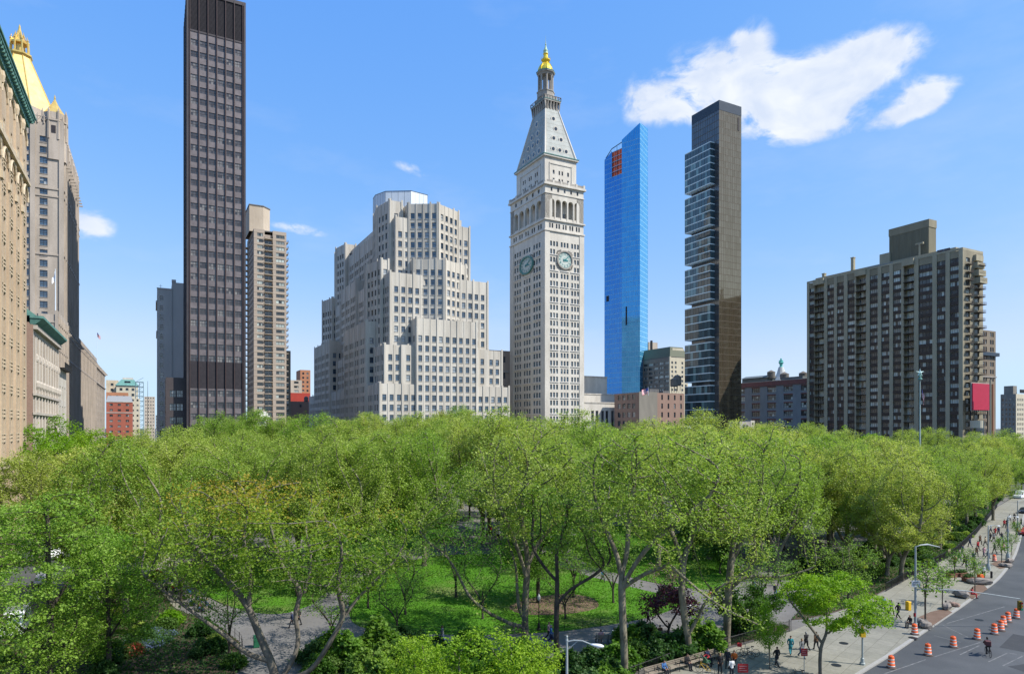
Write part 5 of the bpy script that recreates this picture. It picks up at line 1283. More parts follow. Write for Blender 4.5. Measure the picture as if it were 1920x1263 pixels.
# ------------------------------------------------------------------ the side street canyon on the left
def canyon():
    def se(px, tt): u = (px-960)/F; x, y = u*tt, tt; return (x*C_+y*S_, -x*S_+y*C_)
    def blk(name, label, px0, px1, t, y, depth, wall, cols_, pz, win, ex=None, h=1.7):
        (sa, ea) = se(px0, t); sb = S_of(px1, ea); zt = Z_of(y, sa, ea)
        B = Bld(name, label, 'building', (sa+sb)/2, ea+depth/2)
        B.block('wall', wall, [(sa, ea), (sb, ea), (sb, ea+depth), (sa, ea+depth)], 0, zt, {0: (cols_, rows(3, zt, pz, h), win)})
        if ex: ex(B, sa, sb, ea, zt)
        B.finish(30)
    blk('red_brick_house', 'red brick house with a grey roof storey at the foot of the side street', 199, 248, 520, 752, 16, (redbrick,), pitch(5.5, 2.2, 2), 4.2, wwd,
        lambda B, a, b, e, z: (B.mb('roof_storey', M('grey roof sheet', (.27,.28,.29), .6)).frustum(B.ring([(a, e), (b, e), (b, e+16), (a, e+16)]), B.ring([(a+1, e+2), (b-1, e+2), (b-1, e+15), (a+1, e+15)]), z, z+4.5), B.mb('string_course', lime).box(a-.2-B.s0, b+.2-B.s0, e-.3-B.e0, e-.002-B.e0, z-9, z-8.5), B.mb('string_course').box(a-.2-B.s0, b+.2-B.s0, e-.3-B.e0, e-.002-B.e0, z-.5, z)))
    blk('orange_brick_house', 'narrow orange brick house behind the red one in the side street', 199, 240, 560, 735, 10, (orangebrick,), pitch(5, 1.6, 2), 4.2, wsm)
    blk('cream_side_street_house', 'cream house with a rounded gable right of the red brick house', 245, 262, 560, 747, 12, (creamwall,), pitch(3.4, 1.4, .8), 4.3, wsm)
    blk('mansard_house', 'cream house with a green copper mansard roof in the side street', 218, 258, 640, 722, 25, (creamwall,), pitch(5, 2.4, 1.5), 5.2, wsm,
        lambda B, a, b, e, z: (B.mb('mansard', copper).frustum(B.ring([(a-1, e-1), (b+1, e-1), (b+1, e+25), (a-1, e+25)]), B.ring([(a+4, e+4), (b-3, e+4), (b-3, e+22), (a+4, e+22)]), z, z+6), B.mb('dormer_row', g_dark).box(a+7-B.s0, b-6-B.s0, e+1.2-B.e0, e+5-B.e0, z+1.5, z+4.4), B.mb('bulkhead', lime).box(a+5-B.s0, b-4-B.s0, e+6-B.e0, e+18-B.e0, z+5, z+8)), 2.6)
    blk('beige_far_house', 'beige house left of the green mansard in the side street', 199, 221, 650, 712, 20, (tanlight,), pitch(5, 2.4, 1.5), 5.2, wsm, None, 2.6)
    blk('pale_far_tower', 'pale slender tower closing the side street', 270.5, 290.5, 900, 743, 25, (concrete,), pitch(2.9, 1.3, .8), 4.6, wsm)
    blk('white_far_slab', 'white slab far behind between the towers', 292, 296, 1000, 778, 20, (bluegrey,), pitch(2.9, 1.3, .8), 4.6, wsm)
    # scaffold tower
    a, e = se(254, 600); b = S_of(269, e); z1 = Z_of(716, a, e)
    r = Bld('scaffold_tower', 'open blue grey scaffold tower right of the green mansard roof', 'scaffold', (a+b)/2, e)
    m = r.mb('scaffold_frame', M('scaffold steel', (.16,.24,.27), .6)); n = 14
    for x in (a, (a+b)/2, b):
        for dy in (0, 5): m.tube([(x-r.s0, dy, 0), (x-r.s0, dy, z1)], .22, 4)
    for k in range(n):
        z = 6+(z1-6)*k/(n-1); m.box(a-r.s0, b-r.s0, -.2, 5.2, z, z+.45); m.tube([(a-r.s0, 0, z), (b-r.s0, 0, z+(z1-6)/(n-1))], .15, 4)
    r.finish()
    r = Bld('radio_mast', 'thin radio mast behind the side street scaffold', 'mast', *se(277, 800)); r.mb('mast', iron).tube([(0, 0, 0), (0, 0, Z_of(714, r.s0, r.e0))], [.5, .15], 4); r.finish()
    # between the tan balcony tower and the stepped block
    blk('orange_apartment_block', 'orange brick apartment block seen in the gap left of the stepped office block', 563, 582, 560, 693, 18, (orangebrick,), pitch(3.5, 1.6, 1), 3.6, wsm)
    blk('pale_balcony_block', 'pale block with dark balconies in front of the orange apartments', 545, 566, 520, 712, 14, (concrete,), pitch(4.5, 3.4, .8), 3.4, wwd)
    blk('red_roof_house', 'low house with a plain red upper wall in the same gap', 544, 582, 460, 736, 14, (M('red stucco', (.42,.06,.04), .8, (.36,.05,.035), .4),), pitch(9, 1.2, 4), 30, wsm)
    blk('mauve_low_house', 'low mauve brick house with a water tank under the red wall', 545, 582, 430, 752, 10, (pinkbrick,), pitch(9, 1.2, 4), 30, wsm, lambda B, a, b, e, z: tanks(B, [(574, e+3, 752, 1.4, 2.6)]))
canyon()
# ================================================================== ground
def M_ground(name, c1, c2, sc1=.5, sc2=6., c3=None, rough=.95, bump=.3, joint=None):
    if name in MATS: return MATS[name]
    m = bpy.data.materials.new(name); m.use_nodes = True; t = NT(m.node_tree); b = t.n['Principled BSDF']
    tcn = t.node('ShaderNodeTexCoord').outputs['Object']
    f = t.mapr(t.noise(tcn, sc1, 6, .6), .32, .68, 0, 1)
    base = t.mix(f, c1, c2)
    if c3: base = t.mix(t.mapr(t.noise(tcn, sc1*.23, 4, .6), .52, .66, 0, .8), base, c3)
    base = t.mix(1., base, t.mix(t.noise(tcn, sc2, 3, .7), (.72,.72,.72), (1.28,1.28,1.28)), 'MULTIPLY')
    if joint:
        br = t.node('ShaderNodeTexBrick'); mp = t.node('ShaderNodeMapping'); t.set(mp.inputs[0], tcn); mp.inputs[2].default_value = (0, 0, R(42)); t.l.new(mp.outputs[0], br.inputs['Vector'])
        br.offset = 0; br.inputs['Scale'].default_value = 1; br.inputs['Brick Width'].default_value = joint; br.inputs['Row Height'].default_value = joint; br.inputs['Mortar Size'].default_value = .02
        br.inputs['Color1'].default_value = (1,1,1,1); br.inputs['Color2'].default_value = (.86,.87,.86,1); br.inputs['Mortar'].default_value = (.55,.54,.5,1)
        base = t.mix(1., base, br.outputs['Color'], 'MULTIPLY')
    t.set(b.inputs['Base Color'], base); b.inputs['Roughness'].default_value = rough; b.inputs['Specular IOR Level'].default_value = .2
    bn = t.node('ShaderNodeBump'); bn.inputs['Strength'].default_value = bump; bn.inputs['Distance'].default_value = .05
    t.set(bn.inputs['Height'], t.noise(tcn, sc2*1.5, 4)); t.l.new(bn.outputs[0], b.inputs['Normal'])
    MATS[name] = m; return m
asphalt = M_ground('asphalt', (.058,.063,.066), (.092,.096,.098), .16, 9., (.045,.048,.052), .8, .1)
pathm = M_ground('park path paving', (.14,.133,.125), (.175,.167,.157), .3, 5., (.11,.105,.10), .85, .1)
sidem = M_ground('sidewalk concrete', (.225,.215,.175), (.27,.258,.21), .3, 4., (.18,.172,.145), .85, .1, 1.55)
soil = M_ground('planting soil', (.06,.043,.03), (.09,.065,.045), .7, 7., (.05,.05,.025))
cityg = M_ground('city ground', (.07,.07,.07), (.09,.09,.088), .05, 2.)
lawnm = M_ground('lawn grass', (.055,.165,.008), (.08,.205,.011), .35, 14., (.16,.17,.06), .9, .8)
mulch = M_ground('mulch', (.13,.085,.06), (.17,.115,.085), .8, 9.)
kerbm = M_ground('granite kerb', (.33,.32,.29), (.28,.27,.25), 2, 8., None, .8, .1)
def sheet(name, pts, z, mat, thick=0.):
    m = MB()
    pts = [(p.x, p.y) if hasattr(p, 'x') else p for p in pts]
    ar = sum(pts[i][0]*pts[(i+1) % len(pts)][1]-pts[(i+1) % len(pts)][0]*pts[i][1] for i in range(len(pts)))
    if ar < 0: pts = pts[::-1]
    if thick: m.prism(pts, z-thick, z)
    else: m.poly([(x, y, z) for x, y in pts])
    o = m.build(name, mat); o['kind'] = 'structure'; return o
def smooth(pts, n=4, closed=True):
    """Catmull-Rom through pixel points"""
    out = []; k = len(pts)
    for i in range(k if closed else k-1):
        p0, p1, p2, p3 = (pts[(i-1) % k], pts[i], pts[(i+1) % k], pts[(i+2) % k]) if closed else (pts[max(i-1,0)], pts[i], pts[i+1], pts[min(i+2,k-1)])
        for j in range(n):
            t = j/n
            out.append(tuple(.5*((2*b)+(-a+c)*t+(2*a-5*b+4*c-d)*t*t+(-a+3*b-3*c+d)*t**3) for a, b, c, d in zip(p0, p1, p2, p3)))
    if not closed: out.append(tuple(pts[-1]))
    return out
gp = lambda lst, h=0.: [G(x, y, h) for x, y in lst]
sheet('ground', [(-5000, -3000), (5000, -3000), (5000, 9000), (-5000, 9000)], 0, cityg)
# the avenue on the right: everything beyond the kerb line
kerb_px = [(1560, 1300), (1621, 1260), (1668, 1231), (1728, 1190), (1772, 1160), (1808.5, 1135), (1845, 1108), (1875, 1084.6), (1902, 1047.7), (1914, 1014), (1918, 987), (1925, 955), (1945, 915), (1990, 880)]
kerb = [Vector((p.x, p.y)) for p in gp(smooth(kerb_px, 4, False), .0)]
kd = kerb[0]-kerb[1]; kerb = [kerb[0]+kd.normalized()*55]+kerb
road_pts = [(k.x, k.y) for k in kerb]+[(kerb[-1].x+60, kerb[-1].y), (200, 150), (160, 20), (60, -30), (kerb[0].x, -30)]
sheet('road', road_pts, .006, asphalt)
fence_a = gp([(1180, 1275), (1262, 1244), (1378, 1212), (1485, 1182)], .14)
fence_b = gp([(1661, 1108), (1721, 1074), (1792, 1037.6), (1830, 1001), (1853, 972), (1870, 950)], .14)
fa0 = fence_a[0]+(fence_a[0]-fence_a[1]).normalized()*40
inner = [fa0]+fence_a+fence_b
def offs(line, d):
    out = []
    for i, p in enumerate(line):
        a = line[max(i-1, 0)]; b = line[min(i+1, len(line)-1)]; t = (b-a).normalized(); out.append(p+Vector((-t.y, t.x))*d)
    return out
k_in = offs(kerb, .32)
sw_pts = [(p.x, p.y) for p in k_in]+[(p.x, p.y) for p in reversed(inner)]
sheet('sidewalk', sw_pts, .14, sidem, .14)
m = MB()
for i in range(len(kerb)-1):
    a, b, c, d = kerb[i], kerb[i+1], k_in[i+1], k_in[i]
    m.quad((a.x, a.y, .0), (b.x, b.y, .0), (b.x, b.y, .145), (a.x, a.y, .145)); m.quad((a.x, a.y, .145), (b.x, b.y, .145), (c.x, c.y, .145), (d.x, d.y, .145))
o = m.build('kerb', kerbm); o['kind'] = 'structure'
# park floor
park = [(-75, 30), (fa0.x, fa0.y)]+[(p.x, p.y) for p in fence_a+fence_b]+[(120, 180), (135, 262), (-100, 150)]
park = [(fa0.x, fa0.y)]+[(p.x, p.y) for p in fence_a+fence_b]+[(150, 200)]+[tuple(W(s, e).xy) for s, e in ((225, 268), (0, 268), (0, 60), (-8, 20))]
sheet('park_path', park, .12, pathm)
lawn1 = smooth([(668,1170),(714,1181),(782,1186),(882,1189),(960,1187),(1044,1182.5),(1128,1172),(1208,1158),(1262,1140),(1275,1122),(1210,1106),(1150,1091),(1100,1078),(1040,1058),(960,1042),(880,1038),(790,1046),(705,1072),(660,1110),(655,1148)])
lawn2 = smooth([(1120,1062),(1190,1083),(1270,1099),(1340,1104),(1376,1092),(1384,1060),(1340,1020),(1250,996),(1180,985),(1110,990),(1070,1010),(1080,1040)])
lawn3 = smooth([(330,1062),(400,1048),(500,1052),(570,1064),(606,1090),(590,1128),(520,1150),(440,1138),(380,1110)])
lawn4 = smooth([(560,1000),(700,985),(820,985),(850,1005),(760,1030),(640,1035)])
def lawn(name, px, z=.16):
    pts = [(p.x, p.y) for p in gp(px, z)]
    return sheet(name, pts, z, lawnm, .05), pts
_, L1 = lawn('lawn', lawn1); _, L2 = lawn('lawn', lawn2); _, L3 = lawn('lawn', lawn3); _, L4 = lawn('lawn', lawn4)
bed_specs = [
    [(-80,1263),(150,1100),(250,1080),(290,1095),(330,1140),(392,1162),(432,1190),(452,1215),(430,1300),(380,1420),(-300,1500)],
    [(560,1300),(600,1235),(660,1212),(740,1208),(800,1222),(900,1236),(1000,1248),(1085,1236),(1150,1213),(1230,1200),(1330,1186),(1400,1172),(1450,1168),(1478,1178),(1378,1206),(1262,1240),(1180,1270),(1100,1500),(500,1500)],
    [(1484,1160),(1530,1118),(1470,1072),(1560,1040),(1680,1005),(1760,965),(1820,935),(1862,925),(1876,935),(1862,955),(1846,974),(1826,1000),(1790,1032),(1720,1070),(1660,1104),(1585,1140)],
    [(955,1135),(1000,1120),(1060,1112),(1110,1120),(1120,1138),(1060,1150),(980,1150)],
]
BEDS = []
for i, bs in enumerate(bed_specs):
    px = smooth(bs, 3); pts = [(p.x, p.y) for p in gp(px, .2)]; BEDS.append(pts)
    sheet('planting_bed', pts, .20 if i < 3 else .19, mulch if i == 3 else soil, .08)
for bs in ([(1720,1157),(1743,1176),(1786,1147),(1770,1140),(1745,1146)], [(1812,1110),(1822,1123),(1852,1103),(1842,1093),(1825,1098)], [(1858,1056),(1875,1066),(1898,1060),(1892,1050),(1872,1050)]):
    sheet('tree_pit', [(p.x, p.y) for p in gp(bs, .15)], .152, mulch)
# left: the street beyond the park
sheet('road', [tuple(W(s, e).xy) for s, e in ((-2, 20), (-2, 262), (-19.5, 262), (-19.5, 20))], .13, asphalt)
sheet('road', [tuple(W(s, e).xy) for s, e in ((400, 269), (-19.5, 269), (-19.5, 285), (400, 285))], .014, asphalt)
sheet('sidewalk', [tuple(W(s, e).xy) for s, e in ((-1.9, 20), (-1.9, 262), (2.5, 262), (2.5, 20))], .15, sidem)
for (x0, y0, L_, W_, an) in ((48, 62, 6, 2.2, .75), (60, 68, 3, 2.6, .8), (57, 60, 9, .9, .2), (72, 82, 5, 1.6, .8), (44, 57, 2.2, 1.6, .3)):
    c, s = math.cos(an), math.sin(an); sheet('road_patch', [(x0+a*c-b*s, y0+a*s+b*c) for a, b in ((0, 0), (L_, 0), (L_, W_), (0, W_))], .0095, M_ground('fresh asphalt patch', (.042,.045,.048), (.055,.058,.06), .6, 12.))
# painted road lines: thin worn strokes
paint = M_ground('worn road paint', (.20,.20,.195), (.09,.095,.095), 1.6, 10.)
def zz6(x, y): return (1600+x/6, 1080+y/6)
m = MB()
for (a, b) in (((340,1098),(815,935)), ((905,905),(1430,740)), ((1200,880),(1420,775)), ((1520,960),(1735,860)), ((1680,1005),(1905,895)), ((1000,545),(1290,685)), ((910,665),(1210,740)), ((1050,530),(1700,340)), ((1735,860),(2000,900))):
    p, q = G(*zz6(*a)), G(*zz6(*b)); d = (q-p).normalized(); n = Vector((-d.y, d.x, 0))*.055
    m.quad(*[(v.x, v.y, .012) for v in (p-n, q-n, q+n, p+n)])
o = m.build('road_marking', paint); o['kind'] = 'structure'
def inpoly(x, y, poly):
    c = False; j = len(poly)-1
    for i in range(len(poly)):
        xi, yi = poly[i]; xj, yj = poly[j]
        if (yi > y) != (yj > y) and x < (xj-xi)*(y-yi)/(yj-yi)+xi: c = not c
        j = i
    return c

# ================================================================== vegetation
def M_leaf(name, ramp, trans=.46, rough=.55):
    m = bpy.data.materials.new(name); m.use_nodes = True; t = NT(m.node_tree); b = t.n['Principled BSDF']
    a = t.node('ShaderNodeAttribute', attribute_name='rnd').outputs['Fac']
    cr = t.node('ShaderNodeValToRGB'); t.set(cr.inputs[0], a)
    e = cr.color_ramp.elements
    while len(e) < len(ramp): e.new(.5)
    for i, (p, c) in enumerate(ramp): e[i].position = p; e[i].color = (*c, 1)
    oi = t.node('ShaderNodeObjectInfo').outputs['Random']
    c = t.mix(1., cr.outputs[0], t.mix(oi, (.70,.86,.60), (1.34,1.15,1.35)), 'MULTIPLY')
    t.set(b.inputs['Base Color'], c); b.inputs['Roughness'].default_value = rough; b.inputs['Specular IOR Level'].default_value = .25
    tr = t.node('ShaderNodeBsdfTranslucent'); t.set(tr.inputs[0], t.mix(1., c, (1.25,1.35,.7), 'MULTIPLY'))
    mx = t.node('ShaderNodeMixShader'); mx.inputs[0].default_value = trans
    t.l.new(b.outputs[0], mx.inputs[1]); t.l.new(tr.outputs[0], mx.inputs[2]); t.l.new(mx.outputs[0], t.n['Material Output'].inputs[0])
    MATS[name] = m; return m
lf_plane = M_leaf('plane tree leaf', [(0,(.13,.19,.030)),(.4,(.265,.35,.062)),(.75,(.41,.50,.12)),(1,(.56,.63,.22))])
lf_green = M_leaf('fresh green leaf', [(0,(.07,.15,.018)),(.5,(.14,.26,.035)),(1,(.25,.39,.07))])
lf_ginkgo = M_leaf('ginkgo leaf', [(0,(.11,.20,.022)),(.5,(.22,.36,.05)),(1,(.38,.52,.11))])
lf_dark = M_leaf('deep green leaf', [(0,(.045,.10,.018)),(.6,(.09,.18,.03)),(1,(.18,.29,.06))])
lf_lime = M_leaf('lime leaf', [(0,(.10,.22,.01)),(.5,(.19,.34,.018)),(1,(.30,.46,.04))])
lf_orange = M_leaf('orange tinted leaf', [(0,(.15,.22,.025)),(.55,(.27,.34,.045)),(.8,(.38,.37,.05)),(1,(.48,.30,.05))])
lf_purple = M_leaf('purple leaf', [(0,(.03,.009,.013)),(.6,(.07,.018,.026)),(1,(.13,.04,.05))], .25)
lf_bronze = M_leaf('bronze bud leaf', [(0,(.14,.15,.04)),(.6,(.24,.23,.07)),(1,(.34,.30,.12))])
lf_shrub = M_leaf('shrub leaf', [(0,(.022,.065,.018)),(.6,(.055,.13,.03)),(1,(.14,.24,.07))])
def M_bark(name, c1, c2, sc):
    m = bpy.data.materials.new(name); m.use_nodes = True; t = NT(m.node_tree); b = t.n['Principled BSDF']
    tcn = t.node('ShaderNodeTexCoord').outputs['Object']
    f = t.mapr(t.noise(t.scale(tcn, (1,1,.45)), sc, 5, .65), .40, .60, 0, 1)
    t.set(b.inputs['Base Color'], t.mix(f, c1, c2)); b.inputs['Roughness'].default_value = .9
    bn = t.node('ShaderNodeBump'); bn.inputs['Strength'].default_value = .5; bn.inputs['Distance'].default_value = .05
    t.set(bn.inputs['Height'], t.noise(t.scale(tcn, (1,1,.3)), sc*3, 5)); t.l.new(bn.outputs[0], b.inputs['Normal'])
    MATS[name] = m; return m
bk_plane = M_bark('plane tree bark', (.095,.080,.052), (.215,.19,.13), 1.6)
bk_dark = M_bark('dark bark', (.035,.028,.022), (.075,.06,.045), 2.)
bk_grey = M_bark('grey brown bark', (.10,.085,.065), (.16,.14,.105), 2.)

def skeleton(rng, env, nattr, start, seg=.6, infl=4.5, kill=1.1, maxn=2600, ymin=None):
    """space colonisation: start = list of (point, parent index); env(rng, n) gives attraction points"""
    pos = np.zeros((maxn, 3)); par = np.full(maxn, -1, int); n = len(start)
    for i, (p, q) in enumerate(start): pos[i] = p; par[i] = q
    A = env(rng, nattr)
    near = np.full(len(A), -1); nd = np.full(len(A), 1e9)
    def upd(i0, i1):
        d = np.linalg.norm(A[:, None]-pos[None, i0:i1], axis=2); j = d.argmin(1); dm = d[np.arange(len(A)), j]
        b = dm < nd; nd[b] = dm[b]; near[b] = j[b]+i0
    upd(0, n)
    for it in range(90):
        act = nd < (infl if it > 12 else 60)
        if not act.any() or n > maxn-300: break
        idx = near[act]; v = A[act]-pos[idx]; v /= np.linalg.norm(v, axis=1)[:, None]+1e-9
        u, inv = np.unique(idx, return_inverse=True)
        acc = np.zeros((len(u), 3)); np.add.at(acc, inv, v)
        acc += rng.normal(0, .18, acc.shape); acc /= np.linalg.norm(acc, axis=1)[:, None]+1e-9
        new = pos[u]+acc*seg; m = min(len(new), maxn-n)
        pos[n:n+m] = new[:m]; par[n:n+m] = u[:m]; n0 = n; n += m
        upd(n0, n)
        keep = nd > kill
        if keep.sum() == 0: break
        A = A[keep]; near = near[keep]; nd = nd[keep]
    return pos[:n], par[:n]
def branch_mesh(name, pos, par, mat, r0, tip=.02, expo=2.3, thin=.028, flare=1.25):
    n = len(pos); w_ = np.zeros(n); kids = [[] for _ in range(n)]
    for i in range(n):
        if par[i] >= 0: kids[par[i]].append(i)
    order = list(range(n))
    acc = np.full(n, 0.)
    for i in reversed(order):       # children always come after their parents
        if acc[i] == 0: acc[i] = 1.
        if par[i] >= 0: acc[par[i]] += acc[i]
    rad = acc**(1/expo); rad = rad/rad[0]*r0; rad = np.maximum(rad, tip)
    for k_, v_ in SEEDR.items():
        if k_ < n: rad[k_] = max(rad[k_], r0*v_)
    mb = MB(); done = np.zeros(n, bool)
    # chains
    stack = [0]
    roots = [i for i in range(n) if par[i] < 0]
    stack = list(roots)
    while stack:
        i = stack.pop(); chain = [i]; 
        while kids[chain[-1]]:
            ks = sorted(kids[chain[-1]], key=lambda k: -acc[k])
            for k in ks[1:]: stack.append((chain[-1], k)) if False else stack2.append((chain[-1], k))
            chain.append(ks[0])
        yield_chain(mb, chain, pos, rad, thin, par)
        while stack2:
            p, k = stack2.pop(); c = [p, k]
            while kids[c[-1]]:
                ks = sorted(kids[c[-1]], key=lambda q: -acc[q])
                for q in ks[1:]: stack2.append((c[-1], q))
                c.append(ks[0])
            yield_chain(mb, c, pos, rad, thin, par, True)
    return mb, rad, acc
stack2 = []
def yield_chain(mb, c, pos, rad, thin, par, child=False):
    pts = [pos[k] for k in c]; rr = [float(rad[k]) for k in c]
    if child: rr[0] = rr[1]
    # smooth the zigzag a little
    P = np.array(pts)
    for _ in range(2):
        if len(P) > 3: P[1:-1] = P[1:-1]*.5+(P[:-2]+P[2:])*.25
    if max(rr) < thin: 
        return
    # cut the thinnest ends
    e = len(rr)
    while e > 2 and rr[e-1] < thin*.8: e -= 1
    P = P[:e]; rr = rr[:e]
    if not child: rr[0] *= 1.35; 
    rm = rr[0]; n = 9 if rm > .22 else (6 if rm > .09 else 4 if rm > .05 else 3)
    if len(P) >= 2: mb.tube([tuple(p) for p in P], rr, n, 0, cap=False)
def leaf_mesh(name, rng, centers, per, spread, size, mat, flat=.7, tint=None, elong=1.25, up=.9):
    """many small creased leaf faces scattered about twig points"""
    n = len(centers)*per
    c = np.repeat(centers, per, 0)+rng.normal(0, 1, (n, 3))*np.array([spread, spread, spread*flat])
    nr = rng.normal(0, 1, (n, 3)); nr[:, 2] = np.abs(nr[:, 2])+up*.6; nr /= np.linalg.norm(nr, axis=1)[:, None]
    t = np.cross(nr, rng.normal(0, 1, (n, 3))); t /= np.linalg.norm(t, axis=1)[:, None]+1e-9; b = np.cross(nr, t)
    s = size*rng.uniform(.6, 1.3, (n, 1))
    V = np.empty((n, 4, 3)); k = .42
    V[:, 0] = c-t*s*.5*elong; V[:, 1] = c+b*s*k+nr*s*.10; V[:, 2] = c+t*s*.5*elong; V[:, 3] = c-b*s*k+nr*s*.10
    me = bpy.data.meshes.new(name); me.vertices.add(n*4); me.vertices.foreach_set('co', V.reshape(-1).astype(np.float32))
    me.loops.add(n*4); me.loops.foreach_set('vertex_index', np.arange(n*4, dtype=np.int32))
    me.polygons.add(n); me.polygons.foreach_set('loop_start', np.arange(0, n*4, 4, dtype=np.int32))
    me.update(calc_edges=True); me.materials.append(mat)
    clump = .5+.22*np.sin(c[:, 0]*.9+c[:, 2]*.7+2)*np.sin(c[:, 1]*.8-c[:, 2]*.9)+.16*np.sin(c[:, 0]*2.3+1)*np.sin(c[:, 1]*2.1+c[:, 2]*1.7)
    r = np.clip(clump*.6+rng.beta(1.6, 2.2, n)*.55-.10, 0, 1) if tint is None else tint(rng, c)
    a = me.attributes.new('rnd', 'FLOAT', 'FACE'); a.data.foreach_set('value', r.astype(np.float32))
    return me
def env_dome(cz, rx, rz, cx=0., cy=0., ry=None, shell=.45, low=-.55, lumps=9, lump_r=.42):
    """crown made of overlapping lumps with gaps between, denser towards the outside"""
    ry = ry or rx
    def f(rng, n):
        ctr = []
        while len(ctr) < lumps:
            v = rng.normal(0, 1, 3); v /= np.linalg.norm(v)
            if v[2] < low: continue
            ctr.append(v*rng.uniform(.5, .78))
        ctr = np.array(ctr); out = []
        while len(out) < n:
            v = rng.uniform(-1, 1, 3); r = np.linalg.norm(v)
            if r > 1 or r < shell*.6 or v[2] < low: continue
            if np.linalg.norm(ctr-v, axis=1).min() > lump_r: continue
            if rng.random() > .35+.65*r: continue
            out.append((cx+v[0]*rx, cy+v[1]*ry, cz+v[2]*rz))
        return np.array(out)
    return f
SEEDR = {}
def seedpts(lines, seg=.6):
    """start skeleton from polylines; first one is the trunk, each later one begins at the nearest existing node"""
    st = []; SEEDR.clear()
    for li, ln in enumerate(lines):
        ln = [np.array(p, float) for p in ln]
        if st:
            d = [np.linalg.norm(np.array(p)-ln[0]) for p, _ in st]; last = int(np.argmin(d))
        else: st.append((ln[0], -1)); last = 0
        for i in range(len(ln)-1):
            a, b = ln[i], ln[i+1]; k = max(1, int(np.linalg.norm(b-a)/seg))
            for j in range(1, k+1):
                st.append((a+(b-a)*j/k, last)); last = len(st)-1
                fr = (i+j/k)/(len(ln)-1); SEEDR[last] = (1-.5*fr) if li == 0 else (.62-.44*fr)
    return st
TREES = {}
def tree_proto(key, seed, lines, env, nattr, r0, leaf, bark, per=18, spread=.42, size=.30, seg=.6, infl=4.5, kill=1.1, leafrad=.06, tint=None, flat=.7, elong=1.25, maxleaf=None, extra=None, expo=2.3, thin=.028, lower=None):
    rng = np.random.default_rng(seed)
    pos, par = skeleton(rng, env, nattr, seedpts(lines, seg), seg, infl, kill)
    mb, rad, acc = branch_mesh(key, pos, par, bark, r0, expo=expo, thin=thin)
    tm = mb.mesh(key+'_trunk', [bark], smooth=True)
    tw = pos[(acc <= (6 if leafrad is None else 9)) & (pos[:, 2] > (lower or 0))]
    if maxleaf and len(tw) > maxleaf: tw = tw[rng.permutation(len(tw))[:maxleaf]]
    lm = leaf_mesh(key+'_crown', rng, tw, per, spread, size, leaf, flat, tint, elong)
    TREES[key] = (tm, lm); return len(tw)
def plant(key, loc, rz=0., sc=1., label='', name='tree', cat='tree', group=None, leafmat=None):
    r = empty(name, loc, rz, label, cat, group); r.scale = (sc, sc, sc) if not isinstance(sc, tuple) else sc
    t = link('trunk', TREES[key][0], r); c = link('crown', TREES[key][1], r)
    if leafmat:
        c.material_slots[0].link = 'OBJECT'; c.material_slots[0].material = leafmat
    return r
def straight(h, lean=(0, 0), wob=.15, rng=random.Random(3)):
    n = 4; return [(lean[0]*i/n+(rng.uniform(-wob, wob) if i else 0), lean[1]*i/n+(rng.uniform(-wob, wob) if i else 0), h*i/n) for i in range(n+1)]
# ------------------------------------------------------------------ tree kinds
for i, (h, R_, rz_) in enumerate(((5.2, 8.2, 7.6), (4.4, 7.4, 8.2), (6.2, 8.8, 7.2), (5.0, 7.6, 7.9), (4.6, 8.7, 7.8))):
    tree_proto('plane%d' % i, 11+i, [straight(h), [(0, 0, h*.75), (1.8, .6, h+2.2), (3., 1.2, h+4.6)], [(0, 0, h*.9), (-1.7, -.8, h+2.5), (-2.6, -1.6, h+5)], [(0, 0, h), (.2, -1.5, h+3)], [(0, 0, h*.85), (-.4, 1.8, h+2.6)]],
               env_dome(21.6-rz_-1.0+i*.3, R_*1.12, rz_+1.2, lumps=22, low=-.85, lump_r=(.32, .36, .31, .35, .33)[i], shell=.35), 1200, .38, lf_plane, bk_plane, per=44, spread=.46, size=.195, expo=2.45)
tree_proto('round0', 31, [straight(3.0), [(0, 0, 2.4), (1, .5, 5)], [(0, 0, 2.6), (-.9, -.6, 5)]], env_dome(6.5, 5.0, 4.6, lumps=14, low=-.85), 700, .22, lf_green, bk_dark, per=40, spread=.40, size=.21, seg=.5, infl=3.6, kill=.9)
tree_proto('round1', 32, [straight(2.0), [(0, 0, 1.6), (.8, -.5, 3.2)]], env_dome(4.4, 3.6, 3.2, lumps=10, low=-.9), 460, .15, lf_dark, bk_dark, per=26, spread=.30, size=.26, seg=.4, infl=3, kill=.75)
tree_proto('tall0', 33, [straight(5.0), [(0, 0, 4), (.8, .5, 8)]], env_dome(12.0, 5.2, 8.4, lumps=18, low=-.9), 800, .30, lf_green, bk_dark, per=38, spread=.46, size=.24)
def tint_orange(rng, c): return np.clip((c[:, 2]-c[:, 2].mean())/8+.42+rng.normal(0, .17, len(c)), 0, 1)
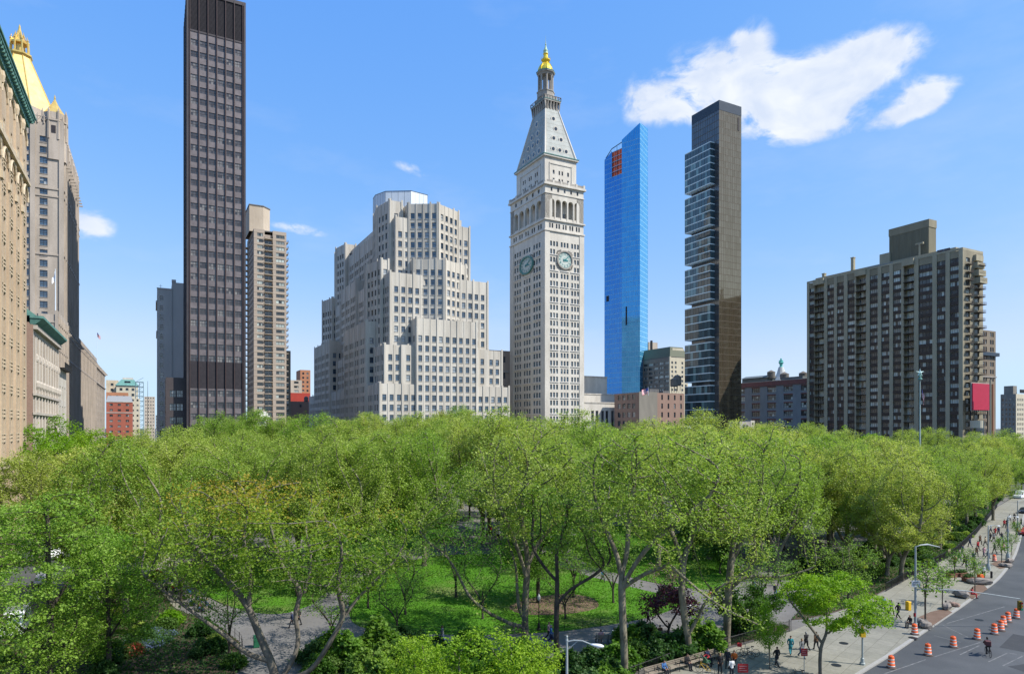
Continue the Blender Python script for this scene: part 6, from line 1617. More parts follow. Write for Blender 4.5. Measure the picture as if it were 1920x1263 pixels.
# the leaning multi stemmed tree in front, seen through its thin orange tinted foliage
S6 = .0432
def lim(px, lst): return [((x-px)*S6, dy, (1263+22-y)*S6) for x, y, dy in lst]
tree_proto('leaning', 41, [lim(520, [(520,1285,0),(508,1240,.1),(485,1195,.3),(462,1140,.5),(425,1098,.8),(380,1060,1.2),(345,1020,1.2)]),
    lim(520, [(508,1240,.1),(470,1222,-.6),(430,1175,-1.4),(405,1150,-2),(350,1100,-2.6),(300,1060,-3)]),
    lim(520, [(520,1280,0),(548,1240,.4),(556,1200,.8),(540,1150,1.2),(560,1120,1.5),(575,1060,1.6),(560,1000,1.6)]),
    lim(520, [(540,1280,0),(590,1250,-.4),(622,1200,-.8),(650,1150,-.6),(670,1120,-.2),(715,1078,.6),(745,1045,1.2),(760,1000,1.6)]),
    lim(520, [(462,1140,.5),(470,1080,.2),(455,1010,0),(470,950,-.2)]),
    lim(520, [(650,1150,-.6),(640,1090,-1.6),(655,1030,-2),(640,970,-2)]),
    lim(520, [(560,1120,1.5),(520,1070,1),(505,1000,.6),(490,930,.4)])],
    env_dome(11.6, 12.4, 6.6, cx=0., cy=.6, ry=8., lumps=30, low=-.75, lump_r=.30, shell=.1), 1500, .36, lf_orange, bk_grey, per=26, spread=.43, size=.185, leafrad=None, tint=tint_orange, expo=2.15, thin=.022)
# plane trees in front whose trunks show
def sc_(t): return t/F
def limb(px, py, t, lst): k = t/F; return [((x-px)*k, dy, (py-y)*k) for x, y, dy in lst]
tree_proto('fork', 51, [limb(985,1200,65.6, [(985,1200,0),(984,1150,0),(986,1100,.1),(990,1060,.2),(985,1015,.3),(975,965,.3),(985,900,.3)]),
    limb(985,1200,65.6, [(980,1178,0),(955,1166,-.4),(915,1143,-.9),(880,1112,-1.2),(862,1072,-1.2),(842,1038,-1.2),(806,1012,-1.6),(785,980,-1.6)]),
    limb(985,1200,65.6, [(990,1060,.2),(1010,1020,1),(1045,985,1.8),(1085,940,2.4)]), limb(985,1200,65.6, [(986,1080,.1),(972,1030,-.8),(955,985,-1.6),(930,930,-2)]), limb(985,1200,65.6, [(975,1160,0),(970,1110,-.5),(968,1060,-.7),(950,1000,-1)])],
    env_dome(15.4, 7.8, 6.8, cx=0, lumps=20, low=-.72, lump_r=.36, shell=.15), 1150, .34, lf_plane, bk_plane, per=30, spread=.47, size=.178, expo=2.35, thin=.032)
k3 = 54/F
tree_proto('fork2', 52, [limb(1170,1285,54, [(1172,1285,0),(1170,1210,0),(1167,1150,0),(1166,1090,.1),(1160,1045,.3),(1140,1000,.4),(1120,950,.6)]),
    limb(1170,1285,54, [(1167,1100,0),(1185,1060,-.5),(1215,1015,-.9),(1262,975,-1.2),(1320,930,-1.4),(1345,880,-1.4)]),
    limb(1170,1285,54, [(1166,1080,.1),(1180,1040,.9),(1185,980,1.6),(1200,900,2.)]),
    limb(1170,1285,54, [(1170,1098,0),(1205,1068,-1.2),(1245,1050,-2),(1290,1090,-2.6),(1330,1120,-3),(1395,1150,-3)])],
    env_dome(14.8, 7.8, 6.8, cx=2.2, lumps=20, low=-.66, lump_r=.35, shell=.15), 1150, .30, lf_plane, bk_plane, per=30, spread=.46, size=.173, expo=2.35, thin=.032)
tree_proto('vee', 53, [limb(1290,1238,60.3, [(1290,1238,0),(1292,1205,0),(1284,1165,0),(1278,1110,0),(1280,1060,.1),(1268,1015,.3),(1250,975,.6),(1240,920,.8)]),
    limb(1290,1238,60.3, [(1291,1188,0),(1306,1160,-.2),(1320,1125,-.3),(1345,1100,-.3),(1390,1075,-.2),(1430,1040,0)]), limb(1290,1238,60.3, [(1280,1055,.1),(1300,1010,.5),(1320,960,.8),(1335,900,1.2)])],
    env_dome(15.2, 7.4, 6.6, cx=.6, lumps=18, low=-.66, lump_r=.36, shell=.15), 1050, .31, lf_plane, bk_plane, per=29, spread=.46, size=.178, expo=2.35, thin=.032)
tree_proto('elbow', 54, [limb(1362,1208,64.8, [(1362,1208,0),(1364,1160,0),(1366,1110,0),(1372,1060,.3),(1380,1010,.6),(1365,960,1)]),
    limb(1362,1208,64.8, [(1366,1112,0),(1382,1085,-.3),(1408,1076,-.5),(1440,1082,-.8),(1480,1072,-1),(1520,1060,-1.2)]), limb(1362,1208,64.8, [(1364,1140,0),(1340,1110,.6),(1322,1090,1)]), limb(1362,1208,64.8, [(1372,1060,.3),(1400,1010,1),(1430,960,1.6)])],
    env_dome(14.6, 8.4, 6.6, cx=2., lumps=19, low=-.66, lump_r=.36, shell=.15), 1100, .36, lf_plane, bk_plane, per=30, spread=.47, size=.178, expo=2.35, thin=.032)
tree_proto('darkstem', 55, [[(0,0,0),(0,0,3.5),(.1,0,7),(0,.1,10)], [(.05,0,5.0),(1.2,-.2,6.4),(3.,-.4,7.4),(5.,-.6,9.)], [(.05,0,7.),(-1.2,.2,8.4),(-2.2,.2,10)]],
    env_dome(12.4, 5.0, 4.2, lumps=12, low=-.6), 560, .24, lf_green, bk_dark, per=26, spread=.40, size=.20)
tree_proto('lowlocust', 61, [limb(1538,1270,57, [(1538,1270,0),(1537,1235,0),(1540,1205,0),(1530,1190,0),(1500,1150,.4),(1480,1120,.8)]), limb(1538,1270,57, [(1540,1205,0),(1556,1180,-.2),(1590,1155,-.4),(1622,1140,-.5)]), limb(1538,1270,57, [(1548,1190,0),(1560,1150,.8),(1570,1110,1)])],
    env_dome(6.0, 4.9, 3.0, cx=1.2, cy=.3, lumps=13, low=-.55, lump_r=.36), 620, .15, lf_lime, bk_grey, per=46, spread=.27, size=.13, seg=.4, infl=3, kill=.7, flat=.4, elong=1.9)
tree_proto('ginkgo', 62, [[(0,0,0),(.2,0,5),(0,.2,10),(0,0,15)], [(0,0,3),(2,-1,6)], [(0,0,4),(-2.2,-.6,7)], [(0,0,7),(1.8,.8,10)]],
    env_dome(9.0, 5.4, 9.0, lumps=26, low=-.9, lump_r=.30), 1150, .26, lf_green, bk_dark, per=38, spread=.36, size=.165, seg=.5, infl=3.6, kill=.85, flat=.5)
tree_proto('limebush', 63, [[(0,0,0),(.1,0,1.5),(0,0,2.6)], [(0,0,1.4),(1,.2,3)], [(0,0,1.2),(-1,.1,3)]],
    env_dome(4.0, 3.6, 2.9, lumps=13, low=-.6), 520, .12, lf_lime, bk_grey, per=36, spread=.28, size=.15, seg=.4, infl=3, kill=.7)
tree_proto('locust', 64, [straight(5.5), [(0,0,5),(2,.4,9)], [(0,0,4.6),(-2,-.4,8.6)]],
    env_dome(12.5, 7.4, 6.6, lumps=17, low=-.6), 850, .30, lf_lime, bk_grey, per=34, spread=.46, size=.21, flat=.4, elong=1.8)
tree_proto('cypress', 65, [[(0,0,0),(0,0,8),(0,0,18)]], lambda rng, n: (lambda z, a, r: np.stack([np.cos(a)*r, np.sin(a)*r, z], 1))(*(lambda u: (3+17*u, rng.uniform(0, 6.28, n), (1-u)**.75*4.8*np.sqrt(rng.uniform(0.1, 1, n))))(rng.uniform(0, 1, n)**1.1)),
    620, .26, lf_lime, bk_dark, per=22, spread=.36, size=.28, flat=.5)
tree_proto('airy', 69, [[(0,0,0),(.1,0,2.6),(0,.1,4)], [(0,0,2.2),(1.3,.3,4.2),(3,.6,5.6)], [(0,0,2.6),(-1.3,-.3,4.6),(-2.8,-.4,6.4)]], env_dome(7.0, 6.0, 4.6, lumps=18, low=-.85, lump_r=.32, shell=.2), 620, .16, lf_green, bk_dark, per=13, spread=.42, size=.20)
tree_proto('purple', 66, [[(0,0,0),(.1,0,1.2)], [(0,0,.8),(1.2,.2,2.6)], [(0,0,.7),(-1.2,0,2.4)]], env_dome(3.0, 3.4, 2.1, lumps=12, low=-.5), 460, .12, lf_purple, bk_dark, per=20, spread=.24, size=.19, seg=.4, infl=3, kill=.7)
tree_proto('sapling', 67, [[(0,0,0),(.05,0,1.8),(0,0,3.2)], [(0,0,1.9),(.7,.1,3.1)], [(0,0,2.1),(-.7,0,3.2)]], env_dome(3.5, 1.6, 1.7, lumps=8, low=-.8, lump_r=.5), 210, .06, lf_green, bk_dark, per=7, spread=.22, size=.16, seg=.3, infl=2, kill=.45, thin=.012)
tree_proto('bare', 68, [[(0,0,0),(.05,0,1.5)], [(0,0,1.2),(1,0,2.4)], [(0,0,1.3),(-1,.2,2.4)]], env_dome(3.4, 2.3, 1.8, lumps=10, low=-.6, lump_r=.5), 330, .08, M_leaf('pink blossom', [(0,(.17,.11,.10)),(1,(.34,.25,.22))]), bk_grey, per=5, spread=.2, size=.13, seg=.3, infl=2, kill=.5, thin=.012)
def shrub_proto(key, seed, r, h, leaf, per, size, n=260):
    rng = np.random.default_rng(seed)
    u = rng.uniform(0, 1, n); a = rng.uniform(0, 6.283, n); z = h*(.15+.8*u); rr = r*np.sqrt(rng.uniform(.2, 1, n))*np.sqrt(np.clip(1.05-u**2*.9, 0, 1)); lump = .8+.3*np.sin(a*3+seed)+.15*np.sin(a*7+seed*2)
    c = np.stack([np.cos(a)*rr*lump, np.sin(a)*rr*lump, z*(.8+.25*np.sin(a*2+seed))], 1)
    lm = leaf_mesh(key+'_crown', rng, c, per, .14, size, leaf, .8)
    mb = MB()
    for k in range(9):
        aa = k*.7; mb.tube([(0,0,0), (math.cos(aa)*r*.25, math.sin(aa)*r*.25, h*.35), (math.cos(aa)*r*.55, math.sin(aa)*r*.55, h*.7)], [.05, .035, .012], 4)
    TREES[key] = (mb.mesh(key+'_stems', [bk_dark]), lm)
shrub_proto('shrub0', 3, 1.5, 1.7, lf_shrub, 26, .20); shrub_proto('shrub1', 5, 1.1, 1.1, lf_dark, 26, .16); shrub_proto('shrub2', 8, 1.8, 2.3, lf_green, 26, .24, 320); shrub_proto('shrub3', 9, .9, .8, lf_plane, 24, .14)
shrub_proto('rosebush', 12, .8, .7, M_leaf('coral flower', [(0,(.04,.09,.02)),(.45,(.08,.14,.03)),(.55,(.55,.10,.07)),(1,(.70,.20,.14))]), 26, .12)
shrub_proto('blueflower', 13, 1.1, .35, M_leaf('blue flower', [(0,(.06,.13,.03)),(.45,(.09,.17,.05)),(.55,(.16,.19,.42)),(1,(.30,.34,.62))]), 30, .11)

# ------------------------------------------------------------------ planting
rg = random.Random(19)
PL = 0.12
def T(key, px, py, rz=None, sc=1., label='', group=None, t=None, **kw):
    p = G(px, py, PL) if t is None else at(px, HY, t); p.z = PL
    return plant(key, p, rg.uniform(0, 6.28) if rz is None else rz, sc, label, group=group, **kw)
T('leaning', 520, 1285, 0, 1, 'leaning many stemmed tree with thin orange tinted foliage in the left foreground')
T('fork', 985, 1200, 0, 1, 'plane tree with a long limb sweeping away to the left over the lawn')
T('fork2', 1170, 1285, 0, 1, 'plane tree with a straight pale trunk running out of the bottom of the photo')
T('vee', 1290, 1238, 0, 1, 'plane tree whose trunk splits low into a V beside the purple leaved bush')
T('elbow', 1362, 1208, 0, 1, 'plane tree with a heavy low limb bent to the right above the path junction')
T('darkstem', 1043, 1236, 0, 1, 'slender dark stemmed tree just right of the plane with the sweeping limb')
T('lowlocust', 1538, 1270, 0, 1, 'small lime green tree on the sidewalk near the red sign')
T('ginkgo', 90, 1300, .5, 1.0, 'bright green tree filling the lower left corner', t=50, leafmat=lf_ginkgo)
T('ginkgo', 205, 1290, 2.5, .78, 'shorter bright green tree right of the one in the lower left corner', t=56, leafmat=lf_ginkgo)
T('ginkgo', -40, 1290, 4.5, .9, 'bright green tree cut by the left edge of the photo, low down', t=58, leafmat=lf_ginkgo)
T('limebush', 905, 1400, 0, (1.2, 1.0, 1.0), 'lime green treetop at the bottom centre left of the street lamp', t=46)
T('limebush', 800, 1400, 2, (.9, .9, .93), 'lime green bushy treetop at the bottom, left of the larger lime one', t=47)
T('limebush', 985, 1400, 4, (.9, .9, .95), 'small lime green treetop just left of the street lamp', t=46)
T('limebush', 1443, 1275, 1, (.42, .42, .85), 'narrow young lime green tree in front of the dark coated walker', t=57.5)
T('purple', 1252, 1192, 0, 1.05, 'purple leaved bush beside the path under the plane trees')
T('bare', 1245, 1130, 0, 1.0, 'small nearly leafless blossom tree at the edge of the lawn')
T('bare', 955, 1240, 1, .75, 'low bare pinkish shrub by the path fence', t=59)
# hand placed mid distance trees
mids = [('plane0', 1862, 975, .80, 'plane tree leaning over the far sidewalk above the drum'), ('plane2', 1846, 950, .88, 'rounded plane tree at the right end of the park, nearer one'), ('plane4', 1880, 931, .9, 'rounded plane tree at the right end of the park, farther one'), ('plane1', 1905, 913, .85, 'plane tree against the right edge before the beige block'), ('plane3', 1780, 1010, .84, 'plane tree just inside the long fence past its middle'), ('plane0', 690, 1074, 1.0, 'plane tree at the far left edge of the near lawn'), ('plane3', 795, 1060, .98, 'plane tree beyond the near lawn left of the far plaza'), ('plane2', 1105, 1062, 1.0, 'plane tree between the two lawns'), ('plane4', 1235, 1062, .98, 'plane tree on the far lawn left part'), ('plane1', 1010, 1046, 1.0, 'plane tree right of the far plaza'), ('plane3', 560, 1068, .96, 'plane tree on the little left lawn, right side'), ('plane2', 455, 1102, .9, 'plane tree on the little left lawn, front'), ('plane4', 1330, 1048, .95, 'plane tree at the back of the far lawn'),
    ('airy', 760, 1152, .8, 'thin leaved small tree on the near lawn, left one'), ('airy', 855, 1120, .95, 'thin leaved small tree in the middle of the near lawn'), ('airy', 1150, 1130, .8, 'thin leaved small tree right on the near lawn'), ('airy', 690, 1140, .8, 'thin leaved small tree at the lawn tip'), ('airy', 620, 1205, .7, 'thin leaved small tree by the near path bed'), ('airy', 340, 1130, .8, 'thin leaved small tree beside the bench row'), ('airy', 745, 1188, .62, 'thin leaved small tree by the near path above the lime bushes'), ('airy', 905, 1160, .75, 'thin leaved small tree left of the sweeping plane limb'), ('airy', 560, 1160, .75, 'thin leaved small tree seen through the leaning stems'), ('airy', 430, 1225, .7, 'thin leaved small tree at the corner of the flower bed'), ('airy', 1060, 1160, .7, 'thin leaved small tree before the mulch bed'), ('airy', 1590, 1130, .7, 'thin leaved small tree at the park gate'), ('airy', 1420, 1160, .8, 'thin leaved small tree by the park corner'), ('plane1', 1690, 1088, .78, 'plane tree leaning over the long fence near the signal pole'), ('plane4', 1590, 1062, .82, 'plane tree behind the low lime green street tree'), ('plane2', 1500, 1052, .88, 'plane tree beyond the shaded path junction'), ('plane0', 1762, 1030, .78, 'plane tree overhanging the middle of the long fence'), ('plane3', 1640, 1035, .84, 'plane tree in the hedge bed left of the curved lamp arm'), ('plane2', 1812, 990, .8, 'plane tree overhanging the far end of the long fence'), ('plane4', 1850, 955, .82, 'last plane tree over the far sidewalk'), ('plane1', 1440, 1030, .9, 'plane tree behind the walkers on the shaded path'), ('plane3', 1875, 930, .8, 'plane tree at the right edge above the distant walkers'), ('locust', -10, 1000, 1.0, 'lime tree at the left edge before the tan block'), ('plane1', 1560, 1015, .92, 'plane tree in the park behind the hedge bed'), ('plane0', 70, 1060, .86, 'olive plane tree beside the left street'), ('plane2', 300, 1010, .98, 'plane tree beyond the bench row on the left'), ('plane4', 640, 1000, 1.0, 'plane tree beyond the left tip of the near lawn'), ('round0', 1010, 1130, 1.05, 'pale green low tree over the mulch bed on the near lawn'), ('airy', 1075, 1120, 1.0, 'low tree right of the mulch bed on the near lawn'),
        ('airy', 700, 1090, 1.0, 'leafy low tree over the left side of the near lawn'), ('round1', 640, 1110, 1.3, 'dark low tree at the left tip of the near lawn'),
        ('plane1', 236, 1168, .92, 'dark trunked tree by the mulch patch left of the blue flowers'), ('plane3', 192, 1140, .9, 'dark trunked tree beside the street behind the blue flowers'), ('round0', 150, 1120, 1.3, 'bushy tree near the left street corner'),
        ('plane0', 375, 1090, .95, 'plane tree with a leaning trunk by the curving path on the left'), ('locust', 60, 1010, 1.15, 'lime green tree in front of the ornate stone house'), ('locust', 175, 985, 1.1, 'lime green tree under the gothic base block'), ('locust', 250, 975, 1.02, 'lime green tree in front of the red brick house'),
        ('round1', 1385, 1192, .75, 'small light green tree beside the path right of the elbow limbed plane'), ('round1', 1430, 1170, .65, 'little light green tree near the park corner fence'),
        ('round0', 1300, 1050, .9, 'low tree on the far lawn'), ('round1', 1350, 1075, .9, 'small low tree at the right end of the far lawn')]
for k, px, py, s, lb in mids: T(k, px, py, None, s, lb)
# the mass of the park's planes: rows by distance
LAB = ['flat crowned', 'uneven', 'full crowned', 'taller', 'spreading', 'thinner', 'round topped', 'wide', 'lopsided', 'lush']
LAWNS = (L1, L2, L3); ROADP = road_pts; SWP = sw_pts
def mass(t, xs, jit, h, keys, zone):
    for x in xs:
        px = x+rg.uniform(-jit, jit); tt = t+rg.uniform(-.05, .05)*t
        p = at(px, HY, tt)
        s_, e_ = p.x*C_+p.y*S_, -p.x*S_+p.y*C_
        if e_ > 262 or s_ < 4: continue
        if any(inpoly(p.x, p.y, L) for L in LAWNS) or inpoly(p.x, p.y, ROADP) or inpoly(p.x, p.y, SWP): continue
        k = rg.choice(keys); hh = h*rg.choice((.80, .86, .91, .95, .98, 1., 1.04, 1.08, 1.12))*rg.uniform(.98, 1.02)
        for ad in rg.sample(LAB, len(LAB)):
            lb = '%s %s in the %s' % (ad, {'p': 'plane tree', 't': 'dense green tree'}[k[0]], zone(px))
            if lb not in SEEN: break
        SEEN[lb] = 1
        base = {'p': 22.2, 't': 21.5, 'l': 20.3, 'r': 11.3, 'c': 21}[k[0]]
        p.z = PL; r = plant(k, p, rg.uniform(0, 6.28), (hh/base*rg.uniform(.95, 1.12), hh/base*rg.uniform(.95, 1.12), hh/base), lb, group='trees filling the park'); MASS.append(r)
SEEN = {}; MASS = []
PK = ['plane0', 'plane1', 'plane2', 'plane3', 'plane4']
def nearest(px):
    L = [(100, 'ornate stone house'), (200, 'gothic base block'), (260, 'red brick house'), (330, 'grey party wall block'), (400, 'tall dark tower'), (500, 'tan balcony tower'), (640, 'stepped block flank'), (760, 'corner of the stepped block'), (860, 'middle of the stepped block'), (950, 'right end of the stepped block'), (1030, 'clock tower'), (1120, 'stone annex'), (1180, 'blue glass tower'), (1250, 'brown brick house'), (1340, 'bronze glass tower'), (1450, 'blue grey loft building'), (1560, 'left end of the brown slab'), (1680, 'middle of the brown slab'), (1790, 'right end of the brown slab'), (1850, 'crimson billboard'), (1950, 'distant beige block')]
    return min(L, key=lambda q: abs(q[0]-px))[1]
for t, n_, h, where in ((92, 11, 21.2, 'front row below the'), (110, 13, 22.3, 'second row below the'), (128, 14, 23.1, 'third row below the'), (148, 15, 23.3, 'fourth row below the'), (170, 16, 23.7, 'fifth row below the'), (194, 17, 24., 'sixth row below the'), (220, 17, 24.4, 'seventh row below the'), (248, 17, 24.8, 'last row below the')):
    xs = [20+1880*(i+.5)/n_ for i in range(n_)]
    hh = h
    for x in xs:
        if t < 100 and 620 < x < 1330: continue      # the open lawn
        if t < 120 and 700 < x < 900: continue
        hloc = h
        if x > 1350: hloc = h-1.-(x-1350)/500*4.2
        if x > 1690 and t < 120: continue
        if x > 1560 and t > 235: continue
        mass(t, [x], 36, hloc, PK+(['tall0'] if rg.random() < .3 else []), lambda px: where+' '+nearest(px))
# understory between lawn and canopy, and along the far paths
for (px, py, k, s) in ((600,1040,'round0',1.),(780,985,'round0',1.1),(880,975,'round0',1.05),(1000,985,'round0',1.1),(1500,1000,'round0',1.15),(1620,1005,'round0',1.1),(1700,985,'round0',1.1),(680,960,'round0',1.2),(560,965,'round0',1.1),(460,975,'round0',1.1),(1290,960,'round0',1.1),(520,1035,'round0',.9),(730,1030,'round0',.95),(830,1015,'round1',1.1),(960,1030,'round0',1.),(1040,1020,'round0',1.05),(1110,1015,'round1',1.2),(1420,1040,'round0',1.),(1470,1030,'round1',1.),(1560,1020,'round1',1.2),(430,1040,'round0',1.),(300,1050,'round0',.8),(1200,975,'round0',1.),(1360,1000,'round0',1.)):
    T(k, px, py, None, s, 'low %s understory tree, foot at %s, below the %s%s' % ('dark' if k == 'round1' else 'green', ('front row', 'second row', 'third row', 'fourth row', 'rear')[min(4, int((1045-py)/14))], nearest(px), ', left one' if px == 460 else ''))
# individual treetops that stand out against the buildings
for (k, px, t, h, lb, mt) in (('cypress', 375, 150, 24.6, 'bright green pointed tree before the tall dark tower', lf_green), ('cypress', 1583, 175, 22.4, 'bright green feathery pointed tree before the brown apartment slab', lf_lime), ('tall0', 822, 200, 28.3, 'bronze tinged thin tree rising before the stepped block', lf_bronze), ('plane0', 1397, 165, 21.9, 'plane tree before the white roof hut', None), ('plane2', 905, 120, 24.0, 'taller plane tree rising between the stepped block and clock tower', None), ('plane3', 690, 190, 26.5, 'tall plane tree before the corner of the stepped block', None),
        ('tall0', 560, 160, 24.3, 'rounded green treetop at the gap left of the stepped block', lf_plane), ('tall0', 1245, 230, 23.5, 'bluish green rounded treetop before the brown brick house', lf_green), ('tall0', 640, 235, 24, 'bare brownish tree before the left flank of the stepped block', lf_bronze), ('cypress', 1480, 190, 22.5, 'lime pointed treetop before the blue grey loft', lf_lime), ('locust', 1640, 185, 20.8, 'lime rounded treetop right of the feathery pointed tree', lf_lime), ('locust', 1540, 190, 21.0, 'lime treetop left of the feathery pointed tree', lf_lime), ('plane1', 1110, 118, 22.6, 'plane tree rising before the stone annex', None), ('tall0', 120, 150, 26.0, 'lime topped tree at the mouth of the side street', lf_lime), ('plane4', 480, 175, 24.8, 'plane tree before the slim tan tower', None)):
    base = {'p': 22.2, 't': 21.5, 'l': 20.3, 'c': 20.5}[k[0]]
    T(k, px, 0, None, h/base, lb, t=t, leafmat=mt)
for (px, t, h) in ((1895, 240, 12.5), (1915, 215, 10.5), (1880, 290, 13.)):
    T('round0', px, 0, None, h/11.3, 'rounded dark tree at the right edge %s the distant beige block' % ('below' if t == 240 else 'in front of' if t == 215 else 'left of'), t=t, leafmat=lf_dark)
# street saplings
for (px, py, s, lb) in ((1735,1170,1.45,'young street tree in the mulch pit by the traffic signal pole'), (1767,1133,1.0,'thin sapling beside the boulders, second from the signal pole'), (1790,1088,.9,'thin sapling left of the rock planter'), (1828,1110,.95,'sapling behind the seated woman in red'), (1812,1075,.8,'slender sapling beside the group of walkers'), (1878,1060,.95,'sapling in the far mulch pit near the lamp post'), (1897,1040,.8,'far sapling near the kerb'), (1905,1015,.8,'farthest sapling along the kerb')):
    T('sapling', px, py, None, s, lb, name='sapling')
# shrubs in the beds
sh = random.Random(5)
SHN = {0: 'flower bed', 1: 'near path bed', 2: 'hedge bed'}
ON = ['', 'first', 'second', 'third', 'fourth', 'fifth', 'sixth', 'seventh', 'eighth', 'ninth', 'tenth', 'eleventh', 'twelfth', 'thirteenth', 'fourteenth', 'fifteenth', 'sixteenth', 'seventeenth', 'eighteenth', 'nineteenth']
TN = {2: ('twentieth', 'twenty'), 3: ('thirtieth', 'thirty'), 4: ('fortieth', 'forty'), 5: ('fiftieth', 'fifty'), 6: ('sixtieth', 'sixty'), 7: ('seventieth', 'seventy')}
def ordn(n): return ON[n] if n < 20 else TN[n//10][0] if n % 10 == 0 else TN[n//10][1]+' '+ON[n % 10]
def shrubs(bi, n, keys, smin, smax, pxr=None):
    rs_ = []
    poly = BEDS[bi]; xs = [p[0] for p in poly]; ys = [p[1] for p in poly]; c = 0; tries = 0
    while c < n and tries < 4000:
        tries += 1
        x, y = sh.uniform(min(xs), max(xs)), sh.uniform(max(min(ys), 44), max(ys))
        if not inpoly(x, y, poly): continue
        px = 960+F*x/y; py = HY+F*CH/y
        if px < -60 or px > 1960 or py > 1330: continue
        if pxr and not (pxr[0] < px < pxr[1]): continue
        k = sh.choice(keys); r = plant(k, Vector((x, y, .2)), sh.uniform(0, 6.28), sh.uniform(smin, smax), '-', name='shrub', cat='shrub', group='shrubs in the '+SHN[bi]); c += 1
        rs_.append((px, k, r))
    rs_.sort(key=lambda q: q[0])
    for i, (px, k, r) in enumerate(rs_): r['label'] = '%s shrub, %s from the left in the %s' % ({'shrub0': 'broad green', 'shrub1': 'dark round', 'shrub2': 'tall fresh green', 'shrub3': 'low yellow green'}[k], ordn(i+1), SHN[bi])
shrubs(0, 38, ['shrub1', 'shrub3', 'shrub0', 'shrub3'], .6, 1.1); shrubs(1, 66, ['shrub0', 'shrub1', 'shrub2', 'shrub0'], .85, 1.45); shrubs(2, 72, ['shrub0', 'shrub1', 'shrub3'], .8, 1.3)
for i, (px, py, s) in enumerate(((262,1198,1.2),(285,1190,1.1),(300,1204,1.1),(248,1210,1.),(275,1212,1.2),(290,1180,.9),(312,1190,.9))):
    r = plant('blueflower', G(px, py, .2), i, s, 'patch of blue flowers in the lower left bed, %s of seven from the top left' % ON[i+1], name='flower_patch', cat='flowers', group='blue flower patches')
for (px, py, s, lb) in ((287,1086,1.5,'coral red flowering bush by the bench row on the left'), (243,1228,1.3,'coral red flowering bush at the lower left below the blue flowers'), (1785,1012,1.2,'red flowering bush inside the long fence')):
    plant('rosebush', G(px, py, .2), 0, s, lb, name='flower_bush', cat='flowers')
plant('shrub3', G(320, 1168, .2), 0, 1.5, 'yellow green bush right of the blue flowers', name='shrub', cat='shrub', leafmat=lf_lime)
plant('shrub3', G(1253, 1124, .2), 0, 1.7, 'bluish low bush at the lawn edge above the purple bush', name='shrub', cat='shrub', leafmat=lf_shrub)
# grass blades: short tufts over the lawns, low cover over the beds
def scatter_cover(name, polys, dens, size, mat, hmul, z, lift=.03):
    rng = np.random.default_rng(4); pts = []
    for poly in polys:
        P_ = np.array(poly); lo, hi = P_.min(0), P_.max(0); n = int((hi-lo).prod()*dens); q = rng.uniform(lo, hi, (n, 2))
        q = q[(q[:, 1] > 45)]; u = 960+F*q[:, 0]/q[:, 1]; q = q[(u > -40) & (u < 1960)]
        # inside test, vectorised
        ins = np.zeros(len(q), bool); j = len(poly)-1
        for i in range(len(poly)):
            xi, yi = poly[i]; xj, yj = poly[j]
            c = ((yi > q[:, 1]) != (yj > q[:, 1])) & (q[:, 0] < (xj-xi)*(q[:, 1]-yi)/((yj-yi) or 1e-9)+xi); ins ^= c; j = i
        pts.append(q[ins])
    q = np.concatenate(pts); c = np.column_stack([q, np.full(len(q), z+lift)])
    me = leaf_mesh(name, rng, c, 1, .02, size, mat, .5, None, 1.6, up=hmul); o = link(name, me); o['kind'] = 'stuff'; return o
grass_leaf = M_leaf('grass blade', [(0,(.05,.15,.008)),(.6,(.08,.205,.012)),(1,(.13,.26,.025))], .3)
scatter_cover('grass', [L1, L2, L3], 26, .13, grass_leaf, .2, .16, .02)
scatter_cover('ground_cover', BEDS[:3], 26, .17, lf_shrub, .4, .20, .08)
# ================================================================== people
def fused(mb, name, vox):
    """one continuous surface from overlapping closed pieces"""
    me = mb.mesh('tmp', []); o = bpy.data.objects.new('tmp', me); col.objects.link(o)
    md = o.modifiers.new('r', 'REMESH'); md.mode = 'VOXEL'; md.voxel_size = vox; md.use_smooth_shade = True
    dg = bpy.context.evaluated_depsgraph_get(); m2 = bpy.data.meshes.new_from_object(o.evaluated_get(dg)); m2.name = name
    bpy.data.objects.remove(o); m2.materials.clear(); return m2
def ball(mb, c, rx, ry=None, rz=None, n=10):
    ry = ry or rx; rz = rz or rx; c = Vector(c)
    prof = [(math.sin(math.pi*i/n), -math.cos(math.pi*i/n)) for i in range(1, n)]
    i0 = len(mb.v); N = 12
    for r, z in prof:
        for k in range(N): a = 2*math.pi*k/N; mb.v.append((c.x+rx*r*math.cos(a), c.y+ry*r*math.sin(a), c.z+rz*z))
    for j in range(len(prof)-1):
        for k in range(N): q = (k+1) % N; mb.f.append((i0+j*N+k, i0+j*N+q, i0+(j+1)*N+q, i0+(j+1)*N+k)); mb.m.append(0); mb.r.append(0.)
    mb.f.append(tuple(i0+(len(prof)-1)*N+k for k in range(N))); mb.m.append(0); mb.r.append(0.)
    mb.f.append(tuple(i0+k for k in reversed(range(N)))); mb.m.append(0); mb.r.append(0.)
def limbt(mb, pts, rr, g=0.):
    mb.tube(pts, [r+g for r in rr], 10)
    for p, r in zip(pts, rr): ball(mb, p, (r+g)*1.0)
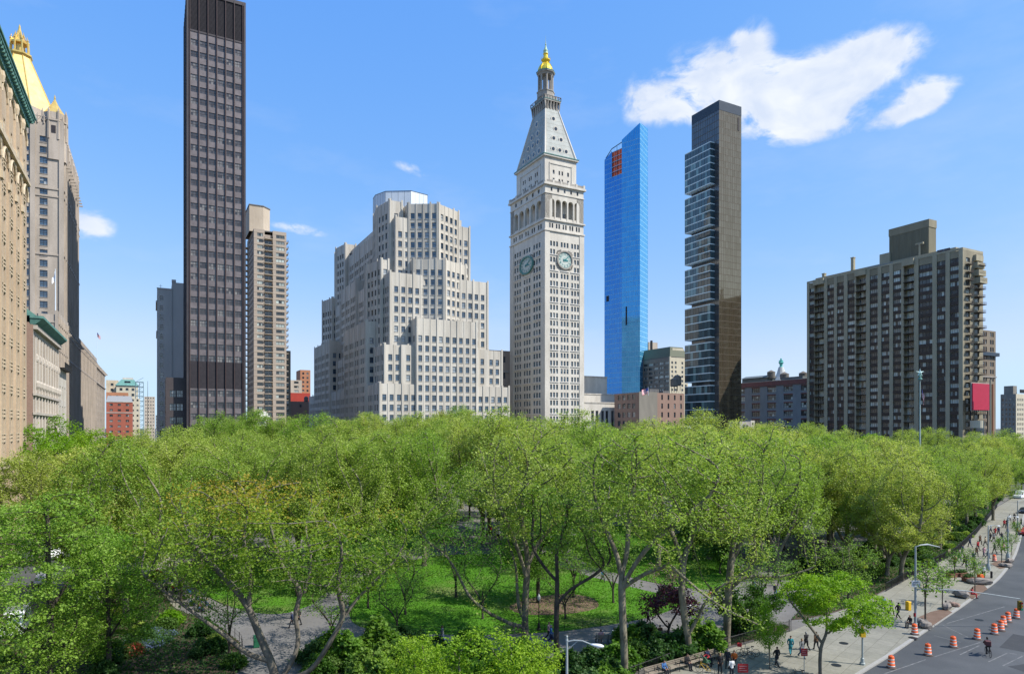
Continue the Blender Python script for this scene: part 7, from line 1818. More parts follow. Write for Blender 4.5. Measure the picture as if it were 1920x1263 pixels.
# joints: x right, y forward, z up; heights for a 1.74 m figure
def pose_walk(sg=1):
    return dict(pel=(0,0,.93), che=(0,.02,1.30), neck=(0,.03,1.49), head=(0,.06,1.62),
        sh=[(-.18,.02,1.42),(.18,.02,1.42)], el=[(-.24,-.10*sg,1.15),(.24,.14*sg,1.16)], ha=[(-.24,.02*sg-.02,.92),(.22,.28*sg if sg>0 else -.12,.97)],
        hip=[(-.09,0,.90),(.09,0,.90)], kn=[(-.10,.20*sg,.50),(.10,-.04*sg,.48)], an=[(-.10,.30*sg-.02,.10),(.10,-.36*sg,.16)])
def pose_stand():
    return dict(pel=(0,0,.94), che=(0,0,1.31), neck=(0,.01,1.50), head=(0,.04,1.63), sh=[(-.18,0,1.43),(.18,0,1.43)], el=[(-.25,-.03,1.15),(.25,-.02,1.15)], ha=[(-.20,.16,1.0),(.20,.17,1.02)],
        hip=[(-.09,0,.91),(.09,0,.91)], kn=[(-.11,.03,.50),(.11,.01,.50)], an=[(-.12,0,.09),(.13,.02,.09)])
def pose_sit():
    return dict(pel=(0,0,.52), che=(0,.03,.88), neck=(0,.06,1.07), head=(0,.10,1.20), sh=[(-.18,.03,1.0),(.18,.03,1.0)], el=[(-.24,.10,.76),(.24,.10,.76)], ha=[(-.13,.34,.66),(.13,.34,.66)],
        hip=[(-.09,.03,.52),(.09,.03,.52)], kn=[(-.11,.46,.53),(.12,.46,.53)], an=[(-.11,.47,.10),(.13,.50,.10)])
def pose_ride():
    return dict(pel=(0,-.22,.98), che=(0,.06,1.25), neck=(0,.20,1.40), head=(0,.30,1.50), sh=[(-.18,.14,1.34),(.18,.14,1.34)], el=[(-.24,.32,1.15),(.24,.32,1.15)], ha=[(-.22,.52,1.02),(.22,.52,1.02)],
        hip=[(-.09,-.20,.95),(.09,-.20,.95)], kn=[(-.10,.16,.72),(.10,.10,.84)], an=[(-.11,0.,.22),(.11,-.06,.46)])
def person_meshes(key, P, coat=False):
    V3 = Vector
    b = MB()
    pel, che, neck, head = (V3(P[k]) for k in ('pel', 'che', 'neck', 'head'))
    ball(b, head, .076, .095, .115, 12); ball(b, head+V3((0, .025, -.05)), .058, .068, .075)         # skull and jaw
    ball(b, head+V3((0, .098, -.015)), .014, .022, .022); 
    for s in (-1, 1): ball(b, head+V3((s*.077, -.005, -.01)), .012, .022, .032)
    b.tube([neck-V3((0,0,.06)), head-V3((0,.02,.06))], [.062, .052], 10)
    def torso(mb, g):
        mid = (pel+che)/2
        ball(mb, pel, .155+g, .105+g, .13+g); ball(mb, mid, .135+g, .10+g, .17+g); ball(mb, che, .165+g, .115+g, .19+g); ball(mb, (che+neck)/2+V3((0,0,.01)), .15+g, .08+g, .075+g)
    torso(b, 0)
    for s in (0, 1):
        sg = -1 if s == 0 else 1
        sh, el, ha, hip, kn, an = (V3(P[k][s]) for k in ('sh', 'el', 'ha', 'hip', 'kn', 'an'))
        limbt(b, [sh, (sh+el)/2, el, (el*.6+ha*.4), ha], [.052, .044, .036, .036, .024]); limbt(b, [hip, (hip+kn)/2, kn, kn*.65+an*.35, an], [.088, .075, .054, .052, .036])
        fw = V3((0, 1, 0)); b.tube([an-V3((0, .05, .05)), an+V3((0, .06, -.055)), an+V3((0, .16, -.075))], [.036, .038, .024], 8)
        d = (ha-el).normalized(); side = V3((1, 0, 0))-d*d.x; side.normalize(); nm = d.cross(side)
        pc = ha+d*.05; ball(b, pc, .030, .030, .036); ball(b, ha+d*.03, .026, .024, .03)
        for f in range(4):
            o = side*(f-1.5)*.019; L = (.068, .076, .072, .056)[f]
            r0 = ha+d*.075+o; b.tube([r0-d*.02, r0+d*L*.5+nm*.006, r0+d*L*.9+nm*.022*(1)], [.0095, .009, .0075], 6)
        t0 = ha+d*.035-side*sg*.022; b.tube([t0, t0-side*sg*.022+d*.022, t0-side*sg*.03+d*.05], [.011, .0105, .008], 6)
    body = fused(b, key+'_body', .0125)
    t = MB(); torso(t, .022)
    for s in (0, 1):
        sh, el, ha = (V3(P[k][s]) for k in ('sh', 'el', 'ha')); limbt(t, [sh, (sh+el)/2, el, el*.5+ha*.5, el*.08+ha*.92], [.058, .050, .043, .040, .034], .012)
    if coat:
        ball(t, pel-V3((0, 0, .14)), .19, .15, .22)
    top = fused(t, key+'_top', .02)
    t = MB(); ball(t, pel, .165, .118, .13)
    for s in (0, 1):
        hip, kn, an = (V3(P[k][s]) for k in ('hip', 'kn', 'an')); limbt(t, [hip, (hip+kn)/2, kn, (kn+an)/2, an*.94+kn*.06], [.098, .086, .068, .062, .055], .006)
    tro = fused(t, key+'_trousers', .02)
    t = MB()
    for s in (0, 1): an = V3(P['an'][s]); t.tube([an-V3((0, .07, .04)), an+V3((0, .05, -.045)), an+V3((0, .19, -.07))], [.05, .05, .034], 8)
    sho = fused(t, key+'_shoes', .016)
    t = MB(); ball(t, head+V3((0, -.018, .03)), .088, .102, .108, 12); ball(t, head+V3((0, -.05, -.04)), .07, .06, .08)
    hair = fused(t, key+'_hair', .014)
    return dict(body=body, top=top, trousers=tro, shoes=sho, hair=hair)
PEOPLE = {'walk': person_meshes('walk', pose_walk(1)), 'stride': person_meshes('stride', pose_walk(-1), True), 'stand': person_meshes('stand', pose_stand()), 'sit': person_meshes('sit', pose_sit()), 'ride': person_meshes('ride', pose_ride())}
CLOTH = {}
def cloth(c):
    if c not in CLOTH:
        CLOTH[c] = M('cloth %s' % c, {'black': (.018,.018,.02), 'navy': (.02,.03,.07), 'blue': (.05,.13,.30), 'red': (.38,.03,.035), 'grey': (.16,.165,.17), 'white': (.62,.62,.60), 'teal': (.03,.20,.24), 'pink': (.50,.27,.28), 'brown': (.12,.07,.04), 'jeans': (.06,.10,.18), 'orange': (.70,.16,.03), 'green': (.05,.14,.06), 'tan': (.35,.27,.18), 'dark': (.03,.032,.038),
            'skin': (.42,.24,.16), 'skin2': (.22,.12,.07), 'hairb': (.03,.02,.015), 'hairl': (.22,.14,.07), 'hairg': (.25,.25,.25)}[c], .85)
    return CLOTH[c]
def person(loc, rz, pose, top, legs, label, hair='hairb', skin='skin', sc=1., group=None):
    r = empty('person', loc, rz, label, 'person', group); r.scale = (sc,)*3
    me = PEOPLE[pose]; parts = {}
    names = {'body': 'body', 'top': 'top', 'trousers': 'trousers', 'shoes': 'shoes', 'hair': 'hair'}
    mats = {'body': cloth(skin), 'top': cloth(top), 'trousers': cloth(legs), 'shoes': cloth('black'), 'hair': cloth(hair)}
    for k in names:
        if not me[k].materials: me[k].materials.append(mats[k])
        o = link(names[k], me[k], r); o.material_slots[0].link = 'OBJECT'; o.material_slots[0].material = mats[k]
    return r
def PP(px, py, *a, **k): return person(G(px, py, .14), *a, **k)
A_ = lambda d: R(d)     # rotation: 0 faces away from the camera, 180 faces it
walkers = [
 (1761.7,1092.5,20,'walk','dark','dark','person in dark clothes walking alone beside the long fence'),
 (1790,1061.7,160,'stride','red','black','person in a short red jacket walking nearest the fence'),
 (1798,1051.7,200,'walk','black','jeans','person in black top just behind the one in the short red jacket'),
 (1808,1061.7,190,'walk','brown','dark','person in brown walking left of the grey shirted one'),
 (1813,1063,185,'stride','grey','jeans','person in a grey shirt in the middle of the walking group'),
 (1825,1054,170,'walk','navy','dark','person in a navy top at the back of the walking group'),
 (1826,1068,200,'stride','green','black','person in dark green at the front of the walking group'),
 (1831,1042.5,165,'walk','brown','black','person in brown walking ahead toward the photo on the wide sidewalk'),
 (1845,1043,180,'stride','pink','navy','person in a deep pink coat left of the lamp post'),
 (1865,1036.7,15,'walk','dark','black','person in dark clothes walking away above the lone orange drum'),
 (1844,1082.5,150,'stand','white','black','person in a white top standing by the orange crate'),
 (1837.5,1020,175,'walk','brown','black','person in brown far up the sidewalk by the fence'),
 (1819,1025,10,'walk','navy','navy','person in navy right beside the fence, far up the sidewalk'),
 (1856.7,1015,190,'stride','black','black','left one of two dark figures behind the lamp post'),
 (1863,1015,180,'walk','grey','black','right one of two dark figures behind the lamp post'),
 (1878,1015,170,'walk','dark','jeans','person in dark top near the far sapling'),
 (1873,1026,200,'stride','black','dark','person in black between the drum and the far mulch pit'),
 (1848,1023,20,'walk','tan','dark','person in a tan top walking away from the photo'),
 (1883,989,180,'walk','red','black','distant person in red under the last trees'),
 (1888,988,180,'stride','black','black','distant person in black next to the distant red one'),
 (1901,990,175,'walk','brown','black','distant person in brown near the far lamp'),
 (1915,987,10,'walk','black','navy','distant person in black at the right edge'),
 (1657.5,1146.7,20,'walk','blue','dark','person in blue half hidden by leaves at the park gate'),
 (1671,1151.7,200,'walk','grey','black','person in a grey top walking at the park gate'),
 (1684,1158,190,'stride','black','dark','person in a black open coat right of the grey topped one'),
 (1482.4,1226,170,'stride','teal','teal','person in teal holding a hand to the ear'),
 (1503,1232,185,'walk','grey','jeans','person in a pale blue grey shirt and jeans behind the red sign'),
 (1512,1218,20,'walk','black','black','person in black walking away behind the lime tree trunk'),
 (1531,1218,10,'walk','brown','dark','person in brown partly hidden by the lime tree trunk'),
 (1456.7,1248,190,'stride','black','dark','person in a long black coat over a white shirt near the fence'),
 (1350,1262,180,'stand','black','black','person in black standing at the bench end'),
 (1364,1252,160,'stand','dark','dark','person in dark clothes standing by the benches'),
 (1372,1270,10,'stand','white','dark','person in a white shirt at the bottom edge by the red board'),
 (1413,1100.6,180,'walk','navy','jeans','person in jeans in the shaded park path, left of the pair'),
 (1429,1101.6,185,'stride','black','black','person in black in the shaded park path, right of the pair'),
 (1453.7,1120,175,'walk','dark','jeans','person in a dark tee and jeans walking on the park path'),
 (1342,1125,20,'walk','black','navy','person in black on the path beyond the elbow limbed tree'),
 (1391,1079,180,'walk','grey','dark','far person in grey where the park paths meet'),
 (1028.6,1198.5,250,'walk','pink','black','person in a pink shirt walking left on the near path'),
 (1032.5,1205.5,255,'walk','blue','navy','person in blue walking left beside the pink shirted one'),
 (1130,1090,200,'walk','blue','dark','person in blue on the far curved path between the lawns'),
 (1804,1040,185,'stride','navy','jeans','person in a long navy coat close to the fence behind the walking group'),
 (1834,1032,10,'walk','red','dark','person in red walking away in the middle of the wide sidewalk'),
 (1852,1046,190,'walk','white','jeans','person in white beside the one in the deep pink coat'),
 (1780,1047,15,'walk','tan','dark','person in tan hugging the fence left of the walking group'),
 (1866,1004,180,'stride','red','black','person in a red coat far up the sidewalk behind the dark pair'),
 (1872,1003,175,'walk','navy','dark','person in navy far up the sidewalk next to the red coated one'),
 (1858,1000,10,'walk','grey','dark','person in grey far up the sidewalk close to the fence'),
 (1889,1000,180,'walk','tan','jeans','distant person in tan between the far lamps'),
 (1893,978,185,'walk','white','dark','distant person in white where the sidewalk meets the trees'),
 (1902,975,15,'stride','black','black','distant person in black where the sidewalk meets the trees'),
 (1908,1003,190,'walk','red','navy','distant person in red at the farthest lamp'),
 (1881,1035,175,'walk','pink','dark','person in pale pink walking by the far planting pit'),
 (1640,1152,200,'walk','dark','dark','person in dark clothes under the leaves at the park gate, leftmost'),
 (1330,1132,190,'walk','red','dark','person in red on the shaded path left of the elbow limbed tree'),
 (1462,1098,10,'walk','grey','black','person in grey walking away on the shaded path, rightmost'),
 (1215,1172,255,'walk','tan','dark','person in tan on the near path right of the middle plane'),
 (830,1205,80,'walk','grey','jeans','person in grey on the near path above the lime bushes'),
 (560,1170,95,'stride','black','black','person in black on the path junction behind the leaning stems'),
 (548,1176,90,'walk','navy','dark','person in navy on the path junction behind the leaning stems'),
]
for i, (px, py, rz, pose, top, legs, lb) in enumerate(walkers):
    PP(px, py, R(rz+random.uniform(-8, 8)), pose, top, legs, lb, hair=('hairb', 'hairb', 'hairl', 'hairg')[i % 4], skin='skin' if i % 3 else 'skin2', sc=random.uniform(.95, 1.03))
far_plaza = [(905,1004,'black'),(913,1006,'grey'),(921,1003,'red'),(928,1008,'black'),(936,1010,'white'),(946,1002,'brown'),(953,998,'blue')]
for i, (px, py, c) in enumerate(far_plaza): PP(px, py, R(40*i), 'stand' if i % 2 else 'walk', c, 'dark', 'distant person in %s on the far plaza, number %s of its crowd from the left' % (c, ('one','two','three','four','five','six','seven')[i]))
fd = (fence_a[2]-fence_a[1]).normalized(); fn = Vector((fd.y, -fd.x))        # fn points to the street side of the fence
# ------------------------------------------------------------------ benches
wood = M('bench slats', (.26,.22,.17), .75, (.19,.16,.125), 2.)
def bench_proto():
    r = empty('park_bench', (0, 0, 0), 0, 'bench', 'bench'); ch = []
    L_ = 2.4
    m = MB()
    for k in range(4): m.box(-L_/2, L_/2, .02+k*.12, .11+k*.12, .43, .46)
    ch.append(m.build('seat', wood, r)); m = MB()
    for k in range(3): m.obox((0, -.05-k*.03, .58+k*.13), (1, 0, 0), L_/2, .018, .045)
    ch.append(m.build('backrest', wood, r))
    for x in (-1.15, 0, 1.15):
        m = MB(); m.tube([(x, .45, 0), (x, .45, .42), (x, 0, .42), (x, -.13, .92)], .03, 5); m.tube([(x, -.02, 0), (x, 0, .42)], .03, 5); m.tube([(x, .45, .42), (x, .45, .64), (x, -.03, .66)], .025, 5); ch.append(m.build('leg', iron, r))
    return r, ch
br, bch = bench_proto()
ang = math.atan2(fn.y, fn.x)-math.pi/2
def bench(p, rz, label, grp, first=[True]):
    if first[0]: first[0] = False; br.location = p; br.rotation_euler = (0, 0, rz); br['label'] = label; br['group'] = grp; return br
    return dup(br, bch, p, rz, label=label, group=grp)[0]
b0 = G(1349, 1226, .14); n_b = 4
for k, w_ in enumerate(('nearest the orange vest', 'second from the orange vest', 'third from the orange vest', 'at the bottom edge of the photo')):
    p = b0-Vector((fd.x, fd.y, 0))*(1.3+2.5*k)+Vector((fn.x, fn.y, 0))*.55
    bench(p, ang, 'slatted wooden bench in the row along the fence, '+w_, 'benches along the park fence')
for k, (dx, top, lb) in enumerate(((-.8, 'blue', 'seated person in blue on the bench at the bottom edge'), (-3.6, 'black', 'seated person in black in the middle of the bench row'), (-6.2, 'navy', 'seated person in navy on the bench row beside the stroller'))):
    p = b0-Vector((fd.x, fd.y, 0))*(8.9+dx)+Vector((fn.x, fn.y, 0))*.85; person(p, ang, 'sit', top, 'dark', lb)
p = G(1377, 1246, .14); person(p, R(150), 'sit', 'orange', 'black', 'seated person in a bright orange top by the parked bicycles')
# bench row with sitters along the curving path at the left
for k in range(5):
    px, py = 312+k*16.5, 1098+k*11.5
    p = G(px, py, .14); bench(p, R(-62+k*3), 'bench %s on the left of the curving path' % ('first from the top', 'second from the top', 'third from the top', 'fourth from the top', 'last and nearest')[k]+'', 'benches on the curving path')
    for q in range(2): person(p+Vector((.35*q-.1, -.6+1.1*q, 0))*1.0, R(-62), 'sit', ('blue', 'navy', 'red', 'black', 'grey', 'blue', 'white', 'dark', 'brown', 'navy')[2*k+q], 'jeans', 'seated person in %s, %s, on the bench row by the curving path' % (('blue', 'navy', 'red', 'black', 'grey', 'blue', 'white', 'dark clothes', 'brown', 'navy')[2*k+q], ('topmost', 'second down', 'third down', 'fourth down', 'fifth down', 'sixth down', 'seventh down', 'eighth down', 'ninth down', 'lowest')[2*k+q]))
for k, (px, py, c) in enumerate(((1018.7,1222,'teal'),(1035,1224,'grey'),(1127,1205,'pink'),(1152,1201,'white'),(1216,1196,'navy'),(1228,1195,'black'),(1238,1196,'brown'))):
    p = G(px, py, .14); person(p, R(5), 'sit', c, 'dark', 'person in %s seen from behind on the near path benches' % c)
for k, (px, py) in enumerate(((1026,1223),(1140,1205),(1228,1197))): bench(G(px, py, .14)-Vector((0, .12, 0)), R(4), 'bench by the near path seen from behind, '+('left of the dark stem', 'between two plane trunks', 'before the purple bush')[k], 'benches on the near path')
# ------------------------------------------------------------------ traffic drums
orange_p = M('orange plastic', (.72,.12,.025), .45, (.60,.09,.02), 2.); refl = M('reflective white', (.62,.60,.56), .4)
def drum():
    r = empty('traffic_drum', (0, 0, 0), 0, 'drum', 'traffic drum'); ch = []
    m = MB(); m.lathe([(.30, .06), (.295, .34), (.275, .35), (.27, .62), (.25, .63), (.245, .88), (.235, .90), (.23, 1.0), (.20, 1.04)], n=18); ch.append(m.build('body', orange_p, r, True))
    for z0_, z1_, r0, r1 in ((.13, .24, .303, .301), (.42, .53, .278, .276), (.70, .80, .2535, .2515)):
        m = MB(); m.lathe([(r0-.01, z0_), (r0, z0_+.001), (r1, z1_), (r1-.01, z1_+.001)], n=18); ch.append(m.build('reflective_band', refl, r, True))
    m = MB(); m.lathe([(.42, 0), (.42, .05), (.31, .09)], n=18); ch.append(m.build('rubber_base', M('rubber ring', (.09,.07,.06), .9), r))
    m = MB(); m.tube([(-.09, 0, 1.03), (-.07, 0, 1.12), (.07, 0, 1.12), (.09, 0, 1.03)], .022, 5); ch.append(m.build('handle', orange_p, r))
    return r, ch
dr, dch = drum()
dl = [(1671,1251,'nearest the bottom edge'),(1740,1227.5,'second from the bottom edge'),(1787.5,1212.5,'third from the bottom edge'),(1831.7,1197.5,'left of the cyclist'),(1864.7,1188,'just above the cyclist'),(1877,1181.7,'first of the tight cluster'),(1881.7,1172.5,'middle of the tight cluster'),(1890,1165,'back of the tight cluster'),(1905.8,1158.3,'under the traffic light'),(1715,1188.5,'on the sidewalk at the signal pole'),(1865,1052,'far up the sidewalk by the mulch pit')]
for k, (px, py, w_) in enumerate(dl):
    p = G(px, py, .14 if k > 8 else .01)
    lb = 'orange and white traffic drum '+w_
    if k == 0: dr.location = p; dr['label'] = lb; dr['group'] = 'orange traffic drums'
    else:
        q_ = dup(dr, dch, p, k*.7, label=lb, group='orange traffic drums')[0]; q_.rotation_euler = (R(random.uniform(-3, 3)), R(random.uniform(-3, 3)), k*.7)
# ------------------------------------------------------------------ poles, lamps, signals
alu = M('grey painted steel', (.33,.36,.35), .45, (.27,.30,.29), 1.); lampwhite = M('lamp head', (.66,.68,.68), .4); yel = M('signal yellow', (.62,.38,.02), .5); sgrey = M('sign grey', (.50,.52,.52), .5); redsg = M('sign dark red', (.28,.018,.02), .5)
def cobra(r, x, y, z, d, L_, s=1.):
    """arm and cobra head from the pole top at (x, y, z) along unit direction d"""
    d = Vector((*d, 0)); p = Vector((x, y, z))
    m = MB(); m.tube([p, p+d*L_*.25+Vector((0,0,.12)), p+d*L_*.6+Vector((0,0,.12)), p+d*L_*.92-Vector((0,0,.05))], [.045, .04, .038, .035], 6); m.tube([p-Vector((0,0,.5)), p+d*L_*.4+Vector((0,0,.07))], .025, 5); arm = m.build('arm', alu, r)
    q = p+d*(L_*.9); sd = Vector((-d.y, d.x, 0)); m = MB(); prof = [(0, .05, .05), (.18, .09, .08), (.38, .15, .11), (.58, .16, .12), (.72, .10, .08), (.78, .02, .02)]
    rings = []
    for t_, w_, h_ in prof:
        c = q+d*t_*s-Vector((0, 0, .06+t_*.10)); rings.append([tuple(c+sd*math.cos(a)*w_*s+Vector((0, 0, math.sin(a)*h_*s*(.8 if math.sin(a) > 0 else 1.)))) for a in [2*math.pi*i/10 for i in range(10)]])
    i0 = 0
    for rg_ in rings: m.v += rg_
    for j in range(len(rings)-1):
        for k in range(10): m.f.append((j*10+k, j*10+(k+1) % 10, (j+1)*10+(k+1) % 10, (j+1)*10+k)); m.m.append(0); m.r.append(0.)
    m.f.append(tuple(range(10))[::-1]); m.m.append(0); m.r.append(0.)
    m.build('lamp_head', lampwhite, r, True)
    m = MB(); ball(m, q+d*.45*s-Vector((0, 0, .20)), .11, .11, .07); m.build('lens', M('lamp lens', (.5,.5,.47), .2), r, True)
p = at(1063, 0, 40); p.z = .14
r = empty('street_lamp', p, 0, 'white headed street lamp reaching right at the bottom centre', 'street lamp')
m = MB(); m.tube([(0, 0, 0), (0, 0, 1), (0, 0, 8.05)], [.12, .10, .065], 10); m.build('pole', alu, r); m = MB(); m.lathe([(.09, 8.05), (.05, 8.2), (.07, 8.3), (.01, 8.4)], n=8); m.build('finial', alu, r); cobra(r, 0, 0, 7.98, (.98, -.18), 1.55, 1.05)
# traffic signal pole with mast arm and luminaire
pb = G(1716.5, 1176, .14); t_ = pb.y; k_ = t_/F
r = empty('signal_pole', pb, 0, 'tall grey pole carrying a long signal arm, a curved lamp arm and a grey sign', 'signal pole')
zt_ = CH-.14+(HY-1024)*k_; za_ = CH-.14+(HY-1104)*k_
m = MB(); m.tube([(0,0,0), (0,0,.5), (0,0,.52), (0,0,zt_)], [.20, .19, .13, .085], 12); m.build('pole', alu, r)
m = MB(); m.tube([((x-1716)*k_, 0, CH-.14+(HY-y)*k_) for x, y in ((1716,1104),(1760,1104),(1810,1107),(1860,1114),(1912,1122))], [.07, .06, .055, .05, .045], 8); m.tube([(0,0,za_+.9), (2.8,0,za_+.1)], .02, 4); m.build('mast_arm', alu, r)
sx = (1911-1716)*k_; sz = CH-.14+(HY-1124)*k_
m = MB(); m.box(sx-.17, sx+.17, -.18, .10, sz-1.05, sz-.08); hd = m.build('signal_head', M('signal housing', (.20,.14,.02), .6), r)
for q, c in enumerate(('red', 'amber', 'green')):
    m = MB(); m.tube([(sx, -.18, sz-.24-q*.32), (sx, -.36, sz-.26-q*.32)], [.12, .125], 10); m.build('visor', M('signal visor', (.08,.06,.015), .6), hd)
    m = MB(); m.tube([(sx, -.365, sz-.26-q*.32), (sx, -.375, sz-.26-q*.32)], .105, 12); m.build('lens', M('lens '+c, {'red': (.20,.01,.01), 'amber': (.25,.13,.01), 'green': (.02,.22,.12)}[c], .3), hd)
m = MB(); m.tube([(sx, 0, sz-.1), (sx, 0, sz+.15)], .03, 5); m.build('hanger', alu, r)
m = MB(); zl_ = zt_; m.tube([((x-1716)*k_, (x-1716)/58*1.2, CH-.14+(HY-y)*k_) for x, y in ((1716,1025),(1728,1022),(1745,1022),(1762,1026),(1776,1029))], [.05,.06,.10,.07,.05], 8); m.build('lamp_arm', alu, r, True)
sg0 = CH-.14+(HY-1093)*k_
m = MB(); m.box(-.48, .40, -.16, -.12, sg0-.34, sg0+.34, 0)
for zz_ in (.12, -.10): 
    for q in range(6): m.box(-.36+q*.12, -.28+q*.12, -.166, -.1605, sg0+zz_-.05, sg0+zz_+.05, 1)
m.build('sign', [sgrey, fr_dark], r); m = MB(); m.tube([(-.15, -.1, 1.2), (-.15, -.1, 1.55)], .11, 8); m.build('push_button_box', redsg, r)
for (px, py, yt, lb) in ((1853, 1068, 985, 'grey lamp post at the kerb nearest the orange crate'), (1889.7, 1048, 968, 'grey lamp post farther up the kerb past the planters'), (1908, 995, 938, 'farthest grey lamp post along the kerb')):
    p = G(px, py, .14); r = empty('lamp_post', p, 0, lb, 'lamp post', 'grey lamp posts along the kerb'); h = CH-.14+(HY-yt)*p.y/F
    m = MB(); m.lathe([(.32, 0), (.30, .5), (.20, .95)], n=8); m.build('base', alu, r); m = MB(); m.tube([(0,0,.9), (0,0,h)], [.12, .07], 8); m.build('pole', alu, r); cobra(r, 0, 0, h-.1, (.9, .43), 2.4)
# call box post with gilt lantern on the sidewalk
p = G(1617, 1245, .14); r = empty('call_box_post', p, 0, 'grey post with a yellow box near its top on the sidewalk', 'post')
m = MB(); m.lathe([(.24, 0), (.24, .15), (.17, .2), (.15, .55), (.085, .62), (.075, 2.9)], n=8); m.build('post', alu, r)
m = MB(); m.box(-.2, .2, -.2, .16, 2.45, 2.85); m.box(-.24, .24, -.14, .1, 2.5, 2.62); m.build('yellow_box', yel, r); m = MB(); m.lathe([(.05, 2.85), (.06, 3.1), (.12, 3.15), (.12, 3.3), (.04, 3.4), (.02, 3.7)], n=8); m.build('finial', yel, r)
def signpost(px, py, w_, h_, zb, label):
    p = G(px, py, .14); r = empty('red_sign', p, 0, label, 'sign'); m = MB(); m.tube([(0, .03, 0), (0, .03, zb+h_)], .03, 6); m.build('post', alu, r)
    m = MB(); m.box(-w_/2, w_/2, -.02, .0, zb, zb+h_, 0)
    for q in range(3): m.box(-w_*.36, w_*(.36 if q != 1 else .2), -.026, -.0205, zb+h_*(.22+.24*q), zb+h_*(.28+.24*q), 1)
    m.build('board', [redsg, M('sign faded print', (.42,.22,.22), .6)], r)
signpost(1508, 1268, .55, .62, 1.75, 'dark red sign on a thin post in front of the lime green street tree')
signpost(1393, 1277, .86, .72, .75, 'dark red board at the bottom edge by the benches')
# black park lamps
def park_lamp(px, py, label):
    p = G(px, py, .14); r = empty('park_lamp', p, 0, label, 'park lamp', 'black park lamps'); m = MB(); m.lathe([(.22,0),(.22,.15),(.15,.25),(.12,.7),(.07,.8),(.05,1.2),(.045,2.9),(.09,2.95),(.05,3.05)], n=10); m.build('post', iron, r); m = MB(); m.lathe([(.08,3.05),(.17,3.25),(.16,3.5),(.06,3.65),(.02,3.8)], n=12); m.build('globe', M('milk glass', (.5,.5,.48), .3), r, True)
park_lamp(1010.4, 1181, 'black park lamp at the lawn edge left of the slender dark stem'); park_lamp(312, 1110, 'black park lamp by the bench row on the left'); park_lamp(933, 1008, 'black park lamp at the far plaza')
# ------------------------------------------------------------------ fences
def fence(line, z, h, name, label, step, pick=None, pr=.03, railh=(.95,), closed=False):
    pts = [Vector((p.x, p.y)) for p in line]; r = empty(name, (pts[0].x, pts[0].y, z), 0, label, 'fence'); o = Vector((pts[0].x, pts[0].y))
    rail = MB(); pk = MB(); posts = []
    acc = 0.; nxt = 0.
    for i in range(len(pts)-1):
        a, b = pts[i], pts[i+1]; L_ = (b-a).length; d = (b-a)/L_
        for k in railh: rail.tube([((a-o).x, (a-o).y, h*k), ((b-o).x, (b-o).y, h*k)], .028 if pick else .014, 4)
        while nxt <= acc+L_: q = a+d*(nxt-acc)-o; posts.append(q); nxt += step
        if pick:
            n = int(L_/pick)
            for k in range(n): q = a+d*(k+.5)*pick-o; pk.tube([(q.x, q.y, .02), (q.x, q.y, h)], .016, 3, cap=False)
        acc += L_
    rail.build('rail', iron, r)
    if pk.f: o2 = pk.build('picket', iron, r); o2['kind'] = 'stuff'
    for q in posts[:98]: m = MB(); m.tube([(q.x, q.y, 0), (q.x, q.y, h*1.05), (q.x, q.y, h*1.12)], [pr, pr, .01], 5); m.build('post', iron, r)
fence(fence_b, .14, 1.15, 'iron_fence', 'long black picket fence between the hedge bed and the wide sidewalk', 2.4, .14, .04, (.12, .92))
fence([fa0+(fence_a[0]-fa0)*.55]+fence_a, .14, 1.15, 'iron_fence', 'black picket fence behind the bench row at the bottom', 2.4, .16, .04, (.12, .92))
near1 = [Vector((q.x, q.y)) for q in gp(smooth([(655,1150),(668,1171),(714,1182.5),(782,1187.5),(882,1190.5),(960,1188.5),(1044,1184),(1128,1173.5),(1208,1159.5),(1262,1142)], 3, False), .16)]
fence(near1, .16, .8, 'lawn_fence', 'low post and wire fence along the near edge of the near lawn', 2.1, None, .028, (.5, .95))
near2 = [Vector((q.x, q.y)) for q in gp(smooth([(1120,1064),(1190,1085),(1270,1101),(1340,1106),(1376,1094)], 3, False), .16)]
fence(near2, .16, .8, 'lawn_fence', 'low post and wire fence along the far lawn above the curved path', 2.1, None, .028, (.5, .95))
pf = [Vector((q.x, q.y)) for q in gp(smooth([(606,1236),(640,1221),(700,1204),(745,1207),(800,1222),(880,1234)], 3, False), .2)]
fence(pf, .2, .8, 'path_fence', 'low hooped fence along the bed at the bottom centre', 1.6, None, .028, (.5, .95))
pf = [Vector((q.x, q.y)) for q in gp(smooth([(290,1093),(330,1138),(392,1160),(434,1188),(455,1216),(432,1280)], 3, False), .2)]
fence(pf, .2, .8, 'path_fence', 'low fence along the flower bed on the left of the curving path', 1.6, None, .028, (.5, .95))
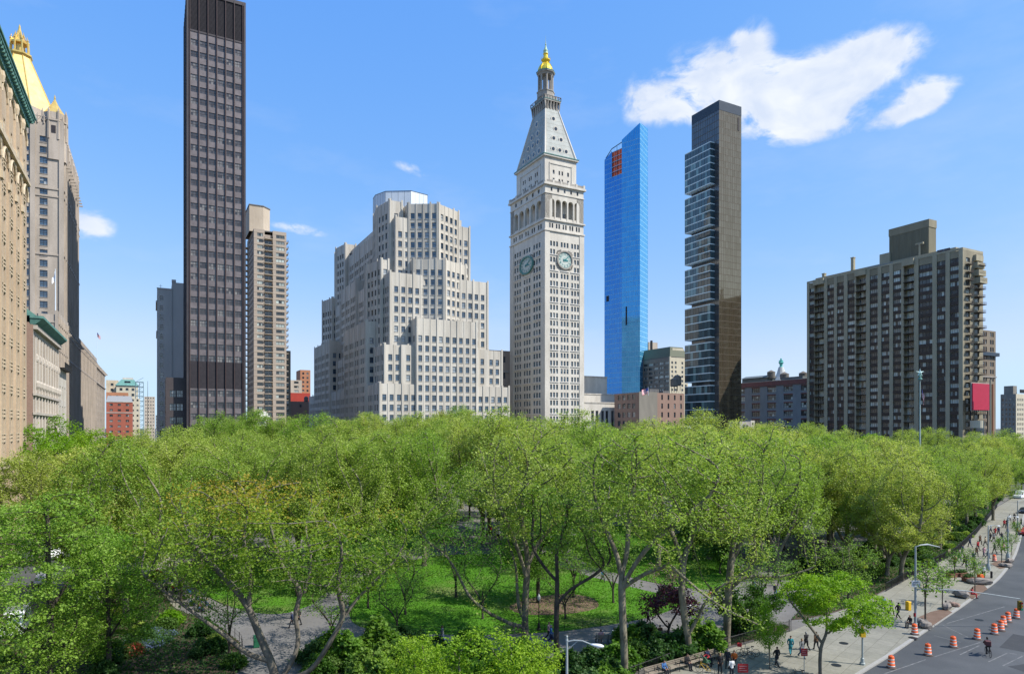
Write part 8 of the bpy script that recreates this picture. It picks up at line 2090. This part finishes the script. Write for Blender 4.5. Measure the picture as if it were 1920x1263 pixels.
# ------------------------------------------------------------------ bicycles
def bike_parts(r, frame_m):
    for y in (-.52, .52):
        m = MB(); N = 20; pts = [(0, y+.33*math.cos(2*math.pi*i/N), .34+.33*math.sin(2*math.pi*i/N)) for i in range(N+1)]; m.tube(pts, .02, 5)
        for i in range(8): a = math.pi*i/8; m.tube([(0, y+.32*math.cos(a), .34+.32*math.sin(a)), (0, y-.32*math.cos(a), .34-.32*math.sin(a))], .003, 3)
        m.build('wheel', iron, r)
    m = MB()
    for a, b in (((0,-.52,.34),(0,-.12,.30)),((0,-.12,.30),(0,-.2,.86)),((0,-.2,.80),(0,.36,.82)),((0,-.12,.30),(0,.38,.74)),((0,-.52,.34),(0,-.18,.76)),((0,.52,.34),(0,.36,.95))): m.tube([a, b], .018, 6)
    m.build('frame', frame_m, r); m = MB(); m.tube([(-.25,.40,1.0),(0,.38,.98),(.25,.40,1.0)], .015, 5); m.build('handlebar', iron, r); m = MB(); m.obox((0, -.22, .89), (0, 1, 0), .13, .06, .03); m.build('saddle', iron, r)
    m = MB(); m.tube([(-.1,-.12,.2),(.1,-.12,.4)], .02, 4); m.build('crank', iron, r)
p = G(1853, 1228, .01); r = empty('bicycle', p, R(-18), 'bicycle under the rider on the road', 'bicycle'); bike_parts(r, iron)
person(p, R(-18), 'ride', 'dark', 'black', 'cyclist in dark clothes with a maroon bag riding away on the road')
m = MB(); m.obox((0, 0, 0), (1, 0, 0), .24, .2, .22); o = m.build('delivery_bag', M('maroon bag', (.10,.035,.035), .7)); o.location = p+Vector((-.28, -.32, 1.25)); o.rotation_euler = (0, 0, R(-18)); bv = o.modifiers.new('b', 'BEVEL'); bv.width = .05; tag(o, 'maroon box bag on the back of the road cyclist', 'bag')
for i, (px, py, rz, lb, fm) in enumerate(((1398, 1232, 60, 'parked bicycle with a red basket by the fence', iron), (1406, 1229, 75, 'second parked bicycle behind the red basket one', alu), (1500, 1276, 80, 'parked bicycle at the foot of the red sign post', iron), (1322, 1262, 50, 'bicycle with yellowish wheels by the benches', yel))):
    r = empty('bicycle', G(px, py, .14), R(rz), lb, 'bicycle'); bike_parts(r, fm)
    if i == 0: m = MB(); m.box(-.2, .2, .35, .7, .95, 1.2); m.build('basket', M('red plastic', (.55,.03,.03), .5), r)
r = empty('stroller', G(1325, 1250, .14), R(120), 'green and red stroller standing by the benches', 'stroller')
m = MB()
for x, y in ((-.22,-.3),(.22,-.3),(-.22,.35),(.22,.35)): m.tube([(x-.02, y, .12), (x+.02, y, .12)], .12, 10)
m.build('wheel', iron, r); m = MB(); m.tube([(-.22,-.3,.12),(-.22,.1,.6),(-.22,.5,1.05),(.22,.5,1.05),(.22,.1,.6),(.22,-.3,.12)], .015, 5); m.tube([(-.22,.35,.12),(-.22,0,.5)], .015, 5); m.tube([(.22,.35,.12),(.22,0,.5)], .015, 5); m.build('frame', alu, r)
m = MB(); m.obox((0, -.02, .5), (1, .0, 0), .2, .26, .08); m.obox((0, .2, .68), (1, 0, 0), .2, .05, .22); m.build('seat', cloth('green'), r); m = MB(); m.tube([(-.21,.15,.9),(-.21,-.1,1.02),(.21,-.1,1.02),(.21,.15,.9)], .05, 5); m.build('hood', cloth('red'), r)
# ------------------------------------------------------------------ rocks, planters, boxes
rockm = M('boulder stone', (.27,.235,.20), .95, (.17,.15,.13), 1.6, None, .4)
def rock(px, py, sx, sy, sz, seed, label, mt=rockm):
    rng = np.random.default_rng(seed); m = MB(); ball(m, (0, 0, sz*.45), sx, sy, sz*.62, 7)
    pts = np.array(m.v); d = rng.normal(0, .10, (len(pts), 3))*np.array([sx, sy, sz]); pts = pts+d; pts[:, 2] = np.clip(pts[:, 2], 0, sz*.92); m.v = [tuple(q) for q in pts]
    o = m.build('boulder', mt); o.location = G(px, py, .14); o.rotation_euler = (0, 0, seed); tag(o, label, 'boulder', 'boulders along the sidewalk')
for i, a in enumerate(((1727,1172,.75,.5,.8,'grey boulder behind the drum at the signal pole'),(1736,1177,.6,.45,.7,'smaller grey boulder right of the signal pole'),(1775,1141,.8,.5,.75,'dark boulder in the mulch pit right of the street tree'),(1802,1119,1.0,.6,.9,'large boulder left of the seated woman in red'),(1839,1094,1.5,.8,.8,'long flat boulder below the kerb lamp post'),(1781,1132,.7,.5,.5,'pale flat boulder behind the dark one'),(1822,1093,.7,.5,.6,'reddish boulder left of the long flat one'),(1885,1062,.9,.6,.6,'low boulder in the far mulch pit'),(1893,1054,.8,.5,.7,'dark boulder in front of the far lamp post'))): rock(a[0], a[1], a[2], a[3], a[4], i+2, a[5])
def planter(px, py, label):
    r = empty('planter', G(px, py, .14), R(20), label, 'planter', 'rust red planters'); m = MB(); m.box(-.7, .7, -.4, .4, 0, .55); m.box(-.78, .78, -.48, .48, .48, .56); m.build('box', M('rusty planter', (.20,.09,.06), .8), r)
    rng = np.random.default_rng(int(px)); c = rng.uniform((-.6,-.35,.55), (.6,.35,.95), (90, 3)); lm = leaf_mesh('planting', rng, c, 8, .08, .12, MATS['shrub leaf']); link('planting', lm, r)
planter(1785, 1081, 'rust red planter with low plants left in the planter row'); planter(1803, 1080, 'rust red planter right in the planter row'); planter(1815, 1089, 'rust red planter in front of the long flat boulder')
rock(1790, 1136, .55, .35, .5, 21, 'small pinkish stone block beside the pale flat boulder', pinkbrick)
def boxy(name, px, py, w_, d_, h_, mt, label, cat, rz=20, bev=.03):
    m = MB(); m.box(-w_/2, w_/2, -d_/2, d_/2, 0, h_); m.box(-w_*.54, w_*.54, -d_*.54, d_*.54, h_*.86, h_*.93); o = m.build(name, mt); o.location = G(px, py, .14); o.rotation_euler = (0, 0, R(rz)); b_ = o.modifiers.new('b', 'BEVEL'); b_.width = bev; tag(o, label, cat); return o
boxy('newspaper_box', 1703, 1143, .45, .45, 1.0, yel, 'yellow newspaper box on the sidewalk left of the signal pole', 'newspaper box')
boxy('crate', 1838.5, 1083, .8, .5, .55, orange_p, 'orange crate at the feet of the person in white', 'crate')
boxy('litter_bin', 481, 1212, .55, .55, 1.1, M('bin green', (.02,.12,.06), .5), 'dark green litter bin beside the curving path', 'litter bin')
boxy('bollard', 1859, 1083, .22, .22, .95, iron, 'short black bollard right of the kerb lamp post', 'bollard')
# seated woman in red at the kerb, person sitting at the signal pole
person(G(1822, 1120, .14), R(230), 'sit', 'red', 'red', 'seated woman in red with legs stretched to the kerb', hair='hairb'); person(G(1707, 1176, .14), R(110), 'sit', 'black', 'black', 'person in black seated on a boulder left of the signal pole', hair='hairl')
person(G(1292, 1150, .14), R(200), 'sit', 'white', 'jeans', 'person in white seen between the V shaped trunks')
m = MB(); N = 24
m.lathe([(.42, 0), (.42, .012)], n=N); 
for i, (px, py, h_) in enumerate(((1582, 1205, .145), (1568, 1246, .145), (1712, 1195, .145), (1836, 1161.5, .008))):
    o = m.build('manhole_cover', iron); o.location = G(px, py, h_); tag(o, 'round iron manhole cover '+('on the sidewalk right of the lime tree', 'on the sidewalk left of the call box post', 'on the sidewalk below the signal pole', 'on the road between the drums and the kerb')[i], 'manhole cover')
# ------------------------------------------------------------------ flags
fl_r = M('flag red', (.50,.03,.05), .8); fl_w = M('flag white', (.72,.72,.72), .8); fl_b = M('flag blue', (.03,.05,.20), .8)
def flag(r, x, y, z, L_, H_, hang, d=(1, 0), plain=False, name='flag'):
    """cloth of 13 stripes hanging in folds from the hoist at x, y, z"""
    m = MB(); N = 14; d = Vector((*d, 0)); sd = Vector((-d.y, d.x, 0))
    def P(u, v):
        q = Vector((x, y, z))+d*(u*L_*(1-hang))+Vector((0, 0, -v*H_-u*L_*hang))+sd*(.12*L_*math.sin(u*7+v*1.5)*u)
        return tuple(q)
    for i in range(N):
        for j in range(13):
            mm = 1 if plain else (0 if j % 2 == 0 else 1)
            if not plain and i < N*.42 and j < 7: mm = 2
            m.quad(P(i/N, j/13), P((i+1)/N, j/13), P((i+1)/N, (j+1)/13), P(i/N, (j+1)/13), mm)
    # stars as small white dots of cloth
    o = m.build(name, [fl_r, fl_w, fl_b], r); return o
def pole_thing(loc, h, r0, label, mt, top=None):
    r = empty('flagpole', loc, 0, label, 'flagpole'); m = MB(); m.tube([(0,0,0), (0,0,h*.5), (0,0,h)], [r0, r0*.8, r0*.45], 10); m.build('pole', mt, r); return r
t_ = 190.; p = at(1725, 0, t_); p.z = .1; hp = Z = CH+(HY-712)*t_/F
r = pole_thing(p, hp, .26, 'tall pale flagpole topped by a star before the brown apartment slab', M('pale green paint', (.36,.44,.42), .5))
m = MB(); m.lathe([(.6, hp), (.5, hp+.4), (.25, hp+.7), (.45, hp+1.0), (.1, hp+1.3)], n=10); m.build('capital', copper, r)
m = MB(); zc = CH+(HY-699)*t_/F
for i in range(5):
    a0, a1, a2 = (math.pi/2+2*math.pi*(i+k)/5 for k in (-.5, 0, .5))
    for s in (-1, 1):
        pts = [(.42*math.cos(a0), 0, zc+.42*math.sin(a0)), (1.25*math.cos(a1), 0, zc+1.25*math.sin(a1)), (.42*math.cos(a2), 0, zc+.42*math.sin(a2)), (0, s*.35, zc)]
        m.quad(pts[0], pts[1], pts[1], pts[3]) if False else (m.poly([pts[0], pts[1], pts[3]]), m.poly([pts[1], pts[2], pts[3]]))
m.tube([(0, 0, hp+1.2), (0, 0, zc)], .09, 5); m.build('star', M('star glass', (.55,.72,.66), .3), r)
flag(r, .45, -.2, CH+(HY-729)*t_/F, 3.4, 2.1, .8, (1, 0))
def roofpole(px, yb, yt, t, label, plain, L_, H_, hang, r0=.12, d=(-1, 0)):
    p = at(px, yb, t); h = (yb-yt)*t/F; r = pole_thing(p, h, r0, label, whitemetal); flag(r, 0, 0, h-.3, L_, H_, hang, d, plain)
roofpole(104, 594, 504, 241, 'white flagpole with a white flag on the gothic base block', True, 4., 2.6, .75, .2)
roofpole(182, 690, 622, 430, 'thin flagpole with a small striped flag over the shaded base block', False, 4.2, 2.5, .55, .10, (1, 0))
roofpole(1216, 741, 725, 262, 'short flagpole with a striped flag on the brown brick house', False, 3.6, 2.2, .25, .09)
# ------------------------------------------------------------------ vehicles
tyre = M('tyre', (.02,.02,.02), .9); cg = M_glass('car glass', (.02,.025,.03), (.05,.06,.07), .05, 1.)
def car(p, rz, paint_, label, van=False, pickup=False):
    r = empty('parked_van' if van else 'parked_car', p, rz, label, 'van' if van else 'car')
    L_, W_, H_ = (5.6, 2.0, 2.3) if van else (4.7, 1.82, 1.45)
    side = [(-L_/2, .35), (-L_/2, 1.0), (-L_/2+.25, H_ if van else 1.0), (L_*.18, H_), (L_*.36, 1.15), (L_/2-.1, .98), (L_/2, .75), (L_/2, .35)] if van else [(-L_/2, .35), (-L_/2, .85), (-L_/2+.5, .95), (-L_*.27, H_), (L_*.10, H_), (L_*.27, .95), (L_/2-.15, .82), (L_/2, .6), (L_/2, .35)]
    m = MB(); n = len(side); i = 0
    ins = [0 if z < 1.05 else .13 for x, z in side]
    m.v += [(x, -W_/2+s, z) for (x, z), s in zip(side, ins)]+[(x, W_/2-s, z) for (x, z), s in zip(side, ins)]
    for k in range(n): j = (k+1) % n; m.f.append((k, k+n, j+n, j)); m.m.append(0); m.r.append(0.)
    m.f.append(tuple(range(n))); m.f.append(tuple(reversed(range(n, 2*n)))); m.m += [0, 0]; m.r += [0., 0.]
    o = m.build('body', paint_, r); b_ = o.modifiers.new('b', 'BEVEL'); b_.width = .06; b_.segments = 2
    for s in (-1, 1):
        m = MB(); y = s*(W_/2-.075)
        if van: q = [(L_*.14, 1.25), (L_*.33, 1.25), (L_*.17, 2.05), (L_*.05, 2.05), (L_*.05, 1.25)]
        else: q = [(-L_*.33, .98), (L_*.22, .98), (L_*.09, H_-.08), (-L_*.25, H_-.08)]
        f = [(x, s*(W_/2-(.004 if z < 1.05 else .125)+.02), z) for x, z in q]; m.poly(f if s < 0 else f[::-1]); m.build('side_window', cg, r)
    a, b = (side[3], side[4]) if van else (side[4], side[5])
    m = MB(); nx_ = Vector((b[1]-a[1], 0, a[0]-b[0])).normalized()*-.02; m.quad(*[tuple(Vector(q)-nx_) for q in ((a[0]+.08, -W_/2+.2, a[1]-.08), (b[0]-.06, -W_/2+.15, b[1]+.04), (b[0]-.06, W_/2-.15, b[1]+.04), (a[0]+.08, W_/2-.2, a[1]-.08))]); m.build('windscreen', cg, r)
    for x in (-L_*.31, L_*.32):
        for s in (-1, 1): m = MB(); m.tube([(x, s*(W_/2-.18), .34), (x, s*(W_/2+.01), .34)], .34, 14); w_ = m.build('wheel', tyre, r); m = MB(); m.tube([(x, s*(W_/2+.01), .34), (x, s*(W_/2+.02), .34)], .19, 10); m.build('rim', alu, w_)
    for s in (-1, 1): m = MB(); m.box(L_/2-.05, L_/2+.015, s*(W_/2-.35)-.15, s*(W_/2-.35)+.15, .6, .74); m.build('headlight', refl, r)
    return r
pw = M('white car paint', (.70,.71,.72), .3, None, 1, None, 0, 0, .6); pk_ = M('black car paint', (.02,.02,.024), .25, None, 1, None, 0, 0, .6); ps = M('silver car paint', (.35,.37,.39), .3, None, 1, None, 0, .5, .6); prd = M('red car paint', (.38,.03,.03), .3, None, 1, None, 0, 0, .6)
EA = TH+R(90)
for (s_, e_, pt, lb, vn) in ((-6, 96, pw, 'white van on the side street behind the corner tree', True), (-13, 108, ps, 'silver car on the side street past the white van', False), (-6, 118, pk_, 'black car on the side street behind the white van', False), (-14, 128, pw, 'white car farther along the side street', False), (-6, 140, prd, 'red car at the far end of the side street row', False), (-12.5, 84, pw, 'white van at the left edge of the side street', True)):
    p = W(s_, e_, .135); car(p, EA if s_ > -9 else EA+math.pi, pt, lb, vn)
for (px, py, rz, pt, lb, vn) in ((1912, 934, 40, pw, 'white van on the avenue at the right edge among distant trees', True), (1928, 1002, 35, prd, 'red car cut off by the right edge of the photo', False), (1922, 962, 40, pk_, 'black car on the avenue at the right edge', False)):
    car(G(px, py, .01), R(rz+180), pt, lb, vn)
